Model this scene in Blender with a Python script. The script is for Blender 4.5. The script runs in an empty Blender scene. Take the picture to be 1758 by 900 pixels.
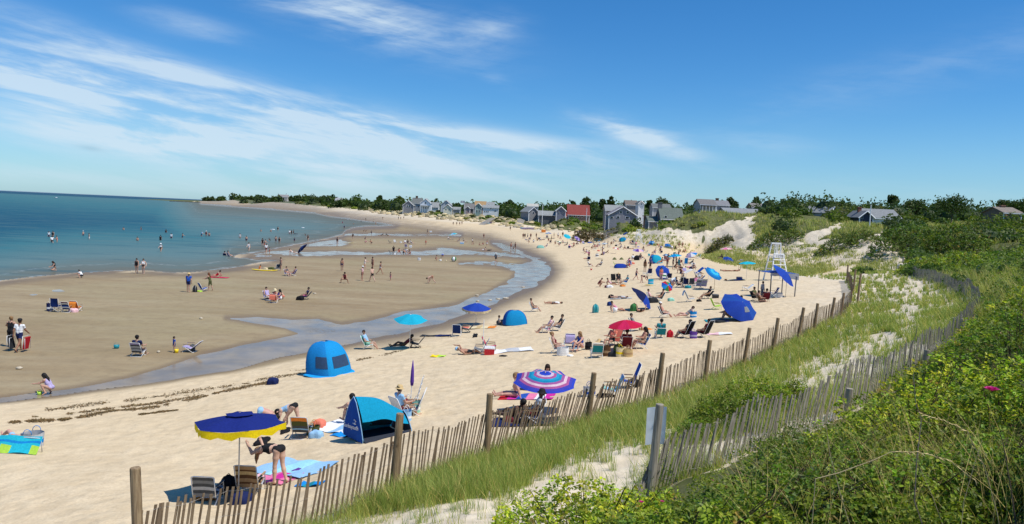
import bpy, math, random
import numpy as np
from mathutils import Vector, Matrix, Quaternion
random.seed(7); RNG = np.random.default_rng(7)
scene = bpy.context.scene
COL = scene.collection
# ------------------------------------------------------------------ camera
HC, FPX, CX, CY = 8.6, 1280.0, 879.0, 450.0
PITCH, ROLL = math.atan(83.9/FPX), math.radians(2.54)
_F = Vector((0, math.cos(PITCH), -math.sin(PITCH)))
_U0 = Vector((0, math.sin(PITCH), math.cos(PITCH))); _R0 = Vector((1, 0, 0))
_R = _R0*math.cos(ROLL)+_U0*math.sin(ROLL); _U = _U0*math.cos(ROLL)-_R0*math.sin(ROLL)
cam = bpy.data.cameras.new('camera'); cam.sensor_width = 36; cam.lens = 36*FPX/1758
cam.clip_start = .05; cam.clip_end = 90000
cam_o = bpy.data.objects.new('camera', cam); COL.objects.link(cam_o)
M3 = Matrix((_R, _U, -_F)).transposed()
cam_o.matrix_world = Matrix.Translation((0, 0, HC)) @ M3.to_4x4()
scene.camera = cam_o
scene.view_settings.view_transform = 'Standard'; scene.view_settings.look = 'None'
scene.view_settings.exposure = 0.1; scene.view_settings.gamma = 1; scene.view_settings.use_curve_mapping = False
# ------------------------------------------------------------------ sun and sky
SUN_AZ, SUN_EL = math.radians(118), math.radians(61)
SUN_STRENGTH, SKY_STRENGTH = 4.2, 0.115
to_sun = Vector((math.sin(SUN_AZ)*math.cos(SUN_EL), math.cos(SUN_AZ)*math.cos(SUN_EL), math.sin(SUN_EL)))
sl = bpy.data.lights.new('sun', 'SUN'); sl.energy = SUN_STRENGTH; sl.angle = math.radians(.53); sl.color = (1, .955, .88)
so = bpy.data.objects.new('sun', sl); COL.objects.link(so)
so.rotation_euler = to_sun.to_track_quat('Z', 'Y').to_euler(); so.location = (0, 0, 60)
scene.cycles.max_bounces = 6; scene.cycles.transparent_max_bounces = 8
scene.cycles.use_denoising = True

class NT:
    """small node-graph helper"""
    def __init__(s, tree): s.t = tree; s.n = tree.nodes; s.l = tree.links
    def put(s, sock, v):
        if v is None: return
        if isinstance(v, bpy.types.NodeSocket): s.l.new(v, sock)
        elif isinstance(v, (tuple, list)) and len(v) == 3 and len(sock.default_value) == 4: sock.default_value = (*v, 1)
        else: sock.default_value = v
    def node(s, ty, ins=None, **pr):
        n = s.n.new(ty)
        for k, v in pr.items(): setattr(n, k, v)
        for k, v in (ins or {}).items(): s.put(n.inputs[k], v)
        return n
    def m(s, op, a, b=None, c=None, clamp=False):
        n = s.node('ShaderNodeMath', operation=op, use_clamp=clamp)
        for i, v in enumerate((a, b, c)): s.put(n.inputs[i], v)
        return n.outputs[0]
    def mr(s, v, a, b, c=0., d=1., ty='SMOOTHSTEP'):
        n = s.node('ShaderNodeMapRange', interpolation_type=ty)
        for i, x in enumerate((v, a, b, c, d)): s.put(n.inputs[i], x)
        return n.outputs[0]
    def mix(s, f, a, b, bt='MIX'):
        n = s.node('ShaderNodeMix', data_type='RGBA', blend_type=bt)
        s.put(n.inputs[0], f); s.put(n.inputs[6], a); s.put(n.inputs[7], b); return n.outputs[2]
    def noise(s, vec, scale, detail=3., rough=.55, dist=0.):
        return s.node('ShaderNodeTexNoise', {'Vector': vec, 'Scale': scale, 'Detail': detail, 'Roughness': rough, 'Distortion': dist}).outputs['Fac']
    def mapping(s, vec, loc=(0, 0, 0), rot=(0, 0, 0), sc=(1, 1, 1)):
        return s.node('ShaderNodeMapping', {'Vector': vec, 'Location': loc, 'Rotation': rot, 'Scale': sc}).outputs[0]
    def attr(s, name, out='Fac'): return s.node('ShaderNodeAttribute', attribute_name=name).outputs[out]
    def comb(s, x, y, z):
        n = s.node('ShaderNodeCombineXYZ')
        for i, v in enumerate((x, y, z)): s.put(n.inputs[i], v)
        return n.outputs[0]
    def bump(s, h, strength=.5, dist=.02, nrm=None):
        return s.node('ShaderNodeBump', {'Height': h, 'Strength': strength, 'Distance': dist, 'Normal': nrm}).outputs[0]
    def coord(s, o='Object'): return s.node('ShaderNodeTexCoord').outputs[o]
    def pos(s): return s.node('ShaderNodeNewGeometry').outputs['Position']

def new_mat(name):
    m = bpy.data.materials.new(name); m.use_nodes = True
    nt = NT(m.node_tree); nt.n.clear()
    out = nt.node('ShaderNodeOutputMaterial')
    return m, nt, out

# sky: Nishita plus wind-drawn cirrus described by direction
world = bpy.data.worlds.new('World'); scene.world = world; world.use_nodes = True
w = NT(world.node_tree); w.n.clear()
wo = w.node('ShaderNodeOutputWorld'); bg = w.node('ShaderNodeBackground', {'Strength': SKY_STRENGTH})
sky = w.node('ShaderNodeTexSky', sky_type='NISHITA', sun_disc=False, sun_elevation=SUN_EL, sun_rotation=SUN_AZ,
             altitude=0, air_density=1.0, dust_density=.25, ozone_density=2.2)
gen = w.coord('Generated')
sx = w.node('ShaderNodeSeparateXYZ', {0: gen})
X, Y, Z = sx.outputs
az = w.m('ARCTAN2', X, Y)                      # radians, 0 ahead, + right
el = w.m('ARCSINE', Z)
def blob(a0, e0, ra, re, rot, p=1.0):
    """soft elliptic patch of cloud around a direction"""
    da = w.m('SUBTRACT', az, a0); de = w.m('SUBTRACT', el, e0)
    c, s_ = math.cos(rot), math.sin(rot)
    u = w.m('ADD', w.m('MULTIPLY', da, c), w.m('MULTIPLY', de, s_)); v = w.m('SUBTRACT', w.m('MULTIPLY', de, c), w.m('MULTIPLY', da, s_))
    q = w.m('ADD', w.m('POWER', w.m('ABSOLUTE', w.m('DIVIDE', u, ra)), 2), w.m('POWER', w.m('ABSOLUTE', w.m('DIVIDE', v, re)), 2))
    return w.m('MULTIPLY', w.m('EXPONENT', w.m('MULTIPLY', q, -1.)), p)
def streak(rot, fine, seed, along=2.2, across=14.):
    v = w.comb(w.m('MULTIPLY', az, 1.), w.m('MULTIPLY', el, 1.), seed)
    v = w.mapping(v, rot=(0, 0, -rot)); v = w.mapping(v, sc=(along, across, 1))
    return w.noise(v, fine, 7., .62, .35)
def D(px, py):
    d = _F+_R*((px-CX)/FPX)+_U*((CY-py)/FPX); d.normalize()
    return math.atan2(d.x, d.y), math.asin(d.z)
def BL(px, py, rx, ry, slope, p):
    a, e = D(px, py); return blob(a, e, rx/FPX, ry/FPX, -math.radians(slope), p)
def addall(L):
    r = L[0]
    for q in L[1:]: r = w.m('ADD', r, q)
    return r
n1 = streak(-.16, 1.6, 1.3); n2 = streak(-.10, 5.0, 4.7, 1.4, 9.); n3 = streak(.2, 2.2, 9.1, 1.6, 8.)
bandA = addall([BL(210, 185, 300, 50, 13, 1.25), BL(560, 215, 330, 34, 9, 1.25), BL(880, 248, 190, 18, 5, 1.25), BL(720, 225, 260, 20, 9, .6), BL(330, 130, 200, 16, 14, .5),
                BL(120, 150, 200, 40, 16, .45), BL(260, 250, 420, 22, 4, .55), BL(60, 300, 320, 14, 2, .38), BL(780, 300, 210, 34, 8, .36), BL(450, 280, 420, 40, 5, .34)])
bandB = addall([BL(660, 40, 150, 38, 10, .8), BL(540, 8, 120, 22, 6, .55), BL(840, 48, 50, 20, -10, .5), BL(330, 45, 70, 16, 8, .4),
                BL(1065, 222, 75, 17, 10, 1.0), BL(1140, 250, 75, 15, 18, .8), BL(1310, 245, 90, 18, 8, .2), BL(850, 135, 40, 10, 25, .15),
                BL(1640, 105, 330, 34, -13, .17), BL(180, 90, 220, 22, 14, .26), BL(1560, 330, 380, 16, 4, .12)])
ca = w.m('MULTIPLY', bandA, w.mr(w.m('ADD', w.m('MULTIPLY', n1, .6), w.m('MULTIPLY', n2, .4)), .38, .62, .10, 1.))
cb = w.m('MULTIPLY', bandB, w.mr(w.m('ADD', w.m('MULTIPLY', n3, .5), w.m('MULTIPLY', n2, .5)), .37, .68, .05, 1.35))
cl = w.m('MINIMUM', w.m('MULTIPLY', w.m('ADD', ca, cb), .86), .78)
hz = w.mr(el, 0., .40, 0., 1., 'LINEAR'); h0 = w.mr(el, -.02, .16, 0., 1.)
hs = w.node('ShaderNodeHueSaturation', {'Hue': .5, 'Saturation': w.m('ADD', .74, w.m('MULTIPLY', h0, .54)), 'Value': 1.0, 'Color': sky.outputs[0]}).outputs[0]
skyc = w.mix(hz, w.mix(1., hs, (.50, .78, 1.06), 'MULTIPLY'), w.mix(1., hs, (.40, .80, 1.02), 'MULTIPLY'))
dusk = blob(D(155, 255)[0], D(155, 255)[1], 16/FPX, 4/FPX, -.1, .5)
cloudc = w.mix(dusk, (5.4, 6.5, 7.4), (2.4, 3.1, 4.0))
skyf = w.mix(w.m('MAXIMUM', cl, dusk), skyc, cloudc)
w.put(bg.inputs[0], skyf); w.l.new(bg.outputs[0], wo.inputs[0])

# ------------------------------------------------------------------ pixel helpers
def hor(px): return 327+.0444*px
def ray(px, py): return _F+_R*((px-CX)/FPX)+_U*((CY-py)/FPX)
def on_plane(px, py, z):
    d = ray(px, py); t = (z-HC)/d.z
    return Vector((d.x*t, d.y*t, z))
def project(P):
    """N x 3 -> pixel u, v"""
    P = np.asarray(P, float)-np.array((0, 0, HC))
    f = P @ np.array(_F); a = P @ np.array(_R)/f; b = P @ np.array(_U)/f
    return CX+FPX*a, CY-FPX*b

# ------------------------------------------------------------------ value noise in numpy
_tab = RNG.random((256, 256))
def vnoise(x, y):
    xi = np.floor(x).astype(int); yi = np.floor(y).astype(int); fx = x-xi; fy = y-yi
    fx = fx*fx*(3-2*fx); fy = fy*fy*(3-2*fy)
    g = lambda i, j: _tab[i & 255, j & 255]
    return (g(xi, yi)*(1-fx)+g(xi+1, yi)*fx)*(1-fy)+(g(xi, yi+1)*(1-fx)+g(xi+1, yi+1)*fx)*fy
def fbm(x, y, o=4):
    r = 0; a = .5
    for i in range(o): r = r+a*vnoise(x*2**i+17*i, y*2**i+31*i); a *= .5
    return r/(1-.5**o)
def sdist(u, v, poly):
    """signed distance (pixels) to a polygon, negative inside"""
    P = np.array(poly, float); Q = np.roll(P, -1, 0)
    d = np.full(u.shape, 1e9); ins = np.zeros(u.shape, bool)
    for (ax, ay), (bx, by) in zip(P, Q):
        ex, ey = bx-ax, by-ay
        t = np.clip(((u-ax)*ex+(v-ay)*ey)/(ex*ex+ey*ey+1e-9), 0, 1)
        d = np.minimum(d, (u-ax-t*ex)**2+(v-ay-t*ey)**2)
        c = ((ay > v) != (by > v)); 
        with np.errstate(divide='ignore', invalid='ignore'):
            xc = ax+(v-ay)*ex/np.where(ey == 0, 1e-9, ey)
        ins ^= c & (u < xc)
    d = np.sqrt(d); return np.where(ins, -d, d)
def sstep(a, b, x):
    t = np.clip((x-a)/(b-a), 0, 1); return t*t*(3-2*t)

# ------------------------------------------------------------------ object helpers
def link(o, parent=None):
    COL.objects.link(o)
    if parent: o.parent = parent
    return o
def tag(o, label=None, cat=None, group=None, kind=None):
    if label: o['label'] = label
    if cat: o['category'] = cat
    if group: o['group'] = group
    if kind: o['kind'] = kind
    return o
def empty(name, loc, rz=0, scale=1):
    o = bpy.data.objects.new(name, None); o.empty_display_size = .2
    o.location = loc; o.rotation_euler = (0, 0, rz); o.scale = (scale,)*3
    return link(o)
def np_mesh(name, V, Fq, mats, midx=None, attrs=None, smooth=False, cols=None):
    me = bpy.data.meshes.new(name); V = np.asarray(V, np.float32); Fq = np.asarray(Fq, np.int32)
    k = Fq.shape[1]; n = len(Fq)
    me.vertices.add(len(V)); me.vertices.foreach_set('co', V.ravel())
    me.loops.add(n*k); me.loops.foreach_set('vertex_index', Fq.ravel())
    me.polygons.add(n); me.polygons.foreach_set('loop_start', np.arange(0, n*k, k, dtype=np.int32))
    if midx is not None: me.polygons.foreach_set('material_index', np.asarray(midx, np.int32))
    me.polygons.foreach_set('use_smooth', np.full(n, bool(smooth)))
    for a, vals in (attrs or {}).items():
        at = me.attributes.new(a, 'FLOAT', 'POINT'); at.data.foreach_set('value', np.asarray(vals, np.float32).ravel())
    if cols is not None:
        at = me.attributes.new('col', 'FLOAT_COLOR', 'POINT')
        c = np.ones((len(V), 4), np.float32); c[:, :3] = cols; at.data.foreach_set('color', c.ravel())
    for m in mats: me.materials.append(m)
    me.update(calc_edges=True)
    return me
class MB:
    def __init__(s): s.v = []; s.f = []; s.m = []
    def add(s, vs, fs, m=0):
        b = len(s.v); s.v += [tuple(q) for q in vs]; s.f += [tuple(i+b for i in f) for f in fs]; s.m += [m]*len(fs); return s
    def box(s, c, d, rot=None, m=0, taper=1.):
        R = rot or Matrix.Identity(3); c = Vector(c)
        vs = [c+R@Vector((x*d[0]/2*(taper if z > 0 else 1), y*d[1]/2*(taper if z > 0 else 1), z*d[2]/2)) for z in (-1, 1) for x, y in ((-1, -1), (1, -1), (1, 1), (-1, 1))]
        return s.add(vs, [(3, 2, 1, 0), (4, 5, 6, 7), (0, 1, 5, 4), (1, 2, 6, 5), (2, 3, 7, 6), (3, 0, 4, 7)], m)
    def path(s, pts, r, n=6, m=0, closed=False, cap=True):
        pts = [Vector(p) for p in pts]; N = len(pts); rs = r if isinstance(r, (list, tuple)) else [r]*N
        vs = []; up = None
        for i, p in enumerate(pts):
            a = pts[(i+1) % N] if (closed or i < N-1) else p; b = pts[i-1] if (closed or i > 0) else p
            t = (a-b); t = t.normalized() if t.length > 1e-9 else Vector((0, 0, 1))
            if up is None: up = Vector((0, 0, 1)) if abs(t.z) < .9 else Vector((1, 0, 0))
            x = t.cross(up).normalized() if t.cross(up).length > 1e-6 else Vector((1, 0, 0)); y = x.cross(t).normalized(); up = y
            vs += [p+(x*math.cos(q)+y*math.sin(q))*rs[i] for q in (2*math.pi*k/n for k in range(n))]
        fs = []
        for i in range(N if closed else N-1):
            j = (i+1) % N
            fs += [(i*n+k, i*n+(k+1) % n, j*n+(k+1) % n, j*n+k) for k in range(n)]
        if cap and not closed: fs += [tuple(range(n-1, -1, -1)), tuple(range((N-1)*n, N*n))]
        return s.add(vs, fs, m)
    def grid(s, fn, nu, nv, m=0, closeu=False):
        vs = [fn(i/nu, j/nv) for j in range(nv+1) for i in range(nu+(0 if closeu else 1))]; k = nu if closeu else nu+1
        fs = [(j*k+i, j*k+(i+1) % k, (j+1)*k+(i+1) % k, (j+1)*k+i) for j in range(nv) for i in range(nu)]
        if callable(m):
            b = len(s.v); s.v += [tuple(q) for q in vs]; s.f += [tuple(i+b for i in f) for f in fs]
            s.m += [m((i+.5)/nu, (j+.5)/nv) for j in range(nv) for i in range(nu)]; return s
        return s.add(vs, fs, m)
    def lathe(s, prof, c=(0, 0, 0), n=16, m=0):
        c = Vector(c)
        return s.grid(lambda u, v: c+Vector((prof[round(v*(len(prof)-1))][0]*math.cos(2*math.pi*u), prof[round(v*(len(prof)-1))][0]*math.sin(2*math.pi*u), prof[round(v*(len(prof)-1))][1])), n, len(prof)-1, m, True)
    def mesh(s, name, mats, smooth=False):
        me = bpy.data.meshes.new(name); me.from_pydata(s.v, [], s.f)
        for m in (mats if isinstance(mats, (list, tuple)) else [mats]): me.materials.append(m)
        me.polygons.foreach_set('material_index', s.m)
        me.polygons.foreach_set('use_smooth', [bool(smooth)]*len(s.f)); me.update(); return me
    def build(s, name, mats, parent=None, smooth=False):
        return link(bpy.data.objects.new(name, s.mesh(name, mats, smooth)), parent)
def mobj(name, me, parent=None): return link(bpy.data.objects.new(name, me), parent)

# ------------------------------------------------------------------ simple materials
_mc = {}
def mat(col, rough=.7, var=.12, scale=14., spec=.3, metal=0., sheen=0., trans=0., bump=0.):
    """procedural surface: base colour with mottled wear"""
    if isinstance(col, str): col = PAL[col]
    key = (tuple(col), rough, var, scale, spec, metal, trans, bump)
    if key in _mc: return _mc[key]
    m, nt, out = new_mat('surface_%02d' % len(_mc)); c = nt.coord()
    f = nt.noise(c, scale, 3., .6)
    lo = tuple(x*(1-var) for x in col); hi = tuple(min(1, x*(1+var)) for x in col)
    base = nt.mix(nt.mr(f, .3, .7), lo, hi)
    p = nt.node('ShaderNodeBsdfPrincipled', {'Base Color': base, 'Roughness': rough, 'Specular IOR Level': spec, 'Metallic': metal})
    if bump: nt.put(p.inputs['Normal'], nt.bump(nt.noise(c, scale*3, 3.), bump, .01))
    sh = p.outputs[0]
    if trans:
        t = nt.node('ShaderNodeBsdfTranslucent', {'Color': base})
        mx = nt.node('ShaderNodeMixShader', {0: trans, 1: sh, 2: t.outputs[0]}); sh = mx.outputs[0]
    nt.l.new(sh, out.inputs[0]); _mc[key] = m; return m
PAL = dict(black=(.012, .012, .014), char=(.03, .032, .036), navy=(.012, .02, .085), dblue=(.012, .035, .16), blue=(.02, .09, .42), royal=(.02, .065, .40),
 azure=(.01, .24, .62), cyan=(.015, .42, .6), teal=(.02, .25, .3), mint=(.3, .62, .5), green=(.05, .2, .06), olive=(.09, .1, .035), lime=(.45, .7, .08),
 yellow=(.85, .62, .02), cream=(.72, .6, .36), straw=(.58, .42, .2), orange=(.75, .24, .04), coral=(.72, .2, .13), red=(.5, .02, .03), crimson=(.55, .03, .09),
 maroon=(.14, .015, .025), pink=(.75, .2, .36), palepink=(.8, .5, .52), purple=(.12, .05, .3), lav=(.42, .36, .58), white=(.8, .8, .79), lgrey=(.5, .51, .52),
 grey=(.22, .23, .24), dgrey=(.08, .085, .09), brown=(.13, .065, .03), tan=(.42, .27, .14), lblue=(.3, .52, .75), steel=(.5, .5, .52), magenta=(.6, .03, .3),
 skin=(.5, .29, .2), skin2=(.42, .22, .14), skin3=(.3, .15, .09), skin4=(.1, .048, .03), pskin=(.6, .38, .28), pskin2=(.58, .33, .25),
 hairb=(.025, .014, .009), hairk=(.009, .008, .008), hairl=(.26, .15, .065), hairg=(.3, .29, .28), hairr=(.16, .06, .025), wood=(.25, .165, .09), gwood=(.2, .175, .14))
# ================================================================== TERRAIN
EDGE = [(340, 349), (400, 353), (470, 358), (540, 364), (600, 374), (680, 386), (740, 394), (800, 404), (840, 411), (880, 423), (920, 436), (942, 450), (951, 464), (942, 480), (915, 498), (870, 518), (820, 541), (760, 560), (700, 575), (640, 588), (560, 606), (500, 622), (400, 638), (300, 655), (200, 670), (100, 684), (0, 694), (-300, 730), (-900, 790)]
SHORE = [(-900, 620), (-300, 520), (0, 482), (60, 474), (140, 467), (200, 464), (250, 464), (300, 468), (335, 467), (370, 462), (420, 456), (475, 446), (440, 444.5), (404, 439.5), (412, 436.5), (450, 430.5), (480, 424.5), (520, 417), (560, 410), (588, 403), (593, 396), (606, 391), (628, 388.6), (676, 387.2), (652, 381.6), (628, 379), (601, 374.8), (567, 371), (540, 365), (470, 359), (400, 354), (345, 349.6)]
SEA_POLY = SHORE + [(300, 300), (-1600, 150), (-1600, 660)]
FLAT_POLY = EDGE + [(-1500, 800), (-1500, 560)] + SHORE[:24]+SHORE[24:]
POOLS = [
 [(404, 431.8), (460, 430.6), (560, 431.8), (673, 434), (725, 430), (760, 427), (830, 431), (880, 436), (905, 440), (900, 444), (830, 437.5), (720, 437), (560, 438), (480, 438), (404, 436.8)],
 [(464, 424), (500, 417.5), (545, 412.5), (585, 413), (600, 417), (588, 420.5), (520, 422.5)],
 [(530, 407), (590, 401), (700, 402), (790, 404.2), (700, 404.6), (600, 404.6), (560, 408)],
 [(845, 418), (862, 419), (885, 428), (905, 438), (930, 447), (944, 458), (946, 467), (934, 480), (912, 493), (886, 504), (850, 520), (800, 540), (740, 558), (700, 569), (640, 581), (578, 594), (480, 613), (400, 633), (300, 650), (205, 664), (120, 676), (0, 690), (-60, 692), (0, 684), (121, 668), (215, 650), (275, 634), (345, 609), (410, 594), (480, 582), (520, 573), (490, 562), (430, 553), (388, 546), (440, 545), (500, 549), (548, 549), (585, 556), (627, 551), (675, 540), (734, 531), (782, 522), (835, 505), (850, 496), (877, 481), (888, 465), (850, 456), (790, 452), (848, 451), (880, 457), (900, 452), (912, 447), (890, 437), (862, 428)],
 [(43, 506), (56, 504.5), (69, 506), (56, 507.5)], [(91, 499.6), (102, 498.6), (113, 499.8), (102, 501)]]
BLUFF_SAND = [(1078, 398), (1120, 393), (1200, 399), (1229, 392), (1257, 377), (1295, 373), (1287, 395), (1300, 412), (1345, 402), (1346, 409), (1400, 397), (1441, 384), (1449, 387), (1420, 402), (1406, 413), (1440, 412), (1460, 420), (1490, 408), (1521, 397), (1530, 427), (1565, 436), (1549, 446), (1498, 441), (1460, 432), (1406, 423), (1352, 424), (1305, 430), (1263, 425), (1200, 413), (1150, 407), (1078, 405)]
SAND_TOP = [(330, 347), (414, 349.8), (505, 352), (562, 355.5), (620, 361), (700, 368), (760, 374), (820, 378), (870, 384), (930, 391), (990, 397), (1040, 402), (1080, 412), (1120, 420), (1160, 429), (1200, 439), (1240, 452), (1290, 463), (1340, 469), (1380, 473), (1420, 466), (1450, 459), (1468, 452)]
BEACH_POLY = SAND_TOP + [(1466, 470), (1470, 500), (1456, 540), (1432, 575), (1404, 596), (1378, 612), (1335, 636), (1283, 662), (1215, 698), (1136, 738), (1017, 778), (840, 850), (687, 905), (500, 960), (-900, 1200), (-1500, 800)] + EDGE[::-1]
_fence1 = [(100, 10.2, 2.3), (232, 11.5, 2.4), (687, 15.5, 2.5), (840, 18.5, 2.3), (1017, 22.5, 2.2), (1136, 25, 2.3), (1215, 28.5, 2.3), (1283, 32, 2.3), (1335, 35.5, 2.4), (1378, 39, 2.5), (1404, 42, 2.6), (1432, 45, 2.7), (1450, 48, 2.8), (1466, 55, 2.9), (1463, 68, 3.0), (1455, 80, 3.0)]
_fence2 = [(1060, 13.1, 2.95), (1132, 13.7, 3.3), (1290, 14.3, 4.1), (1457, 15.5, 4.5), (1590, 19, 4.8), (1655, 24, 4.9), (1686, 31, 4.9), (1674, 40, 4.7), (1663, 48, 4.4), (1610, 62, 4.1), (1560, 80, 3.9)]
_ctl = []
def cz(*L):
    for px, py, z in L:
        _ctl.append((px, math.log((HC-z)*FPX/(py-hor(px))), z))
def cd(*L):
    for px, d, z in L: _ctl.append((px, math.log(d), z))
cz(*[(x, y, .12) for x, y in EDGE[:-2]])
cz(*[(x, y, .1) for x, y in SHORE if -400 < x < 680])
cd((0, 90, -.5), (0, 160, -2), (0, 600, -5), (0, 2500, -6), (-400, 90, -1.5), (-400, 400, -5), (-400, 2500, -6), (240, 110, -.5), (240, 220, -2), (250, 800, -4), (420, 160, -.6), (450, 350, -1.5), (500, 300, -.7), (420, 800, -1.5), (330, 1200, -1), (200, 2000, -3), (300, 2000, -1.2), (340, 1760, .3), (520, 500, -.8))
cz((0, 720, .45), (0, 780, .9), (0, 890, 1.3), (200, 720, .55), (200, 800, 1.0), (200, 895, 1.6), (-300, 800, .6), (-300, 900, 1.0), (400, 690, .6), (400, 760, .9), (400, 870, 1.3), (560, 640, .5), (560, 760, 1.1), (560, 820, 1.4), (700, 620, .6), (700, 700, 1.1), (800, 600, .7), (800, 690, 1.4), (930, 560, .9), (930, 640, 1.4), (930, 710, 1.7), (1060, 520, 1.0), (1060, 600, 1.6), (1060, 670, 2.0), (1000, 470, .6), (1000, 430, .9), (1100, 450, 1.3), (1150, 500, 1.6), (1200, 560, 1.9), (1200, 470, 1.7), (1280, 520, 2.2), (1280, 470, 2.1), (1330, 518, 2.4), (1380, 500, 2.6), (1400, 480, 2.7), (1330, 475, 2.5), (1200, 440, 2.0), (1100, 417, 1.9), (1040, 408, 1.9), (1000, 400, 1.9), (930, 396, 1.8), (870, 389, 1.7), (790, 379, 1.7), (700, 372, 1.6), (600, 363, 1.4), (500, 355, 1.3), (420, 351.5, 1.2))
cd(*_fence1); cd(*_fence2)
cd((0, 12.5, 1.7), (400, 10, 3.2), (-300, 12, 1.2), (700, 14, 2.8), (700, 9.5, 4.0), (900, 13, 3.2), (900, 10, 4.2), (1000, 15.5, 3.0), (1100, 19, 2.8), (1240, 17.5, 3.3), (1300, 22, 3.0), (1350, 17, 3.9), (1500, 26, 3.6), (1450, 30, 3.0), (1500, 45, 3.2), (1590, 40, 4.0), (1550, 60, 3.6), (1490, 85, 3.2), (1590, 28, 4.3), (1520, 100, 3.4), (1620, 90, 4.6))
cd((200, 5, 4.6), (-200, 6, 3.5), (400, 4, 5.4), (600, 4, 5.5), (879, 3, 6.1), (879, 6, 5.5), (1100, 5, 5.9), (1100, 9, 4.6), (1300, 6, 6.0), (1300, 10, 5.0), (1500, 7, 6.0), (1500, 11, 5.0), (1700, 8, 6.2), (1758, 14, 6.3), (1700, 18, 5.4), (1758, 24, 6.0), (1740, 34, 5.9), (1758, 45, 5.9), (1758, 70, 5.7), (1700, 60, 5.2), (1690, 100, 5.0), (1900, 10, 6.6), (2200, 10, 7), (2200, 40, 7.5), (2200, 100, 9), (879, 1.9, 6.6), (300, 1.9, 6.2), (1500, 1.9, 6.6), (-1000, 4, 3.4), (-1000, 12, .8), (-1000, 30, .1))
# bluff crest and the land behind it
cd((640, 640, 6), (700, 520, 7), (760, 490, 7), (850, 430, 6.6), (920, 330, 7), (985, 290, 7.4), (1060, 250, 7.9), (1140, 222, 7.4), (1200, 206, 8.2), (1250, 212, 9.9), (1290, 212, 10.7), (1322, 196, 10.1), (1370, 182, 9.4), (1445, 165, 9.1), (1480, 135, 7.2), (1525, 122, 6.6), (1560, 118, 5.6))
cz((1250, 429, 2.3), (1340, 441, 2.6), (1420, 451, 2.9), (1500, 456, 3.2), (1200, 421, 2.1), (1140, 412, 2.1), (1080, 405, 2.3))
cd((700, 900, 8), (1000, 600, 9), (1300, 400, 11), (1500, 250, 11), (1600, 180, 9.6), (1700, 210, 11.5), (1758, 150, 9), (1758, 110, 7), (1640, 140, 7.6), (1500, 600, 13), (1758, 400, 14), (1900, 200, 12), (900, 1500, 9), (500, 2200, 9), (420, 2300, 9), (420, 1720, 12.5), (480, 1450, 11.5), (540, 1150, 14), (600, 960, 9), (640, 900, 8), (600, 2600, 9), (1200, 1500, 12), (1758, 1500, 16), (385, 1760, 8), (360, 1800, 3))
CT = np.array(_ctl); CTs = (CT[:, 0]-CX)/FPX; CTL = CT[:, 1]; CTz = CT[:, 2]
AS = 2.6  # weight of the sideways direction against log distance
def _phi(r2): return np.sqrt(r2+.0009)
_A = _phi(((CTs[:, None]-CTs[None])*AS)**2+(CTL[:, None]-CTL[None])**2)
_n = len(CTs); _P = np.stack([np.ones(_n), CTs, CTL], 1)
_W = np.linalg.solve(np.block([[_A+np.eye(_n)*-2e-3, _P], [_P.T, np.zeros((3, 3))]]), np.concatenate([CTz, np.zeros(3)]))
gS = np.linspace(-1.7, 1.7, 300); gL = np.linspace(math.log(1.8), math.log(2700), 300)
def rbf(s, L):
    out = np.empty(s.size); s = s.ravel(); L = L.ravel()
    for a in range(0, s.size, 20000):
        b = slice(a, a+20000)
        out[b] = _phi(((s[b, None]-CTs)*AS)**2+(L[b, None]-CTL)**2) @ _W[:_n]+_W[_n]+_W[_n+1]*s[b]+_W[_n+2]*L[b]
    return out
Zc = rbf(*np.meshgrid(gS, gL)).reshape(300, 300)
# fine grid
FS = np.concatenate([np.linspace(-1.7, -.78, 46)[:-1], np.linspace(-.78, .78, 1000), np.linspace(.78, 1.7, 46)[1:]])
FL = np.concatenate([np.linspace(math.log(1.8), math.log(9), 70)[:-1], np.linspace(math.log(9), math.log(420), 520)[:-1], np.linspace(math.log(420), math.log(2700), 190)])
def bil(Z, xs, ys, x, y):
    i = np.clip(np.searchsorted(xs, x)-1, 0, len(xs)-2); j = np.clip(np.searchsorted(ys, y)-1, 0, len(ys)-2)
    fx = np.clip((x-xs[i])/(xs[i+1]-xs[i]), 0, 1); fy = np.clip((y-ys[j])/(ys[j+1]-ys[j]), 0, 1)
    return (Z[j, i]*(1-fx)+Z[j, i+1]*fx)*(1-fy)+(Z[j+1, i]*(1-fx)+Z[j+1, i+1]*fx)*fy
S2, L2 = np.meshgrid(FS, FL); Yw = np.exp(L2); Xw = S2*Yw
Zb = bil(Zc, gS, gL, S2.ravel(), L2.ravel()).reshape(S2.shape)
# pixel position each ground point would have on the tidal flat's level
FLATZ = .12
u0, v0 = project(np.stack([Xw.ravel(), Yw.ravel(), np.full(Xw.size, FLATZ)], 1)); u0 = u0.reshape(Xw.shape); v0 = v0.reshape(Xw.shape)
near = (v0 > hor(u0)+1) & (Yw < 2300)
def sdfull(poly, u=None, v=None, mask=None):
    u = u0 if u is None else u; v = v0 if v is None else v; mask = near if mask is None else mask
    r = np.full(u.shape, 999.); r[mask] = sdist(u[mask], v[mask], poly); return r
jit = (fbm(Xw*.35+5, Yw*.18+3, 4)-.5)
jpx = jit*np.clip((v0-hor(u0))*.10, .5, 9)          # ragged water edges, a few pixels at most
sd_sea = sdfull(SEA_POLY)+jpx*.5
sd_flat = sdfull(FLAT_POLY)
sd_pool = np.minimum.reduce([sdfull(p) for p in POOLS])+jpx*1.3
relief = (fbm(Xw*.9, Yw*.5, 4)-.5)*.02
flat_m = 1-sstep(-6, 1.5, sd_flat)
Z = Zb.copy()
slope_up = FLATZ*sstep(-.3, 9, sd_sea)
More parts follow.
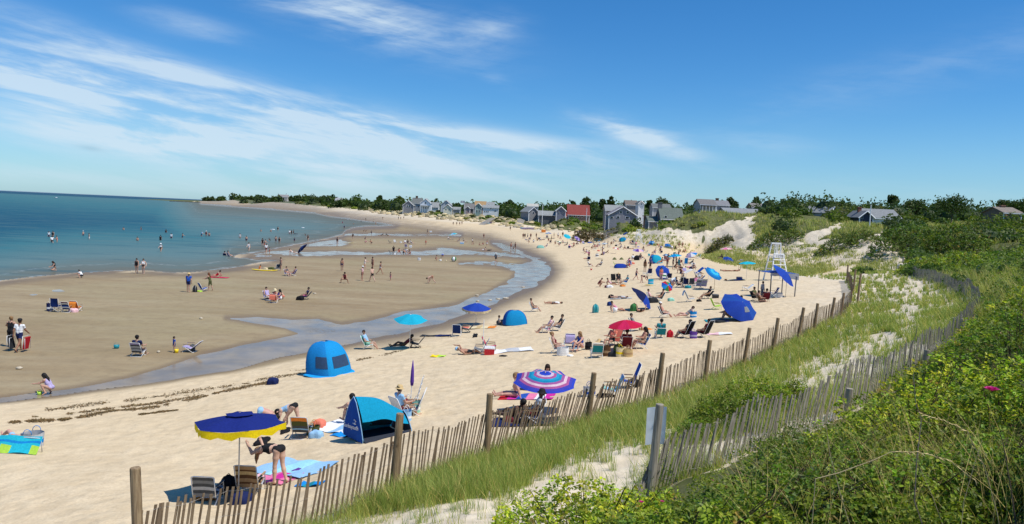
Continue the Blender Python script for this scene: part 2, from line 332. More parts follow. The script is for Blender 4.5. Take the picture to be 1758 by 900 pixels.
Z = np.where(sd_sea > -.0, Z*(1-flat_m)+(slope_up+relief*sstep(2, 10, sd_sea))*flat_m, np.minimum(Zb, -.012*np.maximum(-sd_sea, 0)**1.25))
pool_m = 1-sstep(-2.5, 1.5, sd_pool)
Z = Z-.05*pool_m*(sd_sea > 0)
# land relief: soft humps on dunes and footprints on dry sand
land = sstep(1, 14, sd_flat)*(sd_sea > 0)
hum = (fbm(Xw*.22+9, Yw*.22+2, 3)-.5)
dune = sstep(2.2, 3.2, Z)*(Yw < 140); bl_ = sstep(2.6, 4.2, Z)*(1-sstep(9, 10.6, Z)*.6)*(Yw > 105)*(Yw < 300)
Z = Z+land*((fbm(Xw*1.9, Yw*1.9, 3)-.5)*.075*(Yw < 60)+hum*.12+bl_*((fbm(Xw*.16+2, Yw*.05+2, 4)-.5)*2.4+(fbm(Xw*.7+2, Yw*.2+2, 3)-.5)*.7)+dune*hum*.45+dune*(fbm(Xw*.9+3, Yw*.9+8, 3)-.5)*.22)
def ground(x, y):
    x = np.asarray(x, float); y = np.maximum(np.asarray(y, float), 1.81)
    return bil(Z, FS, FL, x/y, np.log(y))
def gz(x, y): return float(ground([x], [y])[0])
_tt = np.exp(np.linspace(math.log(2.2), math.log(2600), 2600))
def hit(px, py):
    """where the sight line through a photo pixel meets the ground"""
    d = ray(px, py); y = _tt*d.y; x = _tt*d.x; z = HC+_tt*d.z
    b = np.nonzero(z < ground(x, y))[0]
    if not len(b): return on_plane(px, py, 0.) if d.z < 0 else Vector((x[-1], y[-1], z[-1]))
    k = b[0]; k0 = max(k-1, 0); a0 = z[k0]-ground(x[k0:k0+1], y[k0:k0+1])[0]; a1 = z[k]-ground(x[k:k+1], y[k:k+1])[0]
    f = a0/(a0-a1+1e-9) if a1 < a0 else 0
    t = _tt[k0]+(_tt[k]-_tt[k0])*f
    x, y = d.x*t, d.y*t
    return Vector((x, y, max(gz(x, y), -.6)))
uu, vv = project(np.stack([Xw.ravel(), Yw.ravel(), Z.ravel()], 1)); uu = uu.reshape(Xw.shape); vv = vv.reshape(Xw.shape)
vis = (vv > 320) & (vv < 1500) & (uu > -900) & (uu < 2400)
sd_beach = sdfull(BEACH_POLY, uu, vv, vis); sd_bluff = sdfull(BLUFF_SAND, uu, vv, vis)
dunestrip = [(x, HC) for x, _ in []]
nz = (fbm(Xw*.5+40, Yw*.25+11, 4)-.5)
sand_m = np.maximum(1-sstep(-1.2, 2.2, sd_beach+nz*7), 1-sstep(-1.5, 2., sd_bluff+nz*16))
sand_m = np.where(sd_flat < 2, 1, sand_m)
# dune sand in the fenced strip
f1x = np.array([(p[0]-CX)/FPX*p[1] for p in _fence1]); f1y = np.array([p[1] for p in _fence1])
f2x = np.array([(p[0]-CX)/FPX*p[1] for p in _fence2]); f2y = np.array([p[1] for p in _fence2])
strip_poly = list(zip(f1x, f1y)) + [(13.5*90/36, 96), (f2x[-1]+4, 92)] + list(zip(f2x[::-1], f2y[::-1])) + [((900-CX)/FPX*9.4, 9.4), ((500-CX)/FPX*7.2, 7.2), ((100-CX)/FPX*7, 7.)]
near_land = (Yw < 130) & (Yw > 5)
sd_strip = np.full(Xw.shape, 99.); sd_strip[near_land] = sdist(Xw[near_land], Yw[near_land], strip_poly)
strip_m = 1-sstep(-.4, .7, sd_strip+nz*1.2)
sand_m = np.maximum(sand_m, strip_m)
FORE = [(1040, 402), (1080, 404), (1150, 407), (1200, 413), (1263, 425), (1305, 430), (1352, 424), (1406, 423), (1460, 432), (1498, 441), (1549, 446), (1545, 462), (1490, 462), (1468, 452), (1450, 459), (1420, 466), (1380, 473), (1340, 469), (1290, 463), (1240, 452), (1200, 439), (1160, 429), (1120, 420), (1080, 412)]
sand_m = np.maximum(sand_m, (sdfull(FORE, uu, vv, vis) < 1.5)*.85)
sand_m = np.where((Yw < 11) & (uu < 900) & (sd_strip > 0), np.maximum(sand_m, .8), sand_m)
wet = 1-sstep(-3, 4+np.clip((v0-hor(u0))*.26*sstep(500, 900, uu), 3, 26), sd_flat+jpx*1.5)
edgew = (1-sstep(0, np.clip((v0-hor(u0))*.26, 2, 26), np.abs(sd_flat+jpx*1.2-2)))*.75*(sstep(500, 700, uu))
sd_p4 = np.minimum.reduce([sdfull(p) for p in POOLS[:4]])
soak = np.clip(np.maximum((1-sstep(0, 9, np.abs(sd_p4)))*.8, (1-sstep(0, 16, sd_sea+jpx))*.9)+edgew, 0, 1)
white = np.clip(strip_m+(1-sstep(-1, 3, sd_bluff))+sstep(2.2, 3.0, Z)*.7, 0, 1)
nr, nc = Xw.shape
idx = np.arange(nr*nc).reshape(nr, nc)
quads = np.stack([idx[:-1, :-1], idx[:-1, 1:], idx[1:, 1:], idx[1:, :-1]], -1).reshape(-1, 4)
Vt = np.stack([Xw.ravel(), Yw.ravel(), Z.ravel()], 1)

m, nt, out = new_mat('sand_and_soil')
p = nt.pos(); A = nt.attr
big = nt.noise(p, .09, 4, .55); mid = nt.noise(p, 1.3, 4, .6); fine = nt.noise(p, 14., 3, .6)
foot = nt.node('ShaderNodeTexVoronoi', {'Vector': nt.mapping(p, sc=(1, 1, .2)), 'Scale': 2.6, 'Randomness': 1.}, feature='SMOOTH_F1').outputs['Distance']
dry = nt.mix(nt.mr(mid, .3, .7), (.61, .485, .315), (.735, .60, .405))
dry = nt.mix(nt.mr(fine, .35, .72, 0, .45), dry, (.48, .37, .24))
dry = nt.mix(nt.mr(nt.noise(p, 3.2, 7, .72), .5, .72, 0, .55), dry, (.46, .355, .23))
dry = nt.mix(nt.mr(big, .3, .7, 0, .5), dry, (.62, .49, .31))
dune_c = nt.mix(nt.mr(mid, .3, .7), (.60, .51, .375), (.72, .625, .48))
dry = nt.mix(A('white'), dry, dune_c)
strp = nt.noise(nt.mapping(p, rot=(0, 0, .25), sc=(.04, .16, .1)), 1.5, 4, .6)
wetc = nt.mix(nt.mr(strp, .3, .7), (.27, .194, .103), (.36, .278, .16))
wetc = nt.mix(nt.mr(nt.noise(p, .05, 3), .45, .65, 0, .55), wetc, (.33, .275, .15))
wetc = nt.mix(nt.mr(mid, .4, .75, 0, .35), wetc, (.19, .14, .082))
wetc = nt.mix(nt.mr(nt.noise(p, 5., 6, .7), .5, .75, 0, .4), wetc, (.17, .125, .075))
wetc = nt.mix(nt.mr(nt.noise(nt.mapping(p, sc=(.3, 1, 1)), .6, 8, .7), .45, .7, 0, .35), wetc, (.37, .31, .20))
wetc = nt.mix(A('soak'), wetc, (.185, .13, .075))
sandc = nt.mix(A('wet'), dry, wetc)
soil = nt.mix(nt.mr(mid, .3, .7), (.085, .10, .038), (.16, .165, .075))
sn = nt.m('ADD', A('sand'), nt.m('MULTIPLY', nt.m('SUBTRACT', nt.noise(p, .8, 5, .7), .5), .5))
smask = nt.mr(sn, .38, .6)
col = nt.mix(smask, soil, sandc)
hgt = nt.m('ADD', nt.m('MULTIPLY', foot, .55), nt.m('ADD', nt.m('MULTIPLY', mid, .6), nt.m('MULTIPLY', fine, .13)))
bs = nt.m('SUBTRACT', 1., nt.m('MULTIPLY', A('wet'), .82))
bp = nt.node('ShaderNodeBump', {'Height': hgt, 'Strength': bs, 'Distance': .11}).outputs[0]
rg = nt.m('SUBTRACT', .95, nt.m('MULTIPLY', A('soak'), .45))
pb = nt.node('ShaderNodeBsdfPrincipled', {'Base Color': col, 'Roughness': rg, 'Specular IOR Level': nt.m('MULTIPLY', A('wet'), .3), 'Normal': bp})
nt.l.new(pb.outputs[0], out.inputs[0])
SAND_MAT = m
me = np_mesh('ground', Vt, quads, [m], attrs=dict(wet=wet, soak=soak, sand=sand_m, white=white), smooth=True)
tag(mobj('ground', me), 'sandy beach, tidal flat and dunes curving round the bay', 'ground', kind='structure')

# ------------------------------------------------------------------ sea
wS = np.concatenate([np.linspace(-2.2, -.8, 60)[:-1], np.linspace(-.8, 0.02, 520)]); wL = np.concatenate([np.linspace(math.log(35), math.log(600), 420)[:-1], np.linspace(math.log(600), math.log(40000), 130)])
WS, WL = np.meshgrid(wS, wL); WY = np.exp(WL); WX = WS*WY
ws_sd = bil(np.clip(sd_sea, -300, 300), FS, FL, np.clip(WS, -1.69, 1.69).ravel(), np.minimum(WL, math.log(2600)).ravel()).reshape(WS.shape)
wd_ = np.where(WL > math.log(2300), 300, -ws_sd)
keep = ((wd_ > -6) | (WS < -.9))
wi = np.arange(WS.size).reshape(WS.shape)
fq = np.stack([wi[:-1, :-1], wi[:-1, 1:], wi[1:, 1:], wi[1:, :-1]], -1).reshape(-1, 4)
kf = (keep[:-1, :-1] | keep[1:, 1:]).ravel()
m, nt, out = new_mat('sea_water'); p = nt.pos(); A = nt.attr
sh = A('shore')      # pixels-from-shore measure turned into metres of depth below
rngm = A('range')
far = nt.mr(rngm, 4.6, 8.2, 0, 1, 'LINEAR')
patch = nt.noise(nt.mapping(p, rot=(0, 0, .15), sc=(.012, .035, 1)), 1., 4, .6)
patch2 = nt.noise(nt.mapping(p, rot=(0, 0, .2), sc=(.05, .22, 1)), 1., 4, .6)
rmp = nt.node('ShaderNodeValToRGB', {'Fac': nt.m('ADD', nt.mr(sh, 0., 120., 0, 1, 'LINEAR'), nt.m('MULTIPLY', nt.m('SUBTRACT', patch, .5), .25))})
cr = rmp.color_ramp; cr.elements[0].position = 0.0; cr.elements[0].color = (.135, .115, .08, 1); cr.elements[1].position = 1; cr.elements[1].color = (.006, .058, .115, 1)
for pos_, c_ in ((.06, (.125, .135, .11)), (.24, (.11, .185, .185)), (.5, (.04, .155, .18)), (.7, (.008, .085, .135))):
    e = cr.elements.new(pos_); e.color = (*c_, 1)
base = nt.mix(nt.mr(patch2, .45, .75, 0, .5), rmp.outputs[0], (.085, .165, .165))
base = nt.mix(nt.mr(nt.noise(nt.mapping(p, rot=(0, 0, .1), sc=(.06, .3, 1)), 1., 10, .8), .5, .66, 0, .6), base, (.12, .19, .19))  # pale wave streaks: light on the ripples put into the colour
base = nt.mix(nt.mr(nt.noise(nt.mapping(p, rot=(0, 0, .1), sc=(.03, .14, 1)), 1., 11, .8), .5, .66, 0, .6), base, (.01, .075, .11))  # dark wave streaks: shaded ripple sides put into the colour
wv = nt.m('ADD', nt.m('MULTIPLY', nt.noise(nt.mapping(p, rot=(0, 0, .25), sc=(.25, .9, 1)), 1., 4, .6), 1.), nt.m('MULTIPLY', nt.noise(p, 2.6, 3, .6), .35))
nb = nt.node('ShaderNodeBump', {'Height': wv, 'Strength': .75, 'Distance': nt.mr(sh, 0, 60, .05, .34, 'LINEAR')}).outputs[0]
foamn = nt.noise(nt.mapping(p, sc=(.5, 1.4, 1)), 1.2, 5, .7)
fo = nt.m('MULTIPLY', nt.mr(sh, .2, 3.4, 1, 0), nt.mr(foamn, .46, .62))
fo2 = nt.m('MULTIPLY', nt.m('MULTIPLY', nt.mr(nt.m('ABSOLUTE', nt.m('SUBTRACT', nt.m('ADD', sh, nt.m('MULTIPLY', patch, 26.)), 27.)), 0, 1.6, 1, 0), nt.mr(foamn, .5, .6)), .35)
base = nt.mix(nt.m('MULTIPLY', nt.m('MAXIMUM', fo, fo2), .8), base, (.62, .66, .68))
df = nt.node('ShaderNodeBsdfDiffuse', {'Color': base, 'Normal': nb}); gl = nt.node('ShaderNodeBsdfGlossy', {'Roughness': .22, 'Normal': nb})
fr = nt.node('ShaderNodeFresnel', {'IOR': 1.33, 'Normal': nb}).outputs[0]
pb = nt.node('ShaderNodeMixShader', {0: nt.m('MINIMUM', nt.m('MULTIPLY', fr, .5), .11), 1: df.outputs[0], 2: gl.outputs[0]})
nt.l.new(pb.outputs[0], out.inputs[0])
me = np_mesh('sea', np.stack([WX.ravel(), WY.ravel(), np.zeros(WX.size)], 1), fq[kf], [m], attrs=dict(shore=np.clip(wd_, -5, 400), range=WL), smooth=True)
tag(mobj('sea', me), 'blue green bay water with light ripples', 'sea', kind='structure')
# ------------------------------------------------------------------ pools left by the tide
m, nt, out = new_mat('shallow_pool_water'); p = nt.pos()
nn = nt.noise(nt.mapping(p, rot=(0, 0, .2), sc=(.5, 1.6, 1)), 1.4, 4, .6)
bb = nt.bump(nn, .12, .015)
cb_ = nt.mix(nt.mr(nt.noise(p, .35, 4, .6), .35, .65), (.33, .255, .16), (.21, .17, .12))
pb = nt.node('ShaderNodeBsdfPrincipled', {'Base Color': cb_, 'Roughness': nt.mr(nt.noise(p, .5, 4, .6), .35, .65, .1, .25), 'IOR': 1.33, 'Specular IOR Level': .27, 'Normal': bb})
nt.l.new(pb.outputs[0], out.inputs[0])
kp = (sd_pool < 2.0) & (sd_sea > .3)
kq = (kp[:-1, :-1] & kp[1:, 1:] & kp[:-1, 1:] & kp[1:, :-1]).ravel()
used, inv = np.unique(quads[kq], return_inverse=True)
Vp = Vt[used].copy(); Vp[:, 2] = np.minimum(FLATZ*sstep(-.3, 9, sd_sea.ravel()[used]), FLATZ)-.016
me = np_mesh('tide_pool', Vp, inv.reshape(-1, 4), [m], smooth=True)
tag(mobj('tide_pool', me), 'shallow strips of water left on the tidal flat', 'tide pool', kind='structure')
# far shore on the horizon, haze put into its blue grey colour
mb = MB()
a = np.linspace(-.75, -.30, 60)
def fs(u, v):
    s = -.95+u*.62; d = 16000
    h = (4+14*fbm(np.array([u*7.]), np.array([3.]))[0])*min(1, (1-u)*8)*min(1, .35+u*2)
    return (s*d, d+v*400, (math.sin(v*math.pi))*h-2)
mb.grid(fs, 90, 6)
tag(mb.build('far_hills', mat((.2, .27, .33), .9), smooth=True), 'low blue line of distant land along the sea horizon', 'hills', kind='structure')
# ================================================================== VEGETATION AND FENCES
def leaf_mat(name, trans=.35, rough=.5, spec=.3):
    m, nt, out = new_mat(name)
    c = nt.mix(1., nt.attr('col', 'Color'), (1.95, 1.82, 1.3), 'MULTIPLY')
    p = nt.node('ShaderNodeBsdfPrincipled', {'Base Color': c, 'Roughness': rough, 'Specular IOR Level': spec})
    t = nt.node('ShaderNodeBsdfTranslucent', {'Color': nt.mix(1., c, (1.15, 1.25, .5), 'MULTIPLY')})
    mx = nt.node('ShaderNodeMixShader', {0: trans, 1: p.outputs[0], 2: t.outputs[0]})
    nt.l.new(mx.outputs[0], out.inputs[0]); return m
LEAF = leaf_mat('leaf'); GRASSM = leaf_mat('grass_blade', .3, .55, .25); WOODM = mat((.16, .12, .085), .85, .3, 9)
def rdir(n, up=0.):
    v = RNG.normal(size=(n, 3)); v /= np.linalg.norm(v, axis=1)[:, None]; v[:, 2] += up
    return v/np.linalg.norm(v, axis=1)[:, None]
def leaves(P, size, col, up=.9, aspect=.6, fine=False, nrm=None, axis=None):
    """one small folded leaf at each point; returns V, F, colours"""
    n = len(P); N = rdir(n, up) if nrm is None else nrm
    T = rdir(n) if axis is None else axis
    T = T-N*(T*N).sum(1)[:, None]; T /= np.linalg.norm(T, axis=1)[:, None]+1e-9; B = np.cross(N, T)
    s = np.broadcast_to(np.asarray(size, float), (n,))[:, None]; w_ = s*aspect*.5
    if fine:
        K = [P, P+T*s*.3+B*w_*.85+N*w_*.35, P+T*s*.68+B*w_*.9+N*w_*.3, P+T*s-N*w_*.25, P+T*s*.68-B*w_*.9+N*w_*.3, P+T*s*.3-B*w_*.85+N*w_*.35]
        F0 = [(0, 1, 2), (0, 2, 3), (0, 3, 4), (0, 4, 5)]
    else:
        K = [P-T*s*.5, P+B*w_+N*w_*.3, P+T*s*.5, P-B*w_+N*w_*.3]; F0 = [(0, 1, 2), (0, 2, 3)]
    k = len(K); V = np.stack(K, 1).reshape(-1, 3)
    F = (np.arange(n)[:, None, None]*k+np.array(F0)[None]).reshape(-1, 3)
    return V, F, np.repeat(np.asarray(col, float), k, 0)
def join(parts):
    V = []; F = []; C = []; o = 0
    for v, f, c in parts: V.append(v); F.append(f+o); C.append(c); o += len(v)
    return np.concatenate(V), np.concatenate(F), np.concatenate(C)
def vary(col, n, v=.25, hue=.12):
    c = np.asarray(col, float)[None]*(1+RNG.uniform(-v, v, (n, 1))); c[:, 0] *= 1+RNG.uniform(-hue, hue*1.6, n); return np.clip(c, .002, .9)
def blades(P, h, wd, lean, col, seg=3):
    """curved tapering grass blades rising from points P"""
    n = len(P); a = RNG.uniform(0, 2*math.pi, n); L = lean*RNG.uniform(.25, 1., n)
    d = np.stack([np.cos(a), np.sin(a), np.zeros(n)], 1)+np.array((-.28, .1, 0)); sd = np.stack([-np.sin(a), np.cos(a), np.zeros(n)], 1)
    ang = RNG.uniform(0, math.pi, n); sd = np.stack([np.cos(ang), np.sin(ang), np.zeros(n)], 1)
    K = []
    for i in range(seg+1):
        t = i/seg; c = P+d*(L*h*t**1.8)[:, None]+np.array((0, 0, 1.))*(h*(t-.22*L*t**2))[:, None]
        ww = (wd*(1-t*.92)*.5)[:, None]; K += [c-sd*ww, c+sd*ww]
    k = len(K); V = np.stack(K, 1).reshape(-1, 3)
    F0 = [(2*i, 2*i+1, 2*i+3, 2*i+2) for i in range(seg)]
    return V, (np.arange(n)[:, None, None]*k+np.array(F0)[None]).reshape(-1, 4), np.repeat(col, k, 0)
cellw = np.gradient(FS)[None, :]*np.gradient(FL)[:, None]       # share of view of each terrain cell
def scatter(wt, n, jitter=1.):
    p_ = (wt*cellw).ravel(); p_ = np.cumsum(p_/p_.sum()); k = np.searchsorted(p_, RNG.random(n)); k = np.minimum(k, nr*nc-1)
    j, i = k//nc, k % nc
    s = FS[i]+(RNG.random(n)-.5)*np.gradient(FS)[i]*jitter; L = FL[j]+(RNG.random(n)-.5)*np.gradient(FL)[j]*jitter
    y = np.exp(L); x = s*y; return np.stack([x, y, ground(x, y)], 1)
def inpoly(poly, pad=0.):
    r = np.zeros(Xw.shape); q = (uu > -200) & (uu < 2000) & (vv > 330) & (vv < 1300); r[q] = sdist(uu[q], vv[q], poly) < pad; return r
def leafobj(name, parts, m=None, parent=None):
    V, F, C = join(parts); return mobj(name, np_mesh(name, V, F, [m or LEAF], cols=C), parent)

# --- marram grass between the two fences
BARE = [[(985, 775), (1060, 760), (1120, 790), (1115, 830), (1040, 870), (960, 900), (880, 960), (860, 880), (930, 820)],
        [(1130, 735), (1200, 735), (1290, 745), (1300, 770), (1200, 800), (1130, 790)],
        [(1370, 640), (1450, 590), (1520, 575), (1560, 590), (1600, 600), (1590, 630), (1540, 660), (1440, 720), (1370, 760), (1330, 720)],
        [(1560, 480), (1580, 480), (1578, 540), (1560, 580), (1548, 560)], [(560, 905), (760, 870), (840, 860), (860, 940), (560, 1000)]]
bare = np.zeros(Xw.shape)
for b_ in BARE: bare = np.maximum(bare, inpoly(b_, 4))
patchn = fbm(Xw*.55+70, Yw*.4+20, 3)
near1 = np.full(Xw.shape, 99.); q_ = (Yw < 110) & (Yw > 6)
for (ax, ay), (bx, by) in zip(list(zip(f1x, f1y))[:-1], list(zip(f1x, f1y))[1:]):
    ex, ey = bx-ax, by-ay; t = np.clip(((Xw[q_]-ax)*ex+(Yw[q_]-ay)*ey)/(ex*ex+ey*ey), 0, 1)
    near1[q_] = np.minimum(near1[q_], np.hypot(Xw[q_]-ax-t*ex, Yw[q_]-ay-t*ey))
instrip = (sd_strip < .15)
dens = instrip*(.16+.95*sstep(.40, .6, patchn)+.7*(near1 < 2.6)*(Yw > 13)+.5*(Yw > 32))*np.where(bare > .5, np.where(Yw > 17, .34, .12), 1.)
dens = dens*np.where(Yw < 13.2, .40, 1.)
wt = dens*np.clip(26/Yw, .5, 1.2)
T = scatter(wt, 10500); nb_ = 13
P = np.repeat(T, nb_, 0); sc_ = np.repeat(RNG.uniform(.65, 1.2, len(T)), nb_); n = len(P)
P = P+np.concatenate([RNG.normal(0, .06, (n, 2))*sc_[:, None], np.full((n, 1), -.03)], 1)
dd = P[:, 1]; h = RNG.uniform(.22, .62, n)*sc_*np.where(dd < 14, .8, 1.)
tone = np.repeat(RNG.random(len(T)), nb_)+RNG.normal(0, .22, n)
ct = np.clip(tone, 0, 1)[:, None]
col_ = (1-ct)*np.array((.09, .155, .042))+ct*np.array((.235, .265, .095))
dead = RNG.random(n) < .10; col_[dead] = np.array((.42, .34, .18))*RNG.uniform(.7, 1.15, (dead.sum(), 1))
col_ *= RNG.uniform(.8, 1.2, (n, 1))
V, F, C = blades(P, h, np.clip(dd*.00075, .009, .05)*RNG.uniform(.7, 1.3, n), np.full(n, .62), col_)
tag(mobj('beach_grass', np_mesh('beach_grass', V, F, [GRASSM], cols=C)), 'green marram grass growing on the dune between the two slat fences', 'grass', kind='stuff')
# --- grass on the foredune behind the crowd
TUFTS = [(1195, 408), (1205, 409), (1232, 412), (1102, 398), (1150, 401), (1320, 412), (1080, 400), (1130, 397), (1550, 441), (1378, 415)]
wt = inpoly(FORE, 1.5)*(.35+sstep(.42, .6, fbm(Xw*.25+3, Yw*.12+7, 3)))
for a, b in TUFTS: wt = np.maximum(wt, np.exp(-((uu-a)/7)**2-((vv-b)/3)**2)*.8)
T = scatter(wt, 2500); nb_ = 9; P = np.repeat(T, nb_, 0); n = len(P); dd = P[:, 1]
P = P+np.concatenate([RNG.normal(0, .3, (n, 2)), np.full((n, 1), -.05)], 1)
ct = np.clip(np.repeat(RNG.random(len(T)), nb_)+RNG.normal(0, .25, n), 0, 1)[:, None]
col_ = ((1-ct)*np.array((.10, .135, .045))+ct*np.array((.27, .28, .13)))*RNG.uniform(.8, 1.2, (n, 1))
V, F, C = blades(P, RNG.uniform(.35, .85, n), np.clip(dd*.0009, .04, .2), np.full(n, .6), col_)
tag(mobj('foredune_grass', np_mesh('foredune_grass', V, F, [GRASSM], cols=C)), 'grass belt at the foot of the sand bluff behind the crowd', 'grass', kind='stuff')

# --- shrubs: rounded crowns of many small leaves over an added dark filler core against see-through
def crown_leaves(c, r, n, size, col, shell=.45, up=.45, var=.28, fine=False, aspect=.6):
    """leaves spread through the outer part of an uneven dome"""
    d = rdir(n, .25); k = 1+.28*np.sin(d[:, 0]*5.1+c[0])*np.cos(d[:, 1]*4.3+c[1])+.16*np.sin(d[:, 2]*8+d[:, 0]*6+c[1])
    rr = (1-shell*RNG.random(n)**1.6)*k
    P = np.array(c)+d*np.array(r)*rr[:, None]
    return leaves(P, size*RNG.uniform(.7, 1.35, n), vary(col, n, var), up=up, fine=fine, aspect=aspect)
def core(c, r, col):
    u, v = np.meshgrid(np.linspace(0, 2*math.pi, 9)[:-1], np.linspace(-.3, math.pi/2, 5)); k = 1+.1*np.sin(u*3+c[0])
    V = np.stack([c[0]+r[0]*.72*np.cos(u)*np.cos(v)*k, c[1]+r[1]*.72*np.sin(u)*np.cos(v)*k, c[2]+r[2]*.72*np.sin(v)], -1).reshape(-1, 3)
    i = np.arange(4)[:, None]*8+np.arange(8); j = np.arange(4)[:, None]*8+(np.arange(8)+1) % 8
    F = np.concatenate([np.stack([i, j, j+8], -1).reshape(-1, 3), np.stack([i, j+8, i+8], -1).reshape(-1, 3)])
    return V, F, np.tile(np.asarray(col, float)[None], (len(V), 1))
GR = [(.042, .080, .020), (.066, .115, .024), (.105, .155, .028), (.14, .185, .036), (.058, .095, .036), (.10, .115, .06), (.16, .175, .075)]
# thicket over the right-hand slope and crest, beyond the near bushes
vegm = (sand_m < .5)*(sd_strip > .2)*((sd_flat > 6) | (Z > 2.5))*(1-inpoly(FORE, 2.))
crest = (uu > 1270)*(uu < 1530)*(Yw > 100)*(Yw < 185)
leadgrass = np.exp(-((uu-1640)/110)**2-((vv-395)/22)**2)          # pale grassy slope on the crest
def thicket(name, label, wt, ncr, rsz, n_leaf, leaf_k, hfac, tones, leafmin=.05, kind='stuff', lift=.3, corek=.8):
    T = scatter(wt, ncr); parts = []
    for x, y, z in T:
        r = rsz(y)*random.uniform(.55, 1.35); hz_ = r*hfac*random.uniform(.7, 1.3); q = vnoise(np.array([x*.06+3]), np.array([y*.05]))[0]
        tn = tones[min(len(tones)-1, int(len(tones)*min(.999, max(0, q*1.3-.15+random.gauss(0, .16)))))]
        c = (x, y, z+hz_*lift)
        parts += ([core(c, (r*.95, r*.95, hz_*.9), np.array(tn)*corek)] if corek else [])+[crown_leaves(c, (r, r, hz_), n_leaf, max(leafmin, y*leaf_k), tn, shell=.3)]
    o = leafobj(name, parts); return tag(o, label, 'vegetation', kind=kind)
w0 = (sd_strip > -.15)*(uu > 1000)*(Yw > 5)*(Yw < 17)
tag(thicket('bramble_thicket', 'low leafy rose thicket filling the ground between the foreground bushes', w0, 260, lambda y: .34, 420, .003, .9, [(.075, .12, .022), (.05, .09, .018), (.11, .15, .026)], leafmin=.042, corek=0), cat='shrubbery')
w1 = vegm*(uu > 1330)*(Yw > 16)*(Yw < 130)*(vv < 700)
tag(thicket('thicket', 'low green thicket covering the slope right of the fences', w1*np.clip(Yw/50, .3, 1.3), 900, lambda y: .40+y*.0115, 420, .0034, .7, [GR[2], GR[1], GR[4], GR[0], GR[3], GR[5]]), cat='shrubbery')
w2 = vegm*(Yw >= 118)*(uu > 1060)*(Yw < 330)*(1-.75*np.clip(leadgrass, 0, 1))*(1-.8*crest)
HGAP = [(686, 858, 520), (894, 950, 375), (948, 1012, 335), (1028, 1092, 285), (1103, 1180, 255), (1188, 1250, 232), (1245, 1308, 262), (1388, 1420, 236), (1453, 1532, 190), (1190, 1245, 372)]
clear = np.ones(Xw.shape)
for a, b, d in HGAP: clear[(uu > a) & (uu < b) & (Yw < d)] = 0
w2 = w2*clear
tag(thicket('hill_thicket', 'dense bushes on the crest above the sand bluff', w2, 800, lambda y: 1.0+y*.0085, 300, .0038, .75, [tuple(np.array(GR[i])*.68) for i in (1, 0, 4, 2, 0, 5)]), cat='shrubbery')
w3 = clear*vegm*(Yw >= 235)*(Yw < 900)*(uu > 345)*(Z > 4.8)
w5 = vegm*(Yw >= 850)*(Yw < 2400)*(uu > 345)*(Z > 3.4)
tag(thicket('headland_woods', 'smooth dark olive woods covering the headland', w5, 3400, lambda y: 3.0+y*.0026, 90, .0034, .85, [tuple(np.array(GR[i])*.56) for i in (0, 4, 1, 0, 4)], lift=.45), cat='woods')
tag(thicket('far_woods', 'dark green woods behind the houses and along the headland', w3, 3000, lambda y: 2.7+y*.0037, 130, .0036, 1.05, [tuple(np.array(GR[i])*.62) for i in (0, 1, 0, 4, 1)], lift=.5), cat='woods')
# low dune plants on the seaward bank below the houses
w4 = vegm*(Z > 2.2)*(Z < 9.2)*(Yw > 190)*(Yw < 1500)*(uu > 480)*(uu < 1260)
tag(thicket('bank_plants', 'pale green grass and bushes on the bank below the houses', w4, 1150, lambda y: .7+y*.0022, 130, .003, .5, [GR[5], GR[6], GR[3], GR[1], GR[5]]), cat='shrubbery')
wg = vegm*(leadgrass+.7*crest+.9*(uu > 1070)*(uu < 1330)*(Yw > 140)*(Yw < 290)+.35*np.exp(-((uu-1700)/130)**2-((vv-500)/70)**2)+.25*np.exp(-((uu-1590)/70)**2-((vv-440)/20)**2))*(Yw > 24)*(Yw < 290)
T = scatter(wg, 5200); nb_ = 9; P = np.repeat(T, nb_, 0); n = len(P); P = P+np.concatenate([RNG.normal(0, .25, (n, 2)), np.zeros((n, 1))], 1)
col_ = np.array((.21, .24, .085))*RNG.uniform(.55, 1.3, (n, 1)); col_[RNG.random(n) < .2] = (.36, .31, .17)
V, F, C = blades(P, RNG.uniform(.4, 1.1, n), np.clip(P[:, 1]*.0009, .03, .15), np.full(n, .6), col_)
tag(mobj('slope_grass', np_mesh('slope_grass', V, F, [GRASSM], cols=C)), 'pale tall grass among the bushes on the slope', 'grass', kind='stuff')

# single trees standing out of the woods (trunk, limbs, crown)
def tree(px, d, top_y, wpx, tone, label, airy=.0, base=None):
    y = d; x = (px-CX)/FPX*d; z0 = gz(x, y)-.3; ztop = HC-(top_y-hor(px))/FPX*d; H = max(2.5, ztop-z0); R = wpx/FPX*d/2
    t = tag(empty('tree', (x, y, z0)), label, 'tree', 'trees standing above the woods')
    mb = MB(); r0 = .05*H*.5
    mb.path([(0, 0, 0), (.05*R, 0, H*.35), (-.08*R, .05*R, H*.75)], [r0, r0*.75, r0*.3], 7)
    for k in range(6):
        a = k*1.05+random.random(); e = (R*.7*math.cos(a), R*.7*math.sin(a), H*random.uniform(.6, .92))
        mb.path([(0, 0, H*random.uniform(.3, .55)), (e[0]*.5, e[1]*.5, e[2]*.82), e], [r0*.45, r0*.3, r0*.1], 5)
    mb.build('trunk', WOODM, t)
    parts = []
    for k in range(9):
        a = k*2.4; f = math.sqrt((k+.5)/9); c = (R*.62*f*math.cos(a), R*.62*f*math.sin(a), H*(.66+.24*(1-f)+random.uniform(-.14, .08)))
        rr = R*random.uniform(.34, .52)
        parts.append(crown_leaves(c, (rr, rr, min(rr, H*.22)), int(230*(1-airy)), d*.0026, np.array(tone)*.62, shell=.75, up=.5))
    leafobj('crown', parts, LEAF, t)
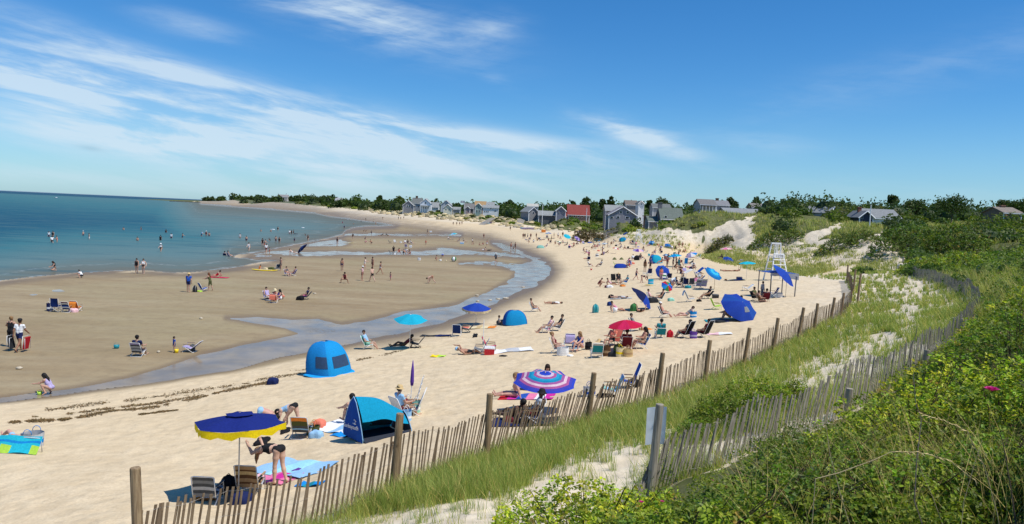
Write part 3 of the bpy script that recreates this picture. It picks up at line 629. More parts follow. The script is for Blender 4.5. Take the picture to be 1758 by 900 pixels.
for a in [(1525, 330, 330, 22, GR[4], 'tall dark tree rising alone above the woods right of the grey house'), (1441, 250, 348, 26, GR[0], 'round bushy tree just left of the grey house with brick chimney'),
          (1250, 330, 338, 24, GR[4], 'loose crowned tree behind the gambrel roofed houses'), (1291, 330, 339, 20, GR[0], 'dark rounded tree right of the gambrel roofed houses'),
          (1110, 420, 337, 14, GR[0], 'dark narrow tree behind the green roofed house'), (1132, 420, 341, 34, GR[4], 'spreading airy tree above the green roofed house'),
          (1043, 420, 337, 14, GR[0], 'dark round topped tree behind the steep gabled grey house'), (1030, 430, 340, 16, GR[0], 'dark tree left of the round topped one behind the grey gable'), (1000, 400, 340, 22, GR[4], 'tall tree beside the right end of the red roof'), (979, 420, 343, 10, GR[4], 'thin tree over the middle of the red roof'),
          (648, 640, 336, 13, GR[0], 'single dark round tree left of the white cottages'), (683, 640, 338, 20, GR[1], 'green tree just left of the white cottages'), (870, 640, 344, 18, GR[0], 'domed tree right of the long white house'),
          (1626, 210, 340, 70, GR[0], 'broad dark tree forming the highest hump of the right crest'), (1565, 260, 346, 60, GR[4], 'wide tree left of the highest hump on the right crest'), (1742, 190, 343, 60, GR[0], 'dark tree at the right edge behind the brown house'), (1715, 210, 340, 30, GR[4], 'ragged tree behind the brown house chimney')]: tree(*a)

# --- near bushes, each a thing: stems, foliage, flowers
DARKWOOD = mat((.10, .065, .04), .9, .3, 20)
def bush(px, d, w, hgt, n, leaf, tone, label, fine=True, kind='rose_bush', flowers=(), lift=0., group='bushes in the foreground', depth=None):
    y = d; x = (px-CX)/FPX*d; z0 = gz(x, y)
    t = tag(empty(kind, (x, y, z0)), label, 'bush', group)
    dp = depth or w
    mb = MB(); tips = []
    for k in range(26):
        a = random.uniform(0, 2*math.pi); r = math.sqrt(random.random()); e = Vector((w/2*r*math.cos(a), dp/2*r*math.sin(a), 0))
        e.z = hgt*(.5+.5*math.sqrt(max(0, 1-r*r)))*random.uniform(.75, 1.0)+(gz(x+e.x, y+e.y)-z0); tips.append(e)
        b = e*.35; b.z = 0+(gz(x+b.x, y+b.y)-z0)
        mb.path([b, (b+e)/2+Vector((0, 0, hgt*.12)), e], [.009, .007, .003], 4)
    mb.build('stems', DARKWOOD, t)
    # sprigs: points over an uneven dome, several leaflets each
    ns = n//7; a = RNG.uniform(0, 2*math.pi, ns); r = np.sqrt(RNG.random(ns))*1.03
    X_ = w/2*r*np.cos(a); Y_ = dp/2*r*np.sin(a)
    lump = fbm((X_+x)*2.2+11, (Y_+y)*2.2+5, 3); lump2 = vnoise((X_+x)*5.5, (Y_+y)*5.5)
    top = hgt*np.sqrt(np.clip(1.06-r*r, 0.02, 1))*(.55+.62*lump)+.10*hgt*lump2
    depth_ = RNG.random(ns)**1.25
    Zp = top*(1-depth_*.75)+(ground(X_+x, Y_+y)-z0)
    S = np.stack([X_, Y_, Zp], 1)
    ax = rdir(ns, .35); per = np.cross(ax, rdir(ns)); per /= np.linalg.norm(per, axis=1)[:, None]
    parts = []; tn = vary(tone, ns, .42, .2)*(.5+.95*fbm((X_+x)*1.6+31, (Y_+y)*1.6+7, 2))[:, None]; tn[RNG.random(ns) < .02] = (.15, .12, .05)
    young = lump2 > .62; tn[young] *= np.array((1.45, 1.35, .9))
    for k in range(7):
        f = (k//2+1)/4. if k < 6 else 1.05; sgn = 0 if k == 6 else (1 if k % 2 else -1)
        Pp = S+ax*leaf*(f*2.2-1)+per*leaf*.35*sgn
        axis = per*sgn+ax*.7+RNG.normal(0, .25, (ns, 3))
        parts.append(leaves(Pp, leaf*RNG.uniform(.75, 1.25, ns), tn*RNG.uniform(.85, 1.15, (ns, 1)), fine=fine, nrm=rdir(ns, 1.25), axis=axis, aspect=.66))
    leafobj('foliage', parts, LEAF, t)
    fm = mat((.62, .03, .25), .6, .25, 40, trans=.25); ym = mat((.75, .5, .05), .7)
    for fx, fy, fz, fs in flowers:
        g = MB()
        zt = gz(x+fx, y+fy)-z0+fz
        for ring, (cnt, tilt, ln) in enumerate(((6, .45, 1.), (5, .85, .8), (4, 1.15, .55))):
            for k in range(cnt):
                b = 2*math.pi*k/cnt+ring*.5; o = Vector((fx, fy, zt))
                def pet(u, v, b=b, tilt=tilt, ln=ln, o=o):
                    rr = v*ln*fs; ww = math.sin(min(1, v*1.1)*math.pi*.72)*fs*.55*(u-.5)*2*ln
                    return o+Vector((math.cos(b)*rr*math.cos(tilt)-math.sin(b)*ww, math.sin(b)*rr*math.cos(tilt)+math.cos(b)*ww, rr*math.sin(tilt)+abs(u-.5)*fs*.25))
                g.grid(pet, 3, 4)
        f_ = g.build('flower', fm, t, True)
        c = MB(); c.lathe([(.001, fs*.3), (fs*.12, fs*.34), (fs*.001, fs*.4)], (fx, fy, zt), 8); c.build('flower_centre', ym, f_)
YG = (.15, .205, .03); MG = (.095, .15, .026); DG = (.062, .108, .022)
bush(1030, 8.0, 2.3, .95, 9500, .045, YG, 'yellow green rose bush at the bottom edge left of the grey sign post')
bush(1170, 5.6, 1.9, .62, 6500, .042, MG, 'leafy rose bush with small pink blossoms right of the grey sign post', flowers=((-.14, .3, .66, .022), (.04, .35, .62, .018)))
bush(1330, 6.4, 2.2, .66, 6500, .042, DG, 'dark leaved rose bush below the grey slat fence', flowers=((-.35, .25, .66, .018),))
bush(1180, 7.4, 1.7, .55, 3600, .042, MG, 'mid green rose bush against the foot of the grey slat fence')
bush(1420, 8.3, 2.2, .8, 5500, .045, DG, 'rose bush with dry grass behind it beside the second grey fence post')
bush(1560, 6.3, 2.0, .62, 5200, .042, MG, 'rose bush hung with pale grass stalks at the bottom right')
bush(1590, 9.4, 2.6, 1.18, 7000, .05, YG, 'tall bright bayberry bush behind the arching dry stalks', kind='bayberry_bush')
bush(1745, 8.4, 2.3, .9, 6500, .045, MG, 'rose bush with a large magenta flower at the right edge', flowers=((-.65, -.75, 6.97-gz(5.03, 7.65), .075),))
bush(1720, 6.0, 1.6, .6, 4500, .042, DG, 'dark rose bush in the bottom right corner')
bush(1760, 12.5, 3.6, 1.3, 7000, .055, DG, 'dark rounded bush high on the right edge above the flower', kind='bayberry_bush')
bush(1705, 15.5, 3.0, .85, 6000, .055, MG, 'green bush on the slope right of the third grey fence post', kind='bayberry_bush')
bush(1780, 18.5, 4.2, 1.5, 6500, .06, YG, 'yellowish bush at the right edge above the dark rounded one', kind='bayberry_bush')
bush(1752, 22, 3.6, 1.0, 5000, .065, MG, 'loose bush just right of the bend in the grey fence', kind='bayberry_bush')
bush(1770, 28, 5, 1.4, 5500, .075, DG, 'dark thick bush upslope at the right edge', kind='bayberry_bush')
bush(1570, 12.2, 2.2, .7, 4500, .05, MG, 'low bush leaning on the grey slats between the second and third posts', kind='bayberry_bush')
bush(1285, 19.0, 2.7, 1.25, 9000, .055, (.085, .135, .018), 'bright green bush alone on the dune between the two fences', kind='bayberry_bush', group='bushes on the dune')
bush(1372, 20.0, 1.1, .75, 2500, .055, (.085, .13, .02), 'small bush at the right foot of the lone dune bush', kind='bayberry_bush', group='bushes on the dune')
bush(1208, 18.0, 1.1, .55, 2200, .055, (.08, .13, .022), 'low bush at the left foot of the lone dune bush', kind='bayberry_bush', group='bushes on the dune')
bush(1622, 78, 9, 1.9, 5000, .2, (.105, .15, .022), 'bright low bush beside the pale sandbags at the trail end', kind='bayberry_bush', fine=False, group='bushes on the dune')
bush(1590, 112, 17, 5.2, 9000, .3, (.045, .08, .018), 'big dark bush at the foot of the sand bluff', kind='bayberry_bush', fine=False, group='bushes on the bluff', depth=12)
bush(1706, 150, 21, 4.2, 7000, .32, (.05, .085, .022), 'wide dark bush hiding the lower walls of the brown house', kind='bayberry_bush', fine=False, group='bushes on the bluff', depth=10)
bush(1450, 128, 10, 2.6, 4200, .3, (.055, .085, .028), 'dark bush on the middle spur of the bluff', kind='bayberry_bush', fine=False, group='bushes on the bluff')
bush(1330, 158, 11, 2.6, 4500, .34, (.055, .085, .028), 'dark bush hanging over the left sand slope of the bluff', kind='bayberry_bush', fine=False, group='bushes on the bluff')
bush(1232, 188, 7, 3.0, 2500, .36, (.05, .06, .035), 'dark brownish bush at the left end of the high sand slope', kind='bayberry_bush', fine=False, group='bushes on the bluff')
bush(1008, 232, 10, 4.0, 3000, .42, (.055, .05, .035), 'dark dry bush beside the wooden stairway', kind='bayberry_bush', fine=False, group='bushes on the bluff')

# dead grass and long stalks in the foreground, dead twig on the dune
wt = vegm*(Yw > 5)*(Yw < 16)*(uu > 1280)*(uu < 1800)*(.2+np.exp(-((uu-1470)/90)**2-((vv-760)/45)**2)*1.6+np.exp(-((uu-1600)/140)**2-((vv-880)/40)**2)*1.6+.5*np.exp(-((uu-1545)/60)**2-((vv-640)/40)**2))
T = scatter(wt, 300); nb_ = 8; P = np.repeat(T, nb_, 0); n = len(P); P = P+np.concatenate([RNG.normal(0, .10, (n, 2)), np.zeros((n, 1))], 1)
col_ = np.array((.40, .33, .19))*RNG.uniform(.6, 1.25, (n, 1)); g_ = RNG.random(n) < .25; col_[g_] = np.array((.13, .19, .05))*RNG.uniform(.7, 1.3, (g_.sum(), 1))
V, F, C = blades(P, RNG.uniform(.35, .95, n), RNG.uniform(.003, .007, n), np.full(n, .9), col_, 4)
tag(mobj('dry_grass', np_mesh('dry_grass', V, F, [GRASSM], cols=C)), 'dry and green grass blades tangled through the foreground bushes', 'grass', kind='stuff')
STRAWM = mat((.50, .41, .24), .8, .2, 30)
def stalk(pts, d, r, label, seed=0, rz=None, seedhead=None):
    """one long dry stalk traced through pixels at a given distance"""
    W_ = []
    for i, (px, py) in enumerate(pts):
        dd = d[i] if isinstance(d, (list, tuple)) else d
        v = ray(px, py); W_.append(Vector((0, 0, HC))+v*dd)
    b = W_[0].copy(); t = tag(empty('grass_stalk', b), label, 'dry stalk', 'long stalks in the foreground')
    q = [p - b for p in W_]; q = [Vector((0, 0, min(0, gz(b.x, b.y)-b.z)))]+q if seed == 0 else q
    mb = MB(); N = len(q); mb.path(q, [r*(1-.65*i/(N-1)) for i in range(N)], 5); mb.build('stem', STRAWM if not rz else mat(rz, .85, .25, 25), t)
    if seedhead:
        g = MB(); L = q[-seedhead:]
        for i in range(len(L)-1):
            for k in range(9):
                f = k/9; o = L[i].lerp(L[i+1], f); dv = (L[i+1]-L[i]).normalized()+Vector((random.uniform(-.5, .5), random.uniform(-.5, .5), random.uniform(-.6, .3)))
                g.path([o, o+dv.normalized()*.016, o+dv.normalized()*.034], [.0015, .004, .0008], 4)
        g.build('seed_head', mat((.60, .49, .24), .8, .2, 40), t)

stalk([(1460, 905), (1446, 860), (1425, 780), (1416, 715), (1412, 660)], 5.2, .0042, 'upright pale stalk in front of the second grey fence post')
stalk([(1400, 822), (1440, 812), (1500, 790), (1530, 776), (1575, 776), (1630, 790), (1680, 830)], 5.0, .0034, 'arching pale grass stalk with a drooping feathery head', seedhead=4)
stalk([(1585, 905), (1570, 860), (1574, 790), (1582, 720), (1572, 690), (1568, 640)], 5.2, .0055, 'crooked grey twig rising past the grass heads', rz=(.24, .2, .17))
stalk([(1725, 960), (1712, 880), (1690, 800), (1660, 740), (1620, 722), (1580, 710)], 5.0, .0034, 'long grass stalk bending left with a pale seed head', seedhead=4)
stalk([(1745, 905), (1736, 840), (1722, 760), (1716, 742)], 5.0, .0062, 'thick brown dead stem at the lower right', rz=(.12, .09, .07))
stalk([(1620, 905), (1600, 850), (1578, 800), (1576, 770)], 5.1, .0035, 'thin leaning straw stalk beside the crooked grey twig')
stalk([(1650, 905), (1655, 860), (1672, 800), (1686, 756)], 4.9, .003, 'thin pale stalk leaning right under the magenta flower')
stalk([(1565, 640), (1562, 610), (1566, 590), (1572, 578), (1575, 560)], 14.0, .014, 'dead forked twig standing on the dune behind the grey fence', rz=(.2, .17, .14))
stalk([(1365, 740), (1362, 700), (1358, 660), (1357, 605)], 20.0, .010, 'thin white dead stem above the lone dune bush', rz=(.42, .38, .3))

# --- slat fences
def fence(name, label, ctl, posts, slat_h, spacing, slatm, postm, leans, wid=.047, pr=.08, group=None):
    pts = [Vector(((px-CX)/FPX*d, d, 0)) for px, d, *_ in ctl]
    L = [0.]
    for a, b in zip(pts[:-1], pts[1:]): L.append(L[-1]+(b-a).length)
    def P(t):
        i = max(0, min(len(pts)-2, int(np.searchsorted(L, t))-1)); f = (t-L[i])/(L[i+1]-L[i])
        a = pts[max(0, i-1)]; b = pts[i]; c = pts[i+1]; d_ = pts[min(len(pts)-1, i+2)]
        q = .5*((2*b)+(c-a)*f+(2*a-5*b+4*c-d_)*f*f+(3*b-a-3*c+d_)*f**3)
        dv = (c-b).normalized(); return q, dv
    o = pts[0]; root = tag(empty(name, (o.x, o.y, gz(o.x, o.y))), label, 'fence'); base = Vector(root.location)
    k = 0; t = L[0]; bays = {}; wires = {0: [], 1: [], 2: []}
    while t < L[-1]:
        i = max(0, min(len(pts)-2, int(np.searchsorted(L, t))-1)); q, dv = P(t); z = gz(q.x, q.y)+.03*math.sin(t*1.3)
        ln = leans[min(i, len(leans)-1)]; f = (t-L[i])/(L[i+1]-L[i]); ln2 = leans[min(i+1, len(leans)-1)]; ln = math.radians(ln*(1-f)+ln2*f+random.gauss(0, 1.6))
        sag = .10*math.sin(math.pi*f)**2
        nrm = Vector((dv.y, -dv.x, 0)); upv = (Vector((0, 0, 1))*math.cos(ln)+dv*math.sin(ln)+nrm*random.gauss(0, .02)).normalized()
        h_ = slat_h*random.uniform(.94, 1.03); c = Vector((q.x, q.y, z-.12-sag))-base
        side = dv.cross(upv).normalized(); xd = upv.cross(side).normalized()
        R = Matrix((xd, side, upv)).transposed()
        mb = bays.setdefault(i, MB()); mb.box(c+upv*h_/2, (wid*random.uniform(.85, 1.15), .008, h_), R)
        for w_, hh in ((0, .3), (1, .65), (2, .95)): wires[w_].append(c+upv*h_*hh+side*.008)
        t += spacing*random.uniform(.86, 1.14)*(.75 if abs(ln) > .3 else 1)
    for mb in bays.values(): mb.build('slat_panel', slatm, root)
    wb = MB()
    for w_ in wires.values(): wb.path(w_[::2], .0022, 4)
    wb.build('wire', mat((.2, .19, .18), .5, .1, spec=.5, metal=.6), root)
    for px, py, d, lean in posts:
        x = (px-CX)/FPX*d; v = ray(px, py); s = d/v.y; top = Vector((v.x*s, v.y*s, HC+v.z*s)); zb = gz(top.x, top.y)-.3
        H = top.z-zb; b = Vector((top.x-math.tan(math.radians(lean))*H, top.y+random.uniform(-.05, .05), zb))
        mb = MB(); ax = (top-b); n_ = 6
        mb.path([b-base]+[b-base+ax*(j/n_) for j in range(1, n_)]+[top-base-ax*.008, top-base], [pr*1.04]+[pr*(1.03+random.uniform(-.015, .015)) for j in range(1, n_)]+[pr, pr*.93], 14)
        mb.build('post', postm, root, False)
    return root
m, nt, out = new_mat('weathered_post'); c = nt.coord()
g = nt.noise(nt.mapping(c, sc=(26, 26, 1.2)), 1., 5, .65, .6); kn = nt.noise(nt.mapping(c, sc=(6, 6, 3)), 1., 3)
cc = nt.mix(nt.mr(g, .3, .72), (.17, .11, .06), (.40, .29, .175)); cc = nt.mix(nt.mr(kn, .62, .74, 0, .7), cc, (.07, .042, .024))
pb = nt.node('ShaderNodeBsdfPrincipled', {'Base Color': cc, 'Roughness': .85, 'Specular IOR Level': .2, 'Normal': nt.bump(g, .5, .01)})
nt.l.new(pb.outputs[0], out.inputs[0]); POSTM = m
m, nt, out = new_mat('grey_weathered_wood'); c = nt.coord()
g = nt.noise(nt.mapping(c, sc=(30, 30, 1.5)), 1., 5, .65, .6)
cc = nt.mix(nt.mr(g, .3, .72), (.19, .165, .135), (.46, .42, .35))
pb = nt.node('ShaderNodeBsdfPrincipled', {'Base Color': cc, 'Roughness': .9, 'Specular IOR Level': .15, 'Normal': nt.bump(g, .5, .008)})
nt.l.new(pb.outputs[0], out.inputs[0]); GREYW = m
m, nt, out = new_mat('brown_slat_wood'); c = nt.coord()
g = nt.noise(nt.mapping(c, sc=(7, 7, .9)), 1., 4, .6, .4)
cc = nt.mix(nt.mr(g, .3, .72), (.125, .085, .055), (.29, .215, .145))
pb = nt.node('ShaderNodeBsdfPrincipled', {'Base Color': cc, 'Roughness': .9, 'Specular IOR Level': .15})
nt.l.new(pb.outputs[0], out.inputs[0]); SLATM = m
fence('sand_fence', 'brown wooden slat fence with tall round posts along the back of the beach', _fence1[1:],
      [(232, 803, 11.4, -3), (687, 710, 15.5, 2.6), (841, 676, 18.5, .4), (1020, 640, 22.5, 4), (1138, 606, 25, 4), (1219, 584, 28.5, 4), (1287, 563, 32, 5), (1336, 546, 35.5, 5), (1380, 528, 39, 6.5), (1404, 521, 42, 4), (1433, 511, 45, 5), (1449, 503, 48, 5), (1478, 470, 55, 3), (1469, 462, 66, 2), (1456, 455, 78, 0)],
      1.42, .105, SLATM, POSTM, [7, 8, 17, 27, 9, 6, 5, 5, 5, 5, 5, 4, 3, 2, 0])
fence('sand_fence', 'grey weathered slat fence with short posts along the bushes', _fence2,
      [(1133, 694, 13.7, 3), (1459, 667, 15.5, 2), (1592, 601, 19, 6), (1655, 548, 24, 5), (1687, 511, 31, 2), (1672, 491, 40, 3), (1662, 478, 48, 2), (1612, 473, 62, 0), (1573, 462, 76, 6)],
      1.28, .072, GREYW, GREYW, [56, 12, 12, 13, 8, 6, 5, 4, 3, 2, 0], wid=.036, pr=.075)
# placard on the near grey post, seen from behind
v = ray(1117, 735); s_ = 13.85/v.y; c = Vector((v.x*s_, v.y*s_, HC+v.z*s_))
t = tag(empty('notice_sign', c), 'blank white backed notice panel nailed to the grey post nearest the camera', 'sign')
mb = MB()
for th in (0, .004): mb.grid(lambda u, w_: (-.07+.36*u, .10+th-.16*(u-.35)**2*4*.25, -.36+.72*w_+.05*u), 8, 4)
mb.build('panel', mat((.9, .93, .95), .45, .04, 8, trans=.65), t, True)
for z_ in (.2, -.2):
    mb = MB(); mb.box((.16, .07, z_), (.03, .07, .012)); mb.build('bracket', mat('steel', .4, metal=.8), t)
# ================================================================== PEOPLE
def surfnet(f, o, h):
    """surface of f = 0 as quads (f < 0 inside)"""
    s = f < 0; nx, ny, nz = f.shape
    c = [s[i:nx-1+i, j:ny-1+j, k:nz-1+k] for i in (0, 1) for j in (0, 1) for k in (0, 1)]
    a = np.sum(c, 0); act = (a > 0) & (a < 8); I = -np.ones(act.shape, int); I[act] = np.arange(act.sum())
    ii = np.argwhere(act); acc = np.zeros((len(ii), 3)); cnt = np.zeros(len(ii))
    offs = [(i, j, k) for i in (0, 1) for j in (0, 1) for k in (0, 1)]
    for A in offs:
        for ax in range(3):
            if A[ax]: continue
            B = list(A); B[ax] = 1
            fa = f[ii[:, 0]+A[0], ii[:, 1]+A[1], ii[:, 2]+A[2]]; fb = f[ii[:, 0]+B[0], ii[:, 1]+B[1], ii[:, 2]+B[2]]
            x = (fa < 0) != (fb < 0); t = fa[x]/(fa[x]-fb[x]); q = np.tile(np.array(A, float), (x.sum(), 1)); q[:, ax] += t
            acc[x] += q; cnt[x] += 1
    V = (ii+acc/cnt[:, None])*h+np.array(o); F = []
    for ax in range(3):
        sl0 = [slice(1, -1)]*3; sl0[ax] = slice(0, -1); sl1 = list(sl0); sl1[ax] = slice(1, None)
        s0 = s[tuple(sl0)]; s1 = s[tuple(sl1)]; e = np.argwhere(s0 != s1); sg = s0[s0 != s1]
        off = np.array([0 if q == ax else 1 for q in range(3)]); p = e+off; b, c_ = [(1, 2), (2, 0), (0, 1)][ax]
        def g(db, dc):
            q = p.copy(); q[:, b] += db; q[:, c_] += dc; return I[q[:, 0], q[:, 1], q[:, 2]]
        Q = np.stack([g(-1, -1), g(0, -1), g(0, 0), g(-1, 0)], 1); Q[~sg] = Q[~sg][:, ::-1]; F.append(Q)
    return V, np.concatenate(F)
def capsule(P, a, b, ra, rb):
    a = np.array(a); b = np.array(b); d = b-a; t = np.clip(((P-a) @ d)/(d @ d+1e-9), 0, 1)
    return np.linalg.norm(P-a-t[..., None]*d, axis=-1)-(ra+(rb-ra)*t), t
def smin(a, b, k): h = np.clip(.5+.5*(b-a)/k, 0, 1); return b*(1-h)+a*h-k*h*(1-h)
def dirv(a, ab=0., sx=1):
    a = math.radians(a); ab = math.radians(ab); return np.array((sx*math.sin(ab), math.sin(a)*math.cos(ab), -math.cos(a)*math.cos(ab)))
# pose: t torso lean, n neck/head lean, h hips (left, right), k knees, s shoulder, e elbow, ab arm spread, hs hip spread
POSES = dict(
 stand=dict(t=2, n=4, h=(3, -3), k=(2, 4), s=(4, -6), e=(14, 18), ab=(9, 9)),
 lookdown=dict(t=8, n=32, h=(2, -2), k=(2, 4), s=(24, 20), e=(70, 80), ab=(6, 6)),
 hips=dict(t=0, n=2, h=(4, -5), k=(2, 8), s=(-14, 8), e=(55, 60), ab=(28, 10)),
 walk=dict(t=4, n=4, h=(24, -20), k=(6, 22), s=(-22, 24), e=(18, 28), ab=(8, 8)),
 bend=dict(t=98, n=112, h=(14, -4), k=(8, 10), s=(20, 10), e=(16, 40), ab=(6, 10)),
 bendhair=dict(t=94, n=128, h=(6, -4), k=(6, 14), s=(62, 52), e=(88, 96), ab=(12, 12)),
 stoop=dict(t=112, n=120, h=(32, -14), k=(4, 26), s=(6, -8), e=(4, 8), ab=(10, 10)),
 squat=dict(t=34, n=30, h=(112, 104), k=(140, 136), s=(52, 44), e=(34, 40), ab=(10, 10), hs=14),
 kneel=dict(t=18, n=26, h=(62, 66), k=(146, 150), s=(30, 26), e=(40, 44), ab=(10, 10), hs=8),
 sit=dict(t=12, n=14, h=(128, 122), k=(108, 104), s=(58, 52), e=(14, 20), ab=(8, 8), hs=6),
 sitlegs=dict(t=4, n=10, h=(88, 90), k=(6, 14), s=(-26, -18), e=(6, 6), ab=(16, 16), hs=9),
 cross=dict(t=10, n=24, h=(94, 94), k=(112, 118), s=(40, 34), e=(46, 50), ab=(12, 12), hs=38),
 chair=dict(t=-26, n=-6, h=(92, 84), k=(62, 40), s=(26, 20), e=(46, 56), ab=(14, 14), hs=6, z=.27),
 chairup=dict(t=-14, n=8, h=(88, 94), k=(58, 66), s=(34, 30), e=(66, 60), ab=(12, 12), hs=8, z=.28),
 recline=dict(t=-48, n=-22, h=(84, 104), k=(4, 48), s=(-38, -34), e=(52, 56), ab=(16, 16), hs=5),
 lie=dict(t=-88, n=-84, h=(90, 98), k=(4, 18), s=(86, 80), e=(6, 14), ab=(14, 14), hs=6),
 liehand=dict(t=-86, n=-70, h=(90, 110), k=(4, 50), s=(-150, 60), e=(60, 40), ab=(20, 14), hs=6),
 prone=dict(t=86, n=70, h=(-88, -90), k=(4, 6), s=(120, 116), e=(60, 66), ab=(26, 26), hs=6),
 reach=dict(t=14, n=10, h=(10, -12), k=(6, 8), s=(52, 40), e=(24, 30), ab=(8, 8)),
 wade=dict(t=6, n=6, h=(8, -8), k=(6, 10), s=(30, 24), e=(44, 50), ab=(38, 38)),
)
_bodies = {}
def body(pose, kid=False, fem=False, fine=.026):
    key = (pose, kid, fem, fine)
    if key in _bodies: return _bodies[key]
    q = POSES[pose]; hs = q.get('hs', 2); W = .165 if fem else .19; hw = .095 if fem else .085
    lg = .40 if not kid else .34
    pel = np.zeros(3); up = dirv(180-q['t']); up = np.array((0, math.sin(math.radians(q['t'])), math.cos(math.radians(q['t'])))); hd = np.array((0, math.sin(math.radians(q['n'])), math.cos(math.radians(q['n']))))
    fw = np.array((0, up[2], -up[1]))
    ch = pel+up*.36; nk = pel+up*.50; he = nk+hd*(.155 if not kid else .165); B = []   # (a, b, ra, rb, slot)
    waist = .085 if fem else .1
    for sx in (-1, 1):
        B.append((pel+np.array((sx*hw*.8, 0, 0)), pel+up*.10+np.array((sx*.06, 0, 0)), .105 if fem else .098, waist, 4))
        B.append((pel+up*.08+np.array((sx*.055, 0, 0)), pel+up*.24+np.array((sx*.065, 0, 0)), waist, .10, 3))
        B.append((pel+up*.24+np.array((sx*.065, 0, 0)), ch+np.array((sx*W*.55, 0, 0))+up*.05, .105, .092, 2))
        if fem: B.append((ch+fw*.075-up*.07+np.array((sx*.07, 0, 0)), ch+fw*.085-up*.09+np.array((sx*.07, 0, 0)), .055, .055, 2))
    B.append((nk-up*.05, nk+hd*.05, .058, .052, 0))
    hr = .098 if not kid else .108
    B.append((he+hd*.018, he+hd*.05, hr*.92, hr, 1)); fc = np.array((0, hd[2], -hd[1]))
    B.append((he-hd*.055+fc*.028, he+fc*.02, .062, .075, 0))
    B.append((he+fc*.102-hd*.012, he+fc*.085+hd*.02, .014, .01, 0))
    for sx in (-1, 1): B.append((he+np.array((sx*hr*.98, 0, 0))-hd*.01, he+np.array((sx*hr*1.02, 0, 0))+hd*.02, .016, .018, 0))
    fingers = []
    for i, sx in ((0, -1), (1, 1)):
        sh = ch+up*.09+np.array((sx*W, 0, 0)); ua = dirv(q['s'][i], q['ab'][i], sx); el_ = sh+ua*.27
        fa = dirv(q['s'][i]+q['e'][i], q['ab'][i]*.4, sx); wr = el_+fa*.24
        B.append((ch+up*.07+np.array((sx*W*.5, 0, 0)), sh, .075, .068, 6)); B.append((sh, sh+ua*.13, .062, .052, 6)); B.append((sh+ua*.13, el_, .052, .041, 0)); B.append((el_, wr, .044, .030, 0))
        pm = wr+fa*.055; B.append((wr, pm, .030, .034, 0))
        lat = np.cross(fa, (0, 0, 1.)); lat = lat/np.linalg.norm(lat) if np.linalg.norm(lat) > .2 else np.array((1., 0, 0)); pn = np.cross(lat, fa)
        for j in range(4):
            o = pm+fa*.02+lat*(j-1.5)*.019; L = (.066, .075, .07, .055)[j]
            fingers.append([o, o+fa*L*.5+pn*.006, o+fa*L*.95+pn*.022])
        fingers.append([pm-fa*.03+lat*.03*-sx, pm+lat*.055*-sx+pn*.012, pm+fa*.03+lat*.058*-sx+pn*.024])
        hp = pel+np.array((sx*hw, 0, -.02)); th = dirv(q['h'][i], hs, sx); kn = hp+th*lg; sn = dirv(q['h'][i]-q['k'][i], hs*.2, sx); an = kn+sn*lg
        B.append((hp, hp+th*lg*.45, .095 if fem else .088, .078, 5)); B.append((hp+th*lg*.45, kn, .078, .054, 7)); B.append((kn+sn*.03, kn+sn*lg*.35, .053, .056, 0)); B.append((kn+sn*lg*.35, an, .056, .036, 0))
        fd = dirv(q['h'][i]-q['k'][i]+(88 if 'lie' not in pose and pose not in ('recline', 'sitlegs', 'chair') else 74), hs*1.5+6, sx)
        if pose == 'prone' or pose == 'kneel': fd = dirv(q['h'][i]-q['k'][i]+20, 4, sx)
        B.append((an-fd*.03+sn*.03, an+fd*.15+sn*.045, .036, .028, 0))
    pts = np.array([b[0] for b in B]+[b[1] for b in B]); lo = pts.min(0)-.16; hi = pts.max(0)+.16; h = fine
    n = np.ceil((hi-lo)/h).astype(int)+1
    G = np.stack(np.meshgrid(*[lo[i]+np.arange(n[i])*h for i in range(3)], indexing='ij'), -1)
    f = None
    for b in B:
        d, _ = capsule(G, *b[:4]); f = d if f is None else smin(f, d, .028)
    V, F = surfnet(f, lo, h)
    Cn = V[F].mean(1); best = np.full(len(F), 9.); slot = np.zeros(len(F), int)
    for b in B:
        d, _ = capsule(Cn, *b[:4]); u = d < best; best[u] = d[u]; slot[u] = b[4]
    z0 = V[:, 2].min() if 'z' not in q else pel[2]-.10-q['z']
    V = V.copy(); V[:, 2] -= z0
    # fingers: thin bent tubes in the same mesh
    mb = MB()
    for fg in fingers: mb.path([Vector(p)-Vector((0, 0, z0)) for p in fg], [.010, .0095, .007], 5)
    V2 = np.array(mb.v); nF = []
    F4 = [tuple(r) for r in F]
    k = len(V); allF = F4+[tuple(i+k for i in fc_) for fc_ in mb.f]; allV = np.concatenate([V, V2]) if len(V2) else V
    me = bpy.data.meshes.new('person'); me.from_pydata(allV.tolist(), [], allF)
    sm = mat('skin')
    for _ in range(8): me.materials.append(sm)
    me.polygons.foreach_set('material_index', np.concatenate([slot, np.zeros(len(mb.f), int)]).astype(np.int32))
    me.polygons.foreach_set('use_smooth', [True]*len(allF)); me.update()
    he2 = he-np.array((0, 0, z0)); r = (me, he2, hd, fc, nk-np.array((0, 0, z0)), up, hr, wr-np.array((0, 0, z0)))
    _bodies[key] = r; return r
_hair = {}
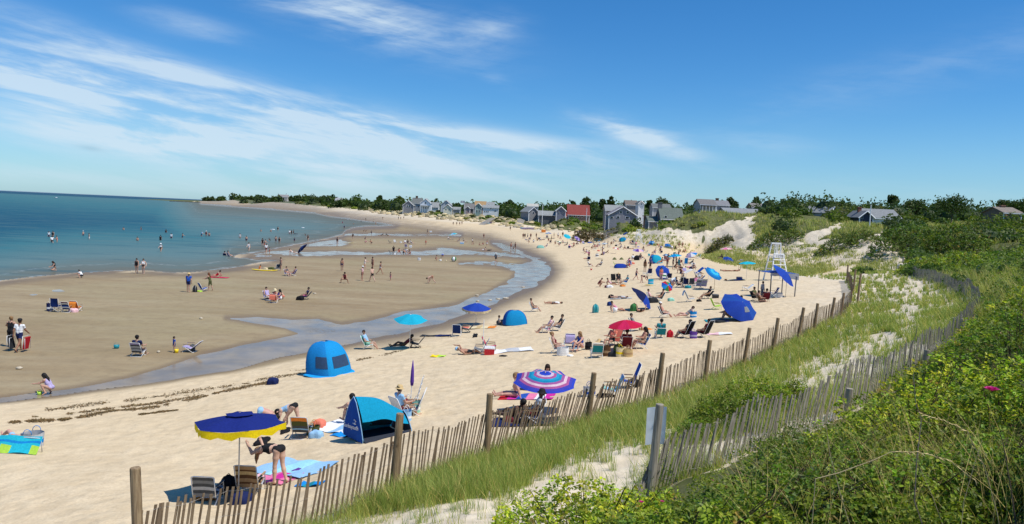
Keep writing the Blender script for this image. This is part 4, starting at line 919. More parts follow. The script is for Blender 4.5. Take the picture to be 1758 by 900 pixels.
def hair_mesh(key, b, style):
    k = (key, style)
    if k in _hair: return _hair[k]
    me, he, hd, fc, nk, up, hr, wr = b; B = [(he+hd*.035-fc*.014, he+hd*.055-fc*.02, hr*1.06, hr*1.04)]
    dn = np.array((0, 0, -1.)) if hd[2] < .5 else -hd
    if style in ('long', 'pony'):
        bk = he-fc*.07
        if hd[2] < .2: B += [(he-fc*.02+hd*.06, he+hd*.10+np.array((0, .02, -.16)), .07, .05), (he+hd*.10+np.array((0, .02, -.16)), he+hd*.10+np.array((0, .03, -.32)), .045, .015)]
        else: B += [(bk, bk+dn*.2-fc*.03, .075, .07), (bk+dn*.2-fc*.03, bk+dn*.36-fc*.02, .07, .035)]+[(he+np.array((sx*.075, 0, 0)), he+np.array((sx*.10, 0, 0))+dn*.2, .04, .03) for sx in (-1, 1)]
    if style == 'bun': B += [(he-fc*.09+hd*.09, he-fc*.1+hd*.1, .05, .05)]
    pts = np.array([x[0] for x in B]+[x[1] for x in B]); lo = pts.min(0)-.15; hi = pts.max(0)+.15; h = .022; n = np.ceil((hi-lo)/h).astype(int)+1
    G = np.stack(np.meshgrid(*[lo[i]+np.arange(n[i])*h for i in range(3)], indexing='ij'), -1); f = None
    for x in B:
        d, _ = capsule(G, *x); f = d if f is None else smin(f, d, .03)
    V, F = surfnet(f, lo, h); m_ = bpy.data.meshes.new('hair'); m_.from_pydata(V.tolist(), [], F.tolist()); m_.materials.append(mat('hairb')); m_.polygons.foreach_set('use_smooth', [True]*len(F)); m_.update()
    _hair[k] = m_; return m_
def child(name, me, par, m=None):
    o = mobj(name, me, par)
    if m: o.material_slots[0].link = 'OBJECT'; o.material_slots[0].material = m
    return o
def add_hat(par, b, colr, brim=.17, crown=.10, cap=False):
    me, he, hd, fc, nk, up, hr, wr = b
    Q = Vector((0, 0, 1)).rotation_difference(Vector(hd)).to_matrix(); o = Vector(he+hd*.065)
    mb = MB()
    if cap: prof = [(hr*1.12, -.01), (hr*1.1, .04), (hr*.8, .085), (.01, .1)]
    else: prof = [(brim*1.0, -.035), (brim*.98, -.028), (hr*1.15, .0), (hr*1.08, .05), (hr*.8, crown), (.005, crown+.01)]
    mb.lathe(prof, n=14); 
    if cap: mb.grid(lambda u, v: ((u-.5)*.15*(1-.3*v), hr*1.05+v*.075-abs(u-.5)*.05, .0-v*.015), 6, 2)
    mb.v = [tuple(o+Q@Vector(v)) for v in mb.v]
    return mb.build('cap' if cap else 'hat', mat(colr, .8, .12, 30), par, True)
_face = {}
def add_face(par, key, b):
    me, he, hd, fc, nk, up, hr, wr = b
    for sx in (-1, 1):
        mb = MB(); c = Vector(he+fc*.085+hd*.018+np.array((sx*.034, 0, 0))); mb.lathe([(.001, -.009), (.010, -.004), (.010, .004), (.001, .009)], c, 8); mb.build('eye', mat('hairk', .3), par)
    mb = MB(); c = Vector(he+fc*.092-hd*.055); mb.path([c+Vector((-.024, -.004, 0)), c, c+Vector((.024, -.004, 0))], [.004, .007, .004], 6); mb.build('mouth', mat((.35, .1, .09), .5), par)
HEAD = dict(A=0, L=90, T=180, R=-90, AL=45, AR=-45, TL=135, TR=-135)
def person(pose, loc, face, label, skin='skin', hair='hairb', top=None, bot='navy', fit='', ht=1.7, style=None, hat=None, cap=None, fem=None, sink=0., roll=0, group=None, detail=False, lift=0., capf=False):
    """fit: '' swim shorts / b bikini / o one-piece / t T-shirt and shorts / d dress / l long trousers"""
    kid = ht < 1.42; fem = (style is not None) if fem is None else fem
    b = body(pose, kid, fem, .018 if detail else .026); s = ht/1.7
    o = mobj('person', b[0]); o.location = (loc[0], loc[1], loc[2]-sink+lift); rz = HEAD[face] if isinstance(face, str) else face
    o.rotation_euler = (0, math.radians(roll), math.radians(rz)); o.scale = (s, s, s)
    sk = mat(skin, .6, .08, 12, spec=.35); top_m = mat(top, .85, .12, 25) if top else sk; bot_m = mat(bot, .85, .12, 25) if bot else sk
    S = [sk, mat(hair, .75, .25, 40), sk, sk, bot_m, sk, sk, sk]
    if fit == '': S[5] = bot_m; S[2] = S[3] = top_m
    elif fit == 'b': S[2] = top_m
    elif fit == 'o': S[2] = S[3] = top_m; S[4] = top_m
    elif fit == 't': S[2] = S[3] = S[6] = top_m; S[5] = bot_m
    elif fit == 'd': S[2] = S[3] = S[4] = S[5] = S[7] = top_m
    elif fit == 'l': S[2] = S[3] = S[6] = top_m; S[5] = S[7] = bot_m
    for i, m_ in enumerate(S): o.material_slots[i].link = 'OBJECT'; o.material_slots[i].material = m_
    if style and style != 'none': child('hair', hair_mesh((pose, kid, fem), b, style), o, mat(hair, .7, .3, 40))
    elif detail: child('hair', hair_mesh((pose, kid, fem), b, 'short'), o, mat(hair, .7, .3, 40))
    if hat: add_hat(o, b, hat)
    if cap: add_hat(o, b, cap, cap=True)
    if detail: add_face(o, pose, b)
    tag(o, label, 'person', group); return o
# ================================================================== BEACH FURNITURE
def RZ(face): return math.radians(HEAD[face] if isinstance(face, str) else face)
def fab(c, trans=.12, **k): return mat(c, .85, .1, 18, spec=.15, trans=trans, **k)
_mcache = {}
def cm(key, fn):
    if key not in _mcache: _mcache[key] = fn()
    return _mcache[key]
FR = lambda c: mat(c, .35, .06, 20, spec=.5, metal=0.)
def chair(loc, face, fabric, frame='white', label='', kind='low', stripes=None, back=28, hi=.60, group=None, arms='tan', pillow=None, towel_c=None, sc=1.):
    t = tag(empty('beach_chair', loc, RZ(face), sc), label, 'beach chair', group or 'beach chairs')
    key = (kind, tuple(stripes) if stripes else None, back, hi); a = math.radians(back); w = .27; sz = .26 if kind == 'low' else .42
    bt = Vector((0, -.22-math.sin(a)*hi, sz-.03+math.cos(a)*hi)); b0 = Vector((0, -.22, sz-.05)); f0 = Vector((0, .26, sz+.05))
    ns = len(stripes) if stripes else 1
    def sl(p, q, n_, sag, rev=1):
        mb = MB()
        nrm = Vector((0, -(q-p).z, (q-p).y)).normalized()
        for th in (0, .012): mb.grid(lambda u, v: p.lerp(q, v)+Vector(((u-.5)*2*w*.93, 0, 0))-nrm*(sag*math.sin(math.pi*u)*math.sin(math.pi*min(1, v+.001))+th), 4, 12, (lambda u, v: min(ns-1, int(v*ns))))
        return mb
    ms = [fab(c) for c in (stripes or [fabric])]; k1 = ('seat', key, tuple(stripes or [fabric])); k2 = ('bk', key, tuple(stripes or [fabric]))
    mobj('seat', cm(k1, lambda: sl(f0, b0, ns, .035).mesh('seat', ms, True)), t); mobj('backrest', cm(k2, lambda: sl(b0, bt, ns, .03).mesh('backrest', ms, True)), t)
    def fr():
        mb = MB(); r = .0135
        if kind == 'low':
            for sx in (-1, 1):
                x = sx*w
                mb.path([f0+Vector((x, 0, 0)), b0+Vector((x, 0, 0)), bt+Vector((x, 0, 0))], r, 6)
                mb.path([(x*1.05, .24, .0), (x*1.05, .20, sz+.18), (x*1.05, -.25, sz+.20)], r, 6)
                mb.path([(x*1.04, .10, sz+.02), (x*1.04, -.34, .01)], r, 6)
            for y, z in ((.24, .012), (-.34, .012)): mb.path([(-w*1.05, y, z), (w*1.05, y, z)], r, 6)
            mb.path([bt+Vector((-w, 0, 0)), bt+Vector((-w*.8, 0, .02)), bt+Vector((w*.8, 0, .02)), bt+Vector((w, 0, 0))], r, 6); mb.path([f0+Vector((-w, 0, 0)), f0+Vector((w, 0, 0))], r, 6)
        else:
            for sx in (-1, 1):
                x = sx*w*1.1
                mb.path([(x, .25, 0), (x, -.2, sz+.02)], r, 6); mb.path([(x, -.28, 0), (x, .24, sz+.02)], r, 6)
                mb.path([(x, -.28, 0), (x, -.24, sz+.2), bt+Vector((x, 0, 0))], r, 6); mb.path([(x, .25, 0), (x, .24, sz+.2)], r, 6)
            for y in (.25, -.28): mb.path([(-w*1.1, y, .01), (w*1.1, y*.9, sz)], r, 6); mb.path([(w*1.1, y, .01), (-w*1.1, y*.9, sz)], r, 6)
        return mb.mesh('frame', FR(frame), True)
    mobj('frame', cm(('fr', key, frame), fr), t)
    for sx in (-1, 1):
        def ar(sx=sx):
            mb = MB(); mb.box((sx*w*1.05, -.02, sz+.215), (.055, .46, .018)); return mb.mesh('armrest', mat(arms, .6))
        mobj('armrest', cm(('arm', key, arms, sx), ar), t)
    if pillow:
        mb = MB(); c = bt+Vector((0, .05, -.06)); mb.lathe([(.01, -.17), (.055, -.16), (.06, 0), (.055, .16), (.01, .17)], (0, 0, 0), 10); mb.v = [(z, y+c.y, x+c.z) for x, y, z in mb.v]; mb.build('pillow', fab(pillow), t, True)
    if towel_c:
        mb = MB(); mb.grid(lambda u, v: (bt+Vector(((u-.5)*.5, -.03-.10*v, .04*math.sin(v*math.pi)-.45*v))) if v > .3 else b0.lerp(bt, .4+2*v)+Vector(((u-.5)*.5, .03, 0)), 5, 10); mb.build('draped_towel', fab(towel_c), t, True)
    return t
def umbrella(loc, R, H, cols, style='panel', label='', tilt=0, tdir=0, n=8, drop=.32, pole='white', group=None, sub=None, poleto=True, spin=0., valance=None, ground_z=None, vent=False):
    """pole from the ground, canopy of n panels, tilted by tilt degrees towards tdir (0 ahead, 90 left)"""
    t = tag(empty('beach_umbrella', loc), label, 'beach umbrella', group or 'beach umbrellas'); R_ = Matrix.Rotation(math.radians(tdir), 3, 'Z') @ Matrix.Rotation(math.radians(-tilt), 3, 'X')
    top = Vector((0, 0, H)); hub = top-Vector((0, 0, drop*R*1.2)); ms = [fab(c, .2) for c in cols]; nr_ = 10
    def pt(u, v, off=0.):
        a = 2*math.pi*u+spin; k = (u*n) % 1.; e = math.cos(math.pi/n)/math.cos((k-.5)*2*math.pi/n)*(1-.03*v*math.sin(math.pi*k))
        z = -drop*R*(v**1.55)-.05*R*v*math.sin(math.pi*k)
        return top+R_ @ Vector((R*v*e*math.cos(a), R*v*e*math.sin(a), z-off))
    def mi(u, v):
        p_ = int(u*n) % n
        if style == 'panel': return p_ % len(cols)
        if style == 'ring': return min(len(cols)-1, int(v*len(cols)))
        if style == 'edge': return 1 if v > .88 else 0
        if style == 'half': return 0 if p_ < n/2 else 1
        if style == 'list': return [int(c) for c in sub][p_]
        return 0
    mb = MB(); mb.grid(lambda u, v: pt(u, .015+.985*v), n*4, nr_ if style != 'ring' else max(nr_, 2*len(cols)), mi, True); cn = mb.build('canopy', ms, t, True)
    if valance:
        g = MB(); g.grid(lambda u, v: pt(u, 1.)+R_ @ Vector((0, 0, -.16*v*(1+.25*math.sin(u*n*2*math.pi*2))-.002))+Vector((.01*math.sin(u*40), .01*math.cos(u*37), 0)), n*6, 2, 0, True); g.build('valance', fab(valance, .2), cn, True)
    if vent:
        g = MB(); g.grid(lambda u, v: pt(u, .02+.3*v)+R_ @ Vector((0, 0, .05)), n*2, 3, 0, True); g.build('vent_cap', ms[0], cn, True)
    rb = MB()
    for k in range(n): rb.path([pt(k/n, .03, .012), pt(k/n, .5, .012), pt(k/n, .985, .012)], .005, 4)
    rb.build('ribs', mat('steel', .4, metal=.5), t)
    if poleto:
        kn = Vector((0, 0, H*.60)); mb = MB(); mb.path([(0, 0, -.1), kn, top+R_ @ Vector((0, 0, .03))] if tilt > 4 else [(0, 0, -.1), top+Vector((0, 0, .05))], .017, 8); mb.build('pole', FR(pole), t, True)
    return t
def brella(loc, R, axis, cols, label, windows=(), name='beach_tent', n=8, depth=.42, sub=None, inner='black'):
    """umbrella-shaped sun shelter standing on its rim; axis is where its crown points"""
    t = tag(empty(name, loc), label, 'beach shelter', 'beach tents and shelters'); ax = Vector(axis).normalized(); q = Vector((0, 0, 1)).rotation_difference(ax).to_matrix()
    lowz = min((q @ Vector((R*math.cos(a), R*math.sin(a), -depth*R))).z for a in np.linspace(0, 6.28, 40)); c = Vector((0, 0, -lowz-.04))
    def pt(u, v, off=0.):
        a = 2*math.pi*u; k = (u*n) % 1.; e = 1-(1-math.cos(math.pi/n)/math.cos((k-.5)*2*math.pi/n))*1.0
        p_ = c+q @ Vector((R*v*e*math.cos(a), R*v*e*math.sin(a), -depth*R*v**1.7-.05*R*v*math.sin(math.pi*k)-off)); p_.z = max(p_.z, .01); return p_
    mb = MB(); mb.grid(lambda u, v: pt(u, .01+.99*v), n*4, 10, (lambda u, v: sub[int(u*n) % n] if sub else 0), True); cn = mb.build('canopy', [fab(x, .25) for x in cols], t, True)
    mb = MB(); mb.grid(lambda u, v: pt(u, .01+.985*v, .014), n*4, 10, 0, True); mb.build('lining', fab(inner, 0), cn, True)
    for (u0_, u1_, v0_, v1_, c_) in windows:
        mb = MB(); mb.grid(lambda u, v: pt(u0_+(u1_-u0_)*u, v0_+(v1_-v0_)*v, -.012), 5, 4); mb.build('window', mat(c_, .4), cn, True)
    rb = MB()
    for k in range(n): rb.path([pt(k/n, .03, .02), pt(k/n, .5, .02), pt(k/n, .98, .02)], .006, 4)
    rb.build('ribs', mat('steel', .4, metal=.5), t)
    mb = MB(); mb.path([c+q @ Vector((0, 0, 0)), c+q @ Vector((0, 0, -depth*R*1.1))], .014, 6); mb.build('pole', FR('steel'), t)
    return t
def dome_tent(loc, face, w, dpt, H, c1, c2, label, windows=False, skirt=None):
    """half-dome cabana open towards its face; c1 roof and back, c2 side panels"""
    t = tag(empty('beach_tent', loc, RZ(face)), label, 'beach tent', 'beach tents and shelters')
    def pt(u, v, off=0.):
        a = math.radians(90+52+256*u); r = (abs(math.cos(a))**3+abs(math.sin(a))**3)**(-1/3.); k = math.cos(v*math.pi*.5)**.62
        s_ = 1-off
        lean = .16*dpt*math.sin(v*math.pi/2)
        return Vector((w/2*r*math.cos(a)*k*s_, dpt/2*r*math.sin(a)*k*s_+lean, H*math.sin(v*math.pi*.5)*s_))
    mb = MB(); mb.grid(lambda u, v: pt(u, v*.97), 30, 12, (lambda u, v: 1 if (u < .3 or u > .70) else 0)); sh = mb.build('shell', [fab(c1, .3), fab(c2, .3)], t, True)
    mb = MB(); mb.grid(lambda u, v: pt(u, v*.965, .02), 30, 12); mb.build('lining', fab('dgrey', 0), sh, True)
    mb = MB()
    mb.path([pt(0, v)*1.005 for v in np.linspace(0, .97, 9)]+[pt(1, v)*1.005 for v in np.linspace(.97, 0, 9)], .008, 5); mb.build('front_hoop', FR('dgrey'), t)
    if windows:
        for (a0, a1) in ((.36, .60), (.70, .84), (.16, .3)):
            mb = MB(); mb.grid(lambda u, v: pt(a0+(a1-a0)*u, .17+.24*v, -.012), 8, 4); mb.build('window', mat((.03, .06, .12), .35), sh, True)
    if skirt:
        mb = MB(); mb.grid(lambda u, v: pt(u, 0)*(1+.16*v)+Vector((0, 0, .06*(1-v)+.012+.015*math.sin(u*34)*v)), 40, 2); mb.build('skirt', fab(skirt), sh, True)
    return t
def wedge_tent(loc, rz, label, text=None):
    """pop-up tent: a large rounded end panel, roof falling away to a lower far end, open front"""
    t = tag(empty('beach_tent', loc, rz), label, 'beach tent', 'beach tents and shelters'); W = 1.75
    prof = [(-.58, 0), (-.60, .12), (-.52, .42), (-.36, .82), (-.16, 1.18), (.04, 1.36), (.2, 1.2), (.38, .82), (.54, .38), (.60, .12), (.56, 0)]
    hf = lambda x: 1-.52*(max(0, .5-x/W))**1.7-.04*math.sin(max(0, min(1, .5-x/W))*math.pi)*0+.05*math.sin(math.pi*max(0, min(1, .5-x/W)))
    for side in (1, -1):
        k = hf(side*W/2); mb = MB(); vs = [(side*W/2+side*.05*math.sin(math.pi*i/10), y, z*k) for i, (y, z) in enumerate(prof)]; c = (side*(W/2+.09), .0, .5*k)
        mb.add(vs+[c], [(i, i+1, len(vs)) if side > 0 else (i+1, i, len(vs)) for i in range(len(vs)-1)]+[(len(vs)-1, 0, len(vs))]); p_ = mb.build('side_panel', fab((.012, .075, .36) if side > 0 else (.02, .03, .05), .15), t)
        mb = MB(); mb.path([(x*1.006, y, z) for x, y, z in vs], .014, 6); mb.build('piping', fab('lblue'), p_)
        if text and side > 0:
            cu = bpy.data.curves.new('lettering', 'FONT'); cu.body = text; cu.size = .185; cu.align_x = 'CENTER'; cu.extrude = .002
            tmp = bpy.data.objects.new('tmp', cu); COL.objects.link(tmp); bpy.context.view_layer.update()
            me = bpy.data.meshes.new_from_object(tmp.evaluated_get(bpy.context.evaluated_depsgraph_get())); bpy.data.objects.remove(tmp)
            me.materials.clear(); me.materials.append(mat('white', .6, .03)); o = mobj('lettering', me, p_); o.rotation_euler = (math.radians(90), math.radians(-4), math.radians(90)); o.location = (W/2+.098, 0, .36)
            g = MB()
            for k2 in range(4): a = .5+k2*.55; g.path([(0, .20+.05*math.cos(a), .60+.05*math.sin(a)), (0, .20+.095*math.cos(a), .60+.095*math.sin(a))], .008, 4)
            g.path([(0, .20+.03*math.cos(a), .585+.03*math.sin(a)) for a in np.linspace(-2.6, .6, 8)], .012, 4); g.path([(0, .10, .55), (0, .2, .535), (0, .28, .56)], .012, 4); e = g.build('emblem', mat('white', .6, .03), p_); e.location = (W/2+.092, 0, 0)
    pr_ = [(-.60, .0), (-.58, .2), (-.48, .55), (-.32, .90), (-.14, 1.2), (.04, 1.36), (.22, 1.14), (.40, .86), (.50, .66)]
    def roof(u, v):
        f = v*(len(pr_)-1); i = min(len(pr_)-2, int(f)); f -= i; y = pr_[i][0]*(1-f)+pr_[i+1][0]*f; z = pr_[i][1]*(1-f)+pr_[i+1][1]*f
        x = (u-.5)*W*.985; sg = math.sin(math.pi*u); k = hf(x)
        return Vector((x, y*(1-.1*(1-u)), z*k-.07*sg*math.sin(math.pi*v)-(.03*math.sin(u*9)*v if v > .6 else 0)))
    mb = MB(); mb.grid(roof, 16, 24, 0, False); r_ = mb.build('roof', fab((.01, .40, .66), .35), t, True)
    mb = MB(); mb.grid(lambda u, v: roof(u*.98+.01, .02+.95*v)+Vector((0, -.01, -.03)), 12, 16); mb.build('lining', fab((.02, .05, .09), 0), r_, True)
    mb = MB(); mb.grid(lambda u, v: ((u-.5)*W*.97, -.56+1.1*v, .015), 6, 6); mb.build('floor', fab((.03, .05, .07), 0), t)
    mb = MB(); mb.grid(lambda u, v: ((u-.5)*W*.96, .57+.10*v, .03+.14*(1-v)), 6, 2); mb.build('door_flap', fab((.03, .035, .05), 0), t)
    return t
def towel(px, py, face, w, l, cols, label, loc=None, n=1, wave=.018, group=None, name='beach_towel', cat='towel'):
    p_ = loc or hit(px, py); t = empty(name, p_, RZ(face)); bpy.data.objects.remove(t); rz = RZ(face); c, s = math.cos(rz), math.sin(rz)
    def pt(u, v, th=0):
        x = (u-.5)*w; y = (v-.5)*l; X_ = p_.x+x*c-y*s; Y_ = p_.y+x*s+y*c
        return (x, y, gz(X_, Y_)-p_.z+.035+wave*(math.sin(u*7+v*5+p_.x)+math.sin(v*11-u*4))+.01*math.sin(u*23)*math.cos(v*17)+th)
    mb = MB(); k = len(cols)
    mb.grid(lambda u, v: pt(u, v), 16, 24, lambda u, v: int(v*k*n) % k); mb.grid(lambda u, v: pt(u, v, -.012), 16, 24, lambda u, v: int(v*k*n) % k)
    o = mb.build(name, [fab(x, 0) for x in cols], None, True); o.location = p_; o.rotation_euler = (0, 0, rz)
    return tag(o, label, cat, group or 'towels on the sand')
def bag(loc, face, w, d, h, col, label, kind='tote', col2='white', name=None, group=None):
    """tote, cooler, backpack, bucket or soft pile"""
    nm = name or dict(tote='beach_bag', cooler='cooler', backpack='backpack', bucket='bucket', pile='clothes_pile')[kind]
    t = tag(empty(nm, loc, RZ(face)), label, nm.replace('_', ' '), group or 'bags and coolers'); 
    if kind == 'cooler':
        mb = MB(); mb.box((0, 0, h*.4), (w, d, h*.8), taper=1.06); mb.build('body', mat(col, .45), t)
        mb = MB(); mb.box((0, 0, h*.9), (w*1.08, d*1.08, h*.2), taper=.93); mb.build('lid', mat(col2, .45), t)
        mb = MB(); mb.path([(-w*.56, 0, h*.6), (-w*.56, 0, h*1.12), (w*.56, 0, h*1.12), (w*.56, 0, h*.6)], .014, 6); mb.build('handle', mat(col2, .45), t)
    elif kind == 'bucket':
        mb = MB(); mb.lathe([(.01, 0), (w*.4, 0), (w*.5, h), (w*.46, h), (w*.37, .03)], n=14); mb.build('pail', mat(col, .4), t, True)
        mb = MB(); mb.path([(w*.5*math.cos(a), 0, h+w*.42*math.sin(a)) for a in np.linspace(0, math.pi, 9)], .006, 5); mb.build('handle', mat(col2, .4), t)
    else:
        rnd = random.random()*6
        def pt(u, v):
            a = 2*math.pi*u; e = (abs(math.cos(a))**3+abs(math.sin(a))**3)**(-1/3.); k = (1-.0*v) if kind == 'tote' else (math.sqrt(max(0, 1-max(0, (v-.45)/.55)**2)) if v > .45 else 1)
            k *= 1+.06*math.sin(a*3+rnd)*v+.03*math.sin(a*7+v*5+rnd); 
            if kind == 'pile': k *= .75+.4*math.sin(a*2+rnd)**2
            return (w/2*e*math.cos(a)*k, d/2*e*math.sin(a)*k, h*v*(1+.05*math.sin(a*2+rnd)))
        mb = MB(); mb.grid(pt, 20, 8, 0, True)
        if kind == 'tote': mb.grid(lambda u, v: tuple(q*(.9 if i < 2 else 1)*(1 if i < 2 else 1-.9*v) for i, q in enumerate(pt(u, 1.))), 20, 2, 0, True)
        mb.build('body', fab(col, 0), t, True)
        if kind == 'tote':
            for sy in (-1, 1):
                g = MB(); g.path([(w*.22*math.cos(a), sy*d*.5, h+.16*math.sin(a)) for a in np.linspace(0, math.pi, 8)], .010, 5); g.build('handle', fab(col2, 0), t, True)
            g = MB(); g.grid(lambda u, v: tuple(q*(1.015 if i < 2 else 1) for i, q in enumerate(pt(u, .3+.25*v))), 20, 2, 0, True); g.build('band', fab(col2, 0), t, True)
        if kind == 'backpack':
            g = MB(); g.box((0, d*.52, h*.34), (w*.7, d*.3, h*.42), taper=.85); g.build('pocket', fab(col2, 0), t, True)
            for sx in (-1, 1):
                g = MB(); g.path([(sx*w*.25, -d*.45, h*.9), (sx*w*.3, -d*.75, h*.55), (sx*w*.27, -d*.5, h*.1)], .014, 5); g.build('strap', fab(col2, 0), t, True)
            g = MB(); g.path([(-.06, 0, h*.98), (0, 0, h*1.1), (.06, 0, h*.98)], .01, 5); g.build('handle', fab(col2, 0), t)
    return t
def board(px, py, face, l, w, col, label, loc=None, th=.09, name='paddle_board', extra=None):
    p_ = loc or hit(px, py); t = tag(empty(name, p_, RZ(face)), label, name.replace('_', ' '), 'boards on the sand')
    def pt(u, v): a = 2*math.pi*u; y = (v-.5)*l; k = max(.02, (1-abs(2*v-1)**2.6))**.6; return (w/2*k*math.cos(a), y, .06+th/2*math.sin(a)*max(.4, k)+.10*abs(2*v-1)**3)
    mb = MB(); mb.grid(pt, 12, 18, 0, True); mb.build('hull', mat(col, .35), t, True)
    mb = MB(); mb.grid(lambda u, v: ((u-.5)*w*.7, (v-.5)*l*.5, .063+th/2+.003), 3, 6); mb.build('deck_pad', mat(extra or 'dgrey', .9), t)
    return t
def lifeguard_chair(loc, rz, H, label, text=None):
    t = tag(empty('lifeguard_chair', loc, rz), label, 'lifeguard chair', 'lifeguard chairs'); wm = mat('white', .5, .06, 6); k = H/3.9
    bx = .95*k; by = .95*k; tx = .48*k; ty = .34*k
    def leg(sx, sy):
        mb = MB(); top = Vector((sx*tx, sy*ty-.12*k, H if sy < 0 else H*.72)); bot = Vector((sx*bx, sy*by, -.2)); ax = (top-bot).normalized(); x = Vector((1, 0, 0)); y = ax.cross(x).normalized(); x = y.cross(ax)
        mb.box((top+bot)/2, (.11*k, .11*k, (top-bot).length), Matrix((x, y, ax)).transposed()); mb.build('leg', wm, t)
    for sx in (-1, 1):
        for sy in (-1, 1): leg(sx, sy)
    def bar(a, b, r=.045, nm='crossbar'):
        a, b = Vector(a), Vector(b); ax = (b-a).normalized(); x = ax.orthogonal().normalized(); y = ax.cross(x); mb = MB(); mb.box((a+b)/2, (.10*k, .05*k, (b-a).length), Matrix((x, y, ax)).transposed()); mb.build(nm, wm, t)
    def X(z, sy): f = z/(H if sy < 0 else H*.72); return bx+(tx-bx)*f, sy*(by+(ty-by)*f)-.12*k*f
    for z in (.42, .55, .70): 
        x, y = X(H*z, 1); bar((-x, y+.07*k, H*z), (x, y+.07*k, H*z))
    for z in (.3, .5, .64):
        for sx in (-1, 1):
            x0, y0 = X(H*z, -1); x1, y1 = X(H*z, 1); bar((sx*x0, y0, H*z), (sx*x1, y1, H*z))
    x0, y0 = X(.05, 1); x1, y1 = X(H*.42, 1); bar((-x0, y0+.08*k, .1), (x1, y1+.08*k, H*.42), nm='brace')
    mb = MB(); mb.box((0, .02, H*.60), (tx*2.3, .62*k, .05*k)); mb.build('seat', wm, t)
    mb = MB(); mb.box((0, -.40*k, H*.985), (tx*2.15, .05*k, .16*k)); mb.build('backrest', wm, t)
    for xx in (-.16, .0, .16): bar((xx*k, -.37*k, H*.62), (xx*k, -.38*k, H*.96), nm='back_slat')
    mb = MB(); x, y = X(H*.62, 1); mb.box((0, y+.14*k, H*.655), (tx*2.35, .03, .40*k)); bd = mb.build('number_board', wm, t)
    if text:
        cu = bpy.data.curves.new('numerals', 'FONT'); cu.body = text; cu.size = .40*k; cu.align_x = 'CENTER'; cu.extrude = .003; tmp = bpy.data.objects.new('tmp', cu); COL.objects.link(tmp); bpy.context.view_layer.update()
        me = bpy.data.meshes.new_from_object(tmp.evaluated_get(bpy.context.evaluated_depsgraph_get())); bpy.data.objects.remove(tmp); me.materials.clear(); me.materials.append(mat('dgrey', .6))
        o = mobj('numerals', me, bd); o.rotation_euler = (math.radians(90), 0, math.pi); o.location = (0, y+.14*k+.018, H*.655-.14*k)
    return t
# ================================================================== WHO AND WHAT IS ON THE BEACH
G_SEA, G_FLAT, G_MID, G_FAR, G_NEAR = 'bathers in the water', 'people out on the wet flat', 'people in the middle of the beach', 'people on the crowded far beach', 'people near the slat fence'
def P(pose, px, py, face, label, **k):
    k.setdefault('group', G_FAR); return person(pose, hit(px, py), face, label, **k)
def Wt(pose, px, py, face, label, sink=.5, **k):
    k.setdefault('group', G_SEA); return person(pose, on_plane(px, py, 0.), face, label, sink=sink*.72, **k)
def seated(px, py, face, plabel, clabel, fabric='blue', frame='white', pose='chair', ck=None, **k):
    ck = dict(ck or {}); ck.update({q: k.pop(q) for q in ('stripes', 'towel_c') if q in k})
    l = hit(px, py); c = chair(l, face, fabric, frame, clabel, **ck); r = RZ(face)
    k.setdefault('group', G_FAR)
    return person(pose, l+Vector((math.sin(r)*.12, -math.cos(r)*.12, 0)), face, plabel, **k)
def CH(px, py, face, fabric, label, frame='white', **k): return chair(hit(px, py), face, fabric, frame, label, **k)
def U(px, py, top, wpx, cols, label, **k):
    """umbrella from its foot pixel, the pixel height of its top and its width in pixels"""
    l = hit(px, py); d = l.y; H = HC-(top-hor(px))/FPX*d-l.z; return umbrella(l, wpx/FPX*d/2, max(1.2, H), cols, label=label, **k)
def BG(px, py, face, w, d, h, col, label, **k): return bag(hit(px, py), face, w, d, h, col, label, **k)

# --- in the sea, from the near edge outwards
Wt('kneel', 94.5, 464, 'TL', 'long haired person kneeling in the shallows in a dark swimsuit', sink=.1, top='black', bot='black', fit='b', style='long', skin='skin')
P('squat', 141, 477, 'L', 'child in a white shirt crouching at the water line', top='white', bot='char', fit='t', ht=1.45, group=G_SEA, hair='hairk', sink=.1)
Wt('walk', 276, 432, 'T', 'person in white hat and dark suit wading knee deep alone', sink=.42, hat='white', top='white', bot='black', fit='b', fem=True)
Wt('stand', 275.5, 413, 'A', 'dark topped bather standing right behind the wader in the white hat', sink=.85, top='black', bot='black', fit='t')
Wt('stand', 294, 409.5, 'T', 'waist deep bather in a bright white shirt', sink=.8, top='white', fit='t', hair='hairk')
Wt('wade', 313, 409, 'AR', 'bare shouldered bather just right of the white shirted one', sink=.8)
Wt('stand', 285, 399.5, 'T', 'dark haired swimmer alone farther out behind the white shirted bather', sink=1.2, top='black', fit='t')
Wt('stand', 236, 413.5, 'T', 'swimmer with only head and shoulders showing nearest the wader in the white hat', sink=1.25)
Wt('stand', 242, 395, 'R', 'swimmer pushing a pale board through the water', sink=1.1, top='dgrey', fit='t')
Wt('stand', 212, 395, 'T', 'lone swimmer left of the one with the pale board', sink=1.35)
Wt('walk', 89.5, 417, 'AL', 'bather in white top and dark shorts standing thigh deep in the left group', sink=.6, top='white', bot='black', fit='t')
Wt('wade', 98, 416, 'TL', 'bather in a coral suit beside the one in dark shorts', sink=.7, top='coral', bot='coral', fit='o', fem=True)
Wt('stand', 84, 407, 'T', 'pale shirted bather at the left of the left group', sink=.8, top='white', fit='t')
Wt('stand', 91, 407, 'T', 'bather in a dark suit farthest back in the left group', sink=.7, top='black', fit='o')
Wt('stand', 143, 404.5, 'L', 'swimmer in a white cap leaning on a dark board', sink=1.0, cap='white')
Wt('stand', 153, 411, 'TL', 'bather with white shorts just right of the white capped swimmer', sink=.7, bot='white')
Wt('reach', 346, 406, 'R', 'bather in a pale blue shirt bending to the water by two others', sink=.6, top='lblue', fit='t', hair='hairg')
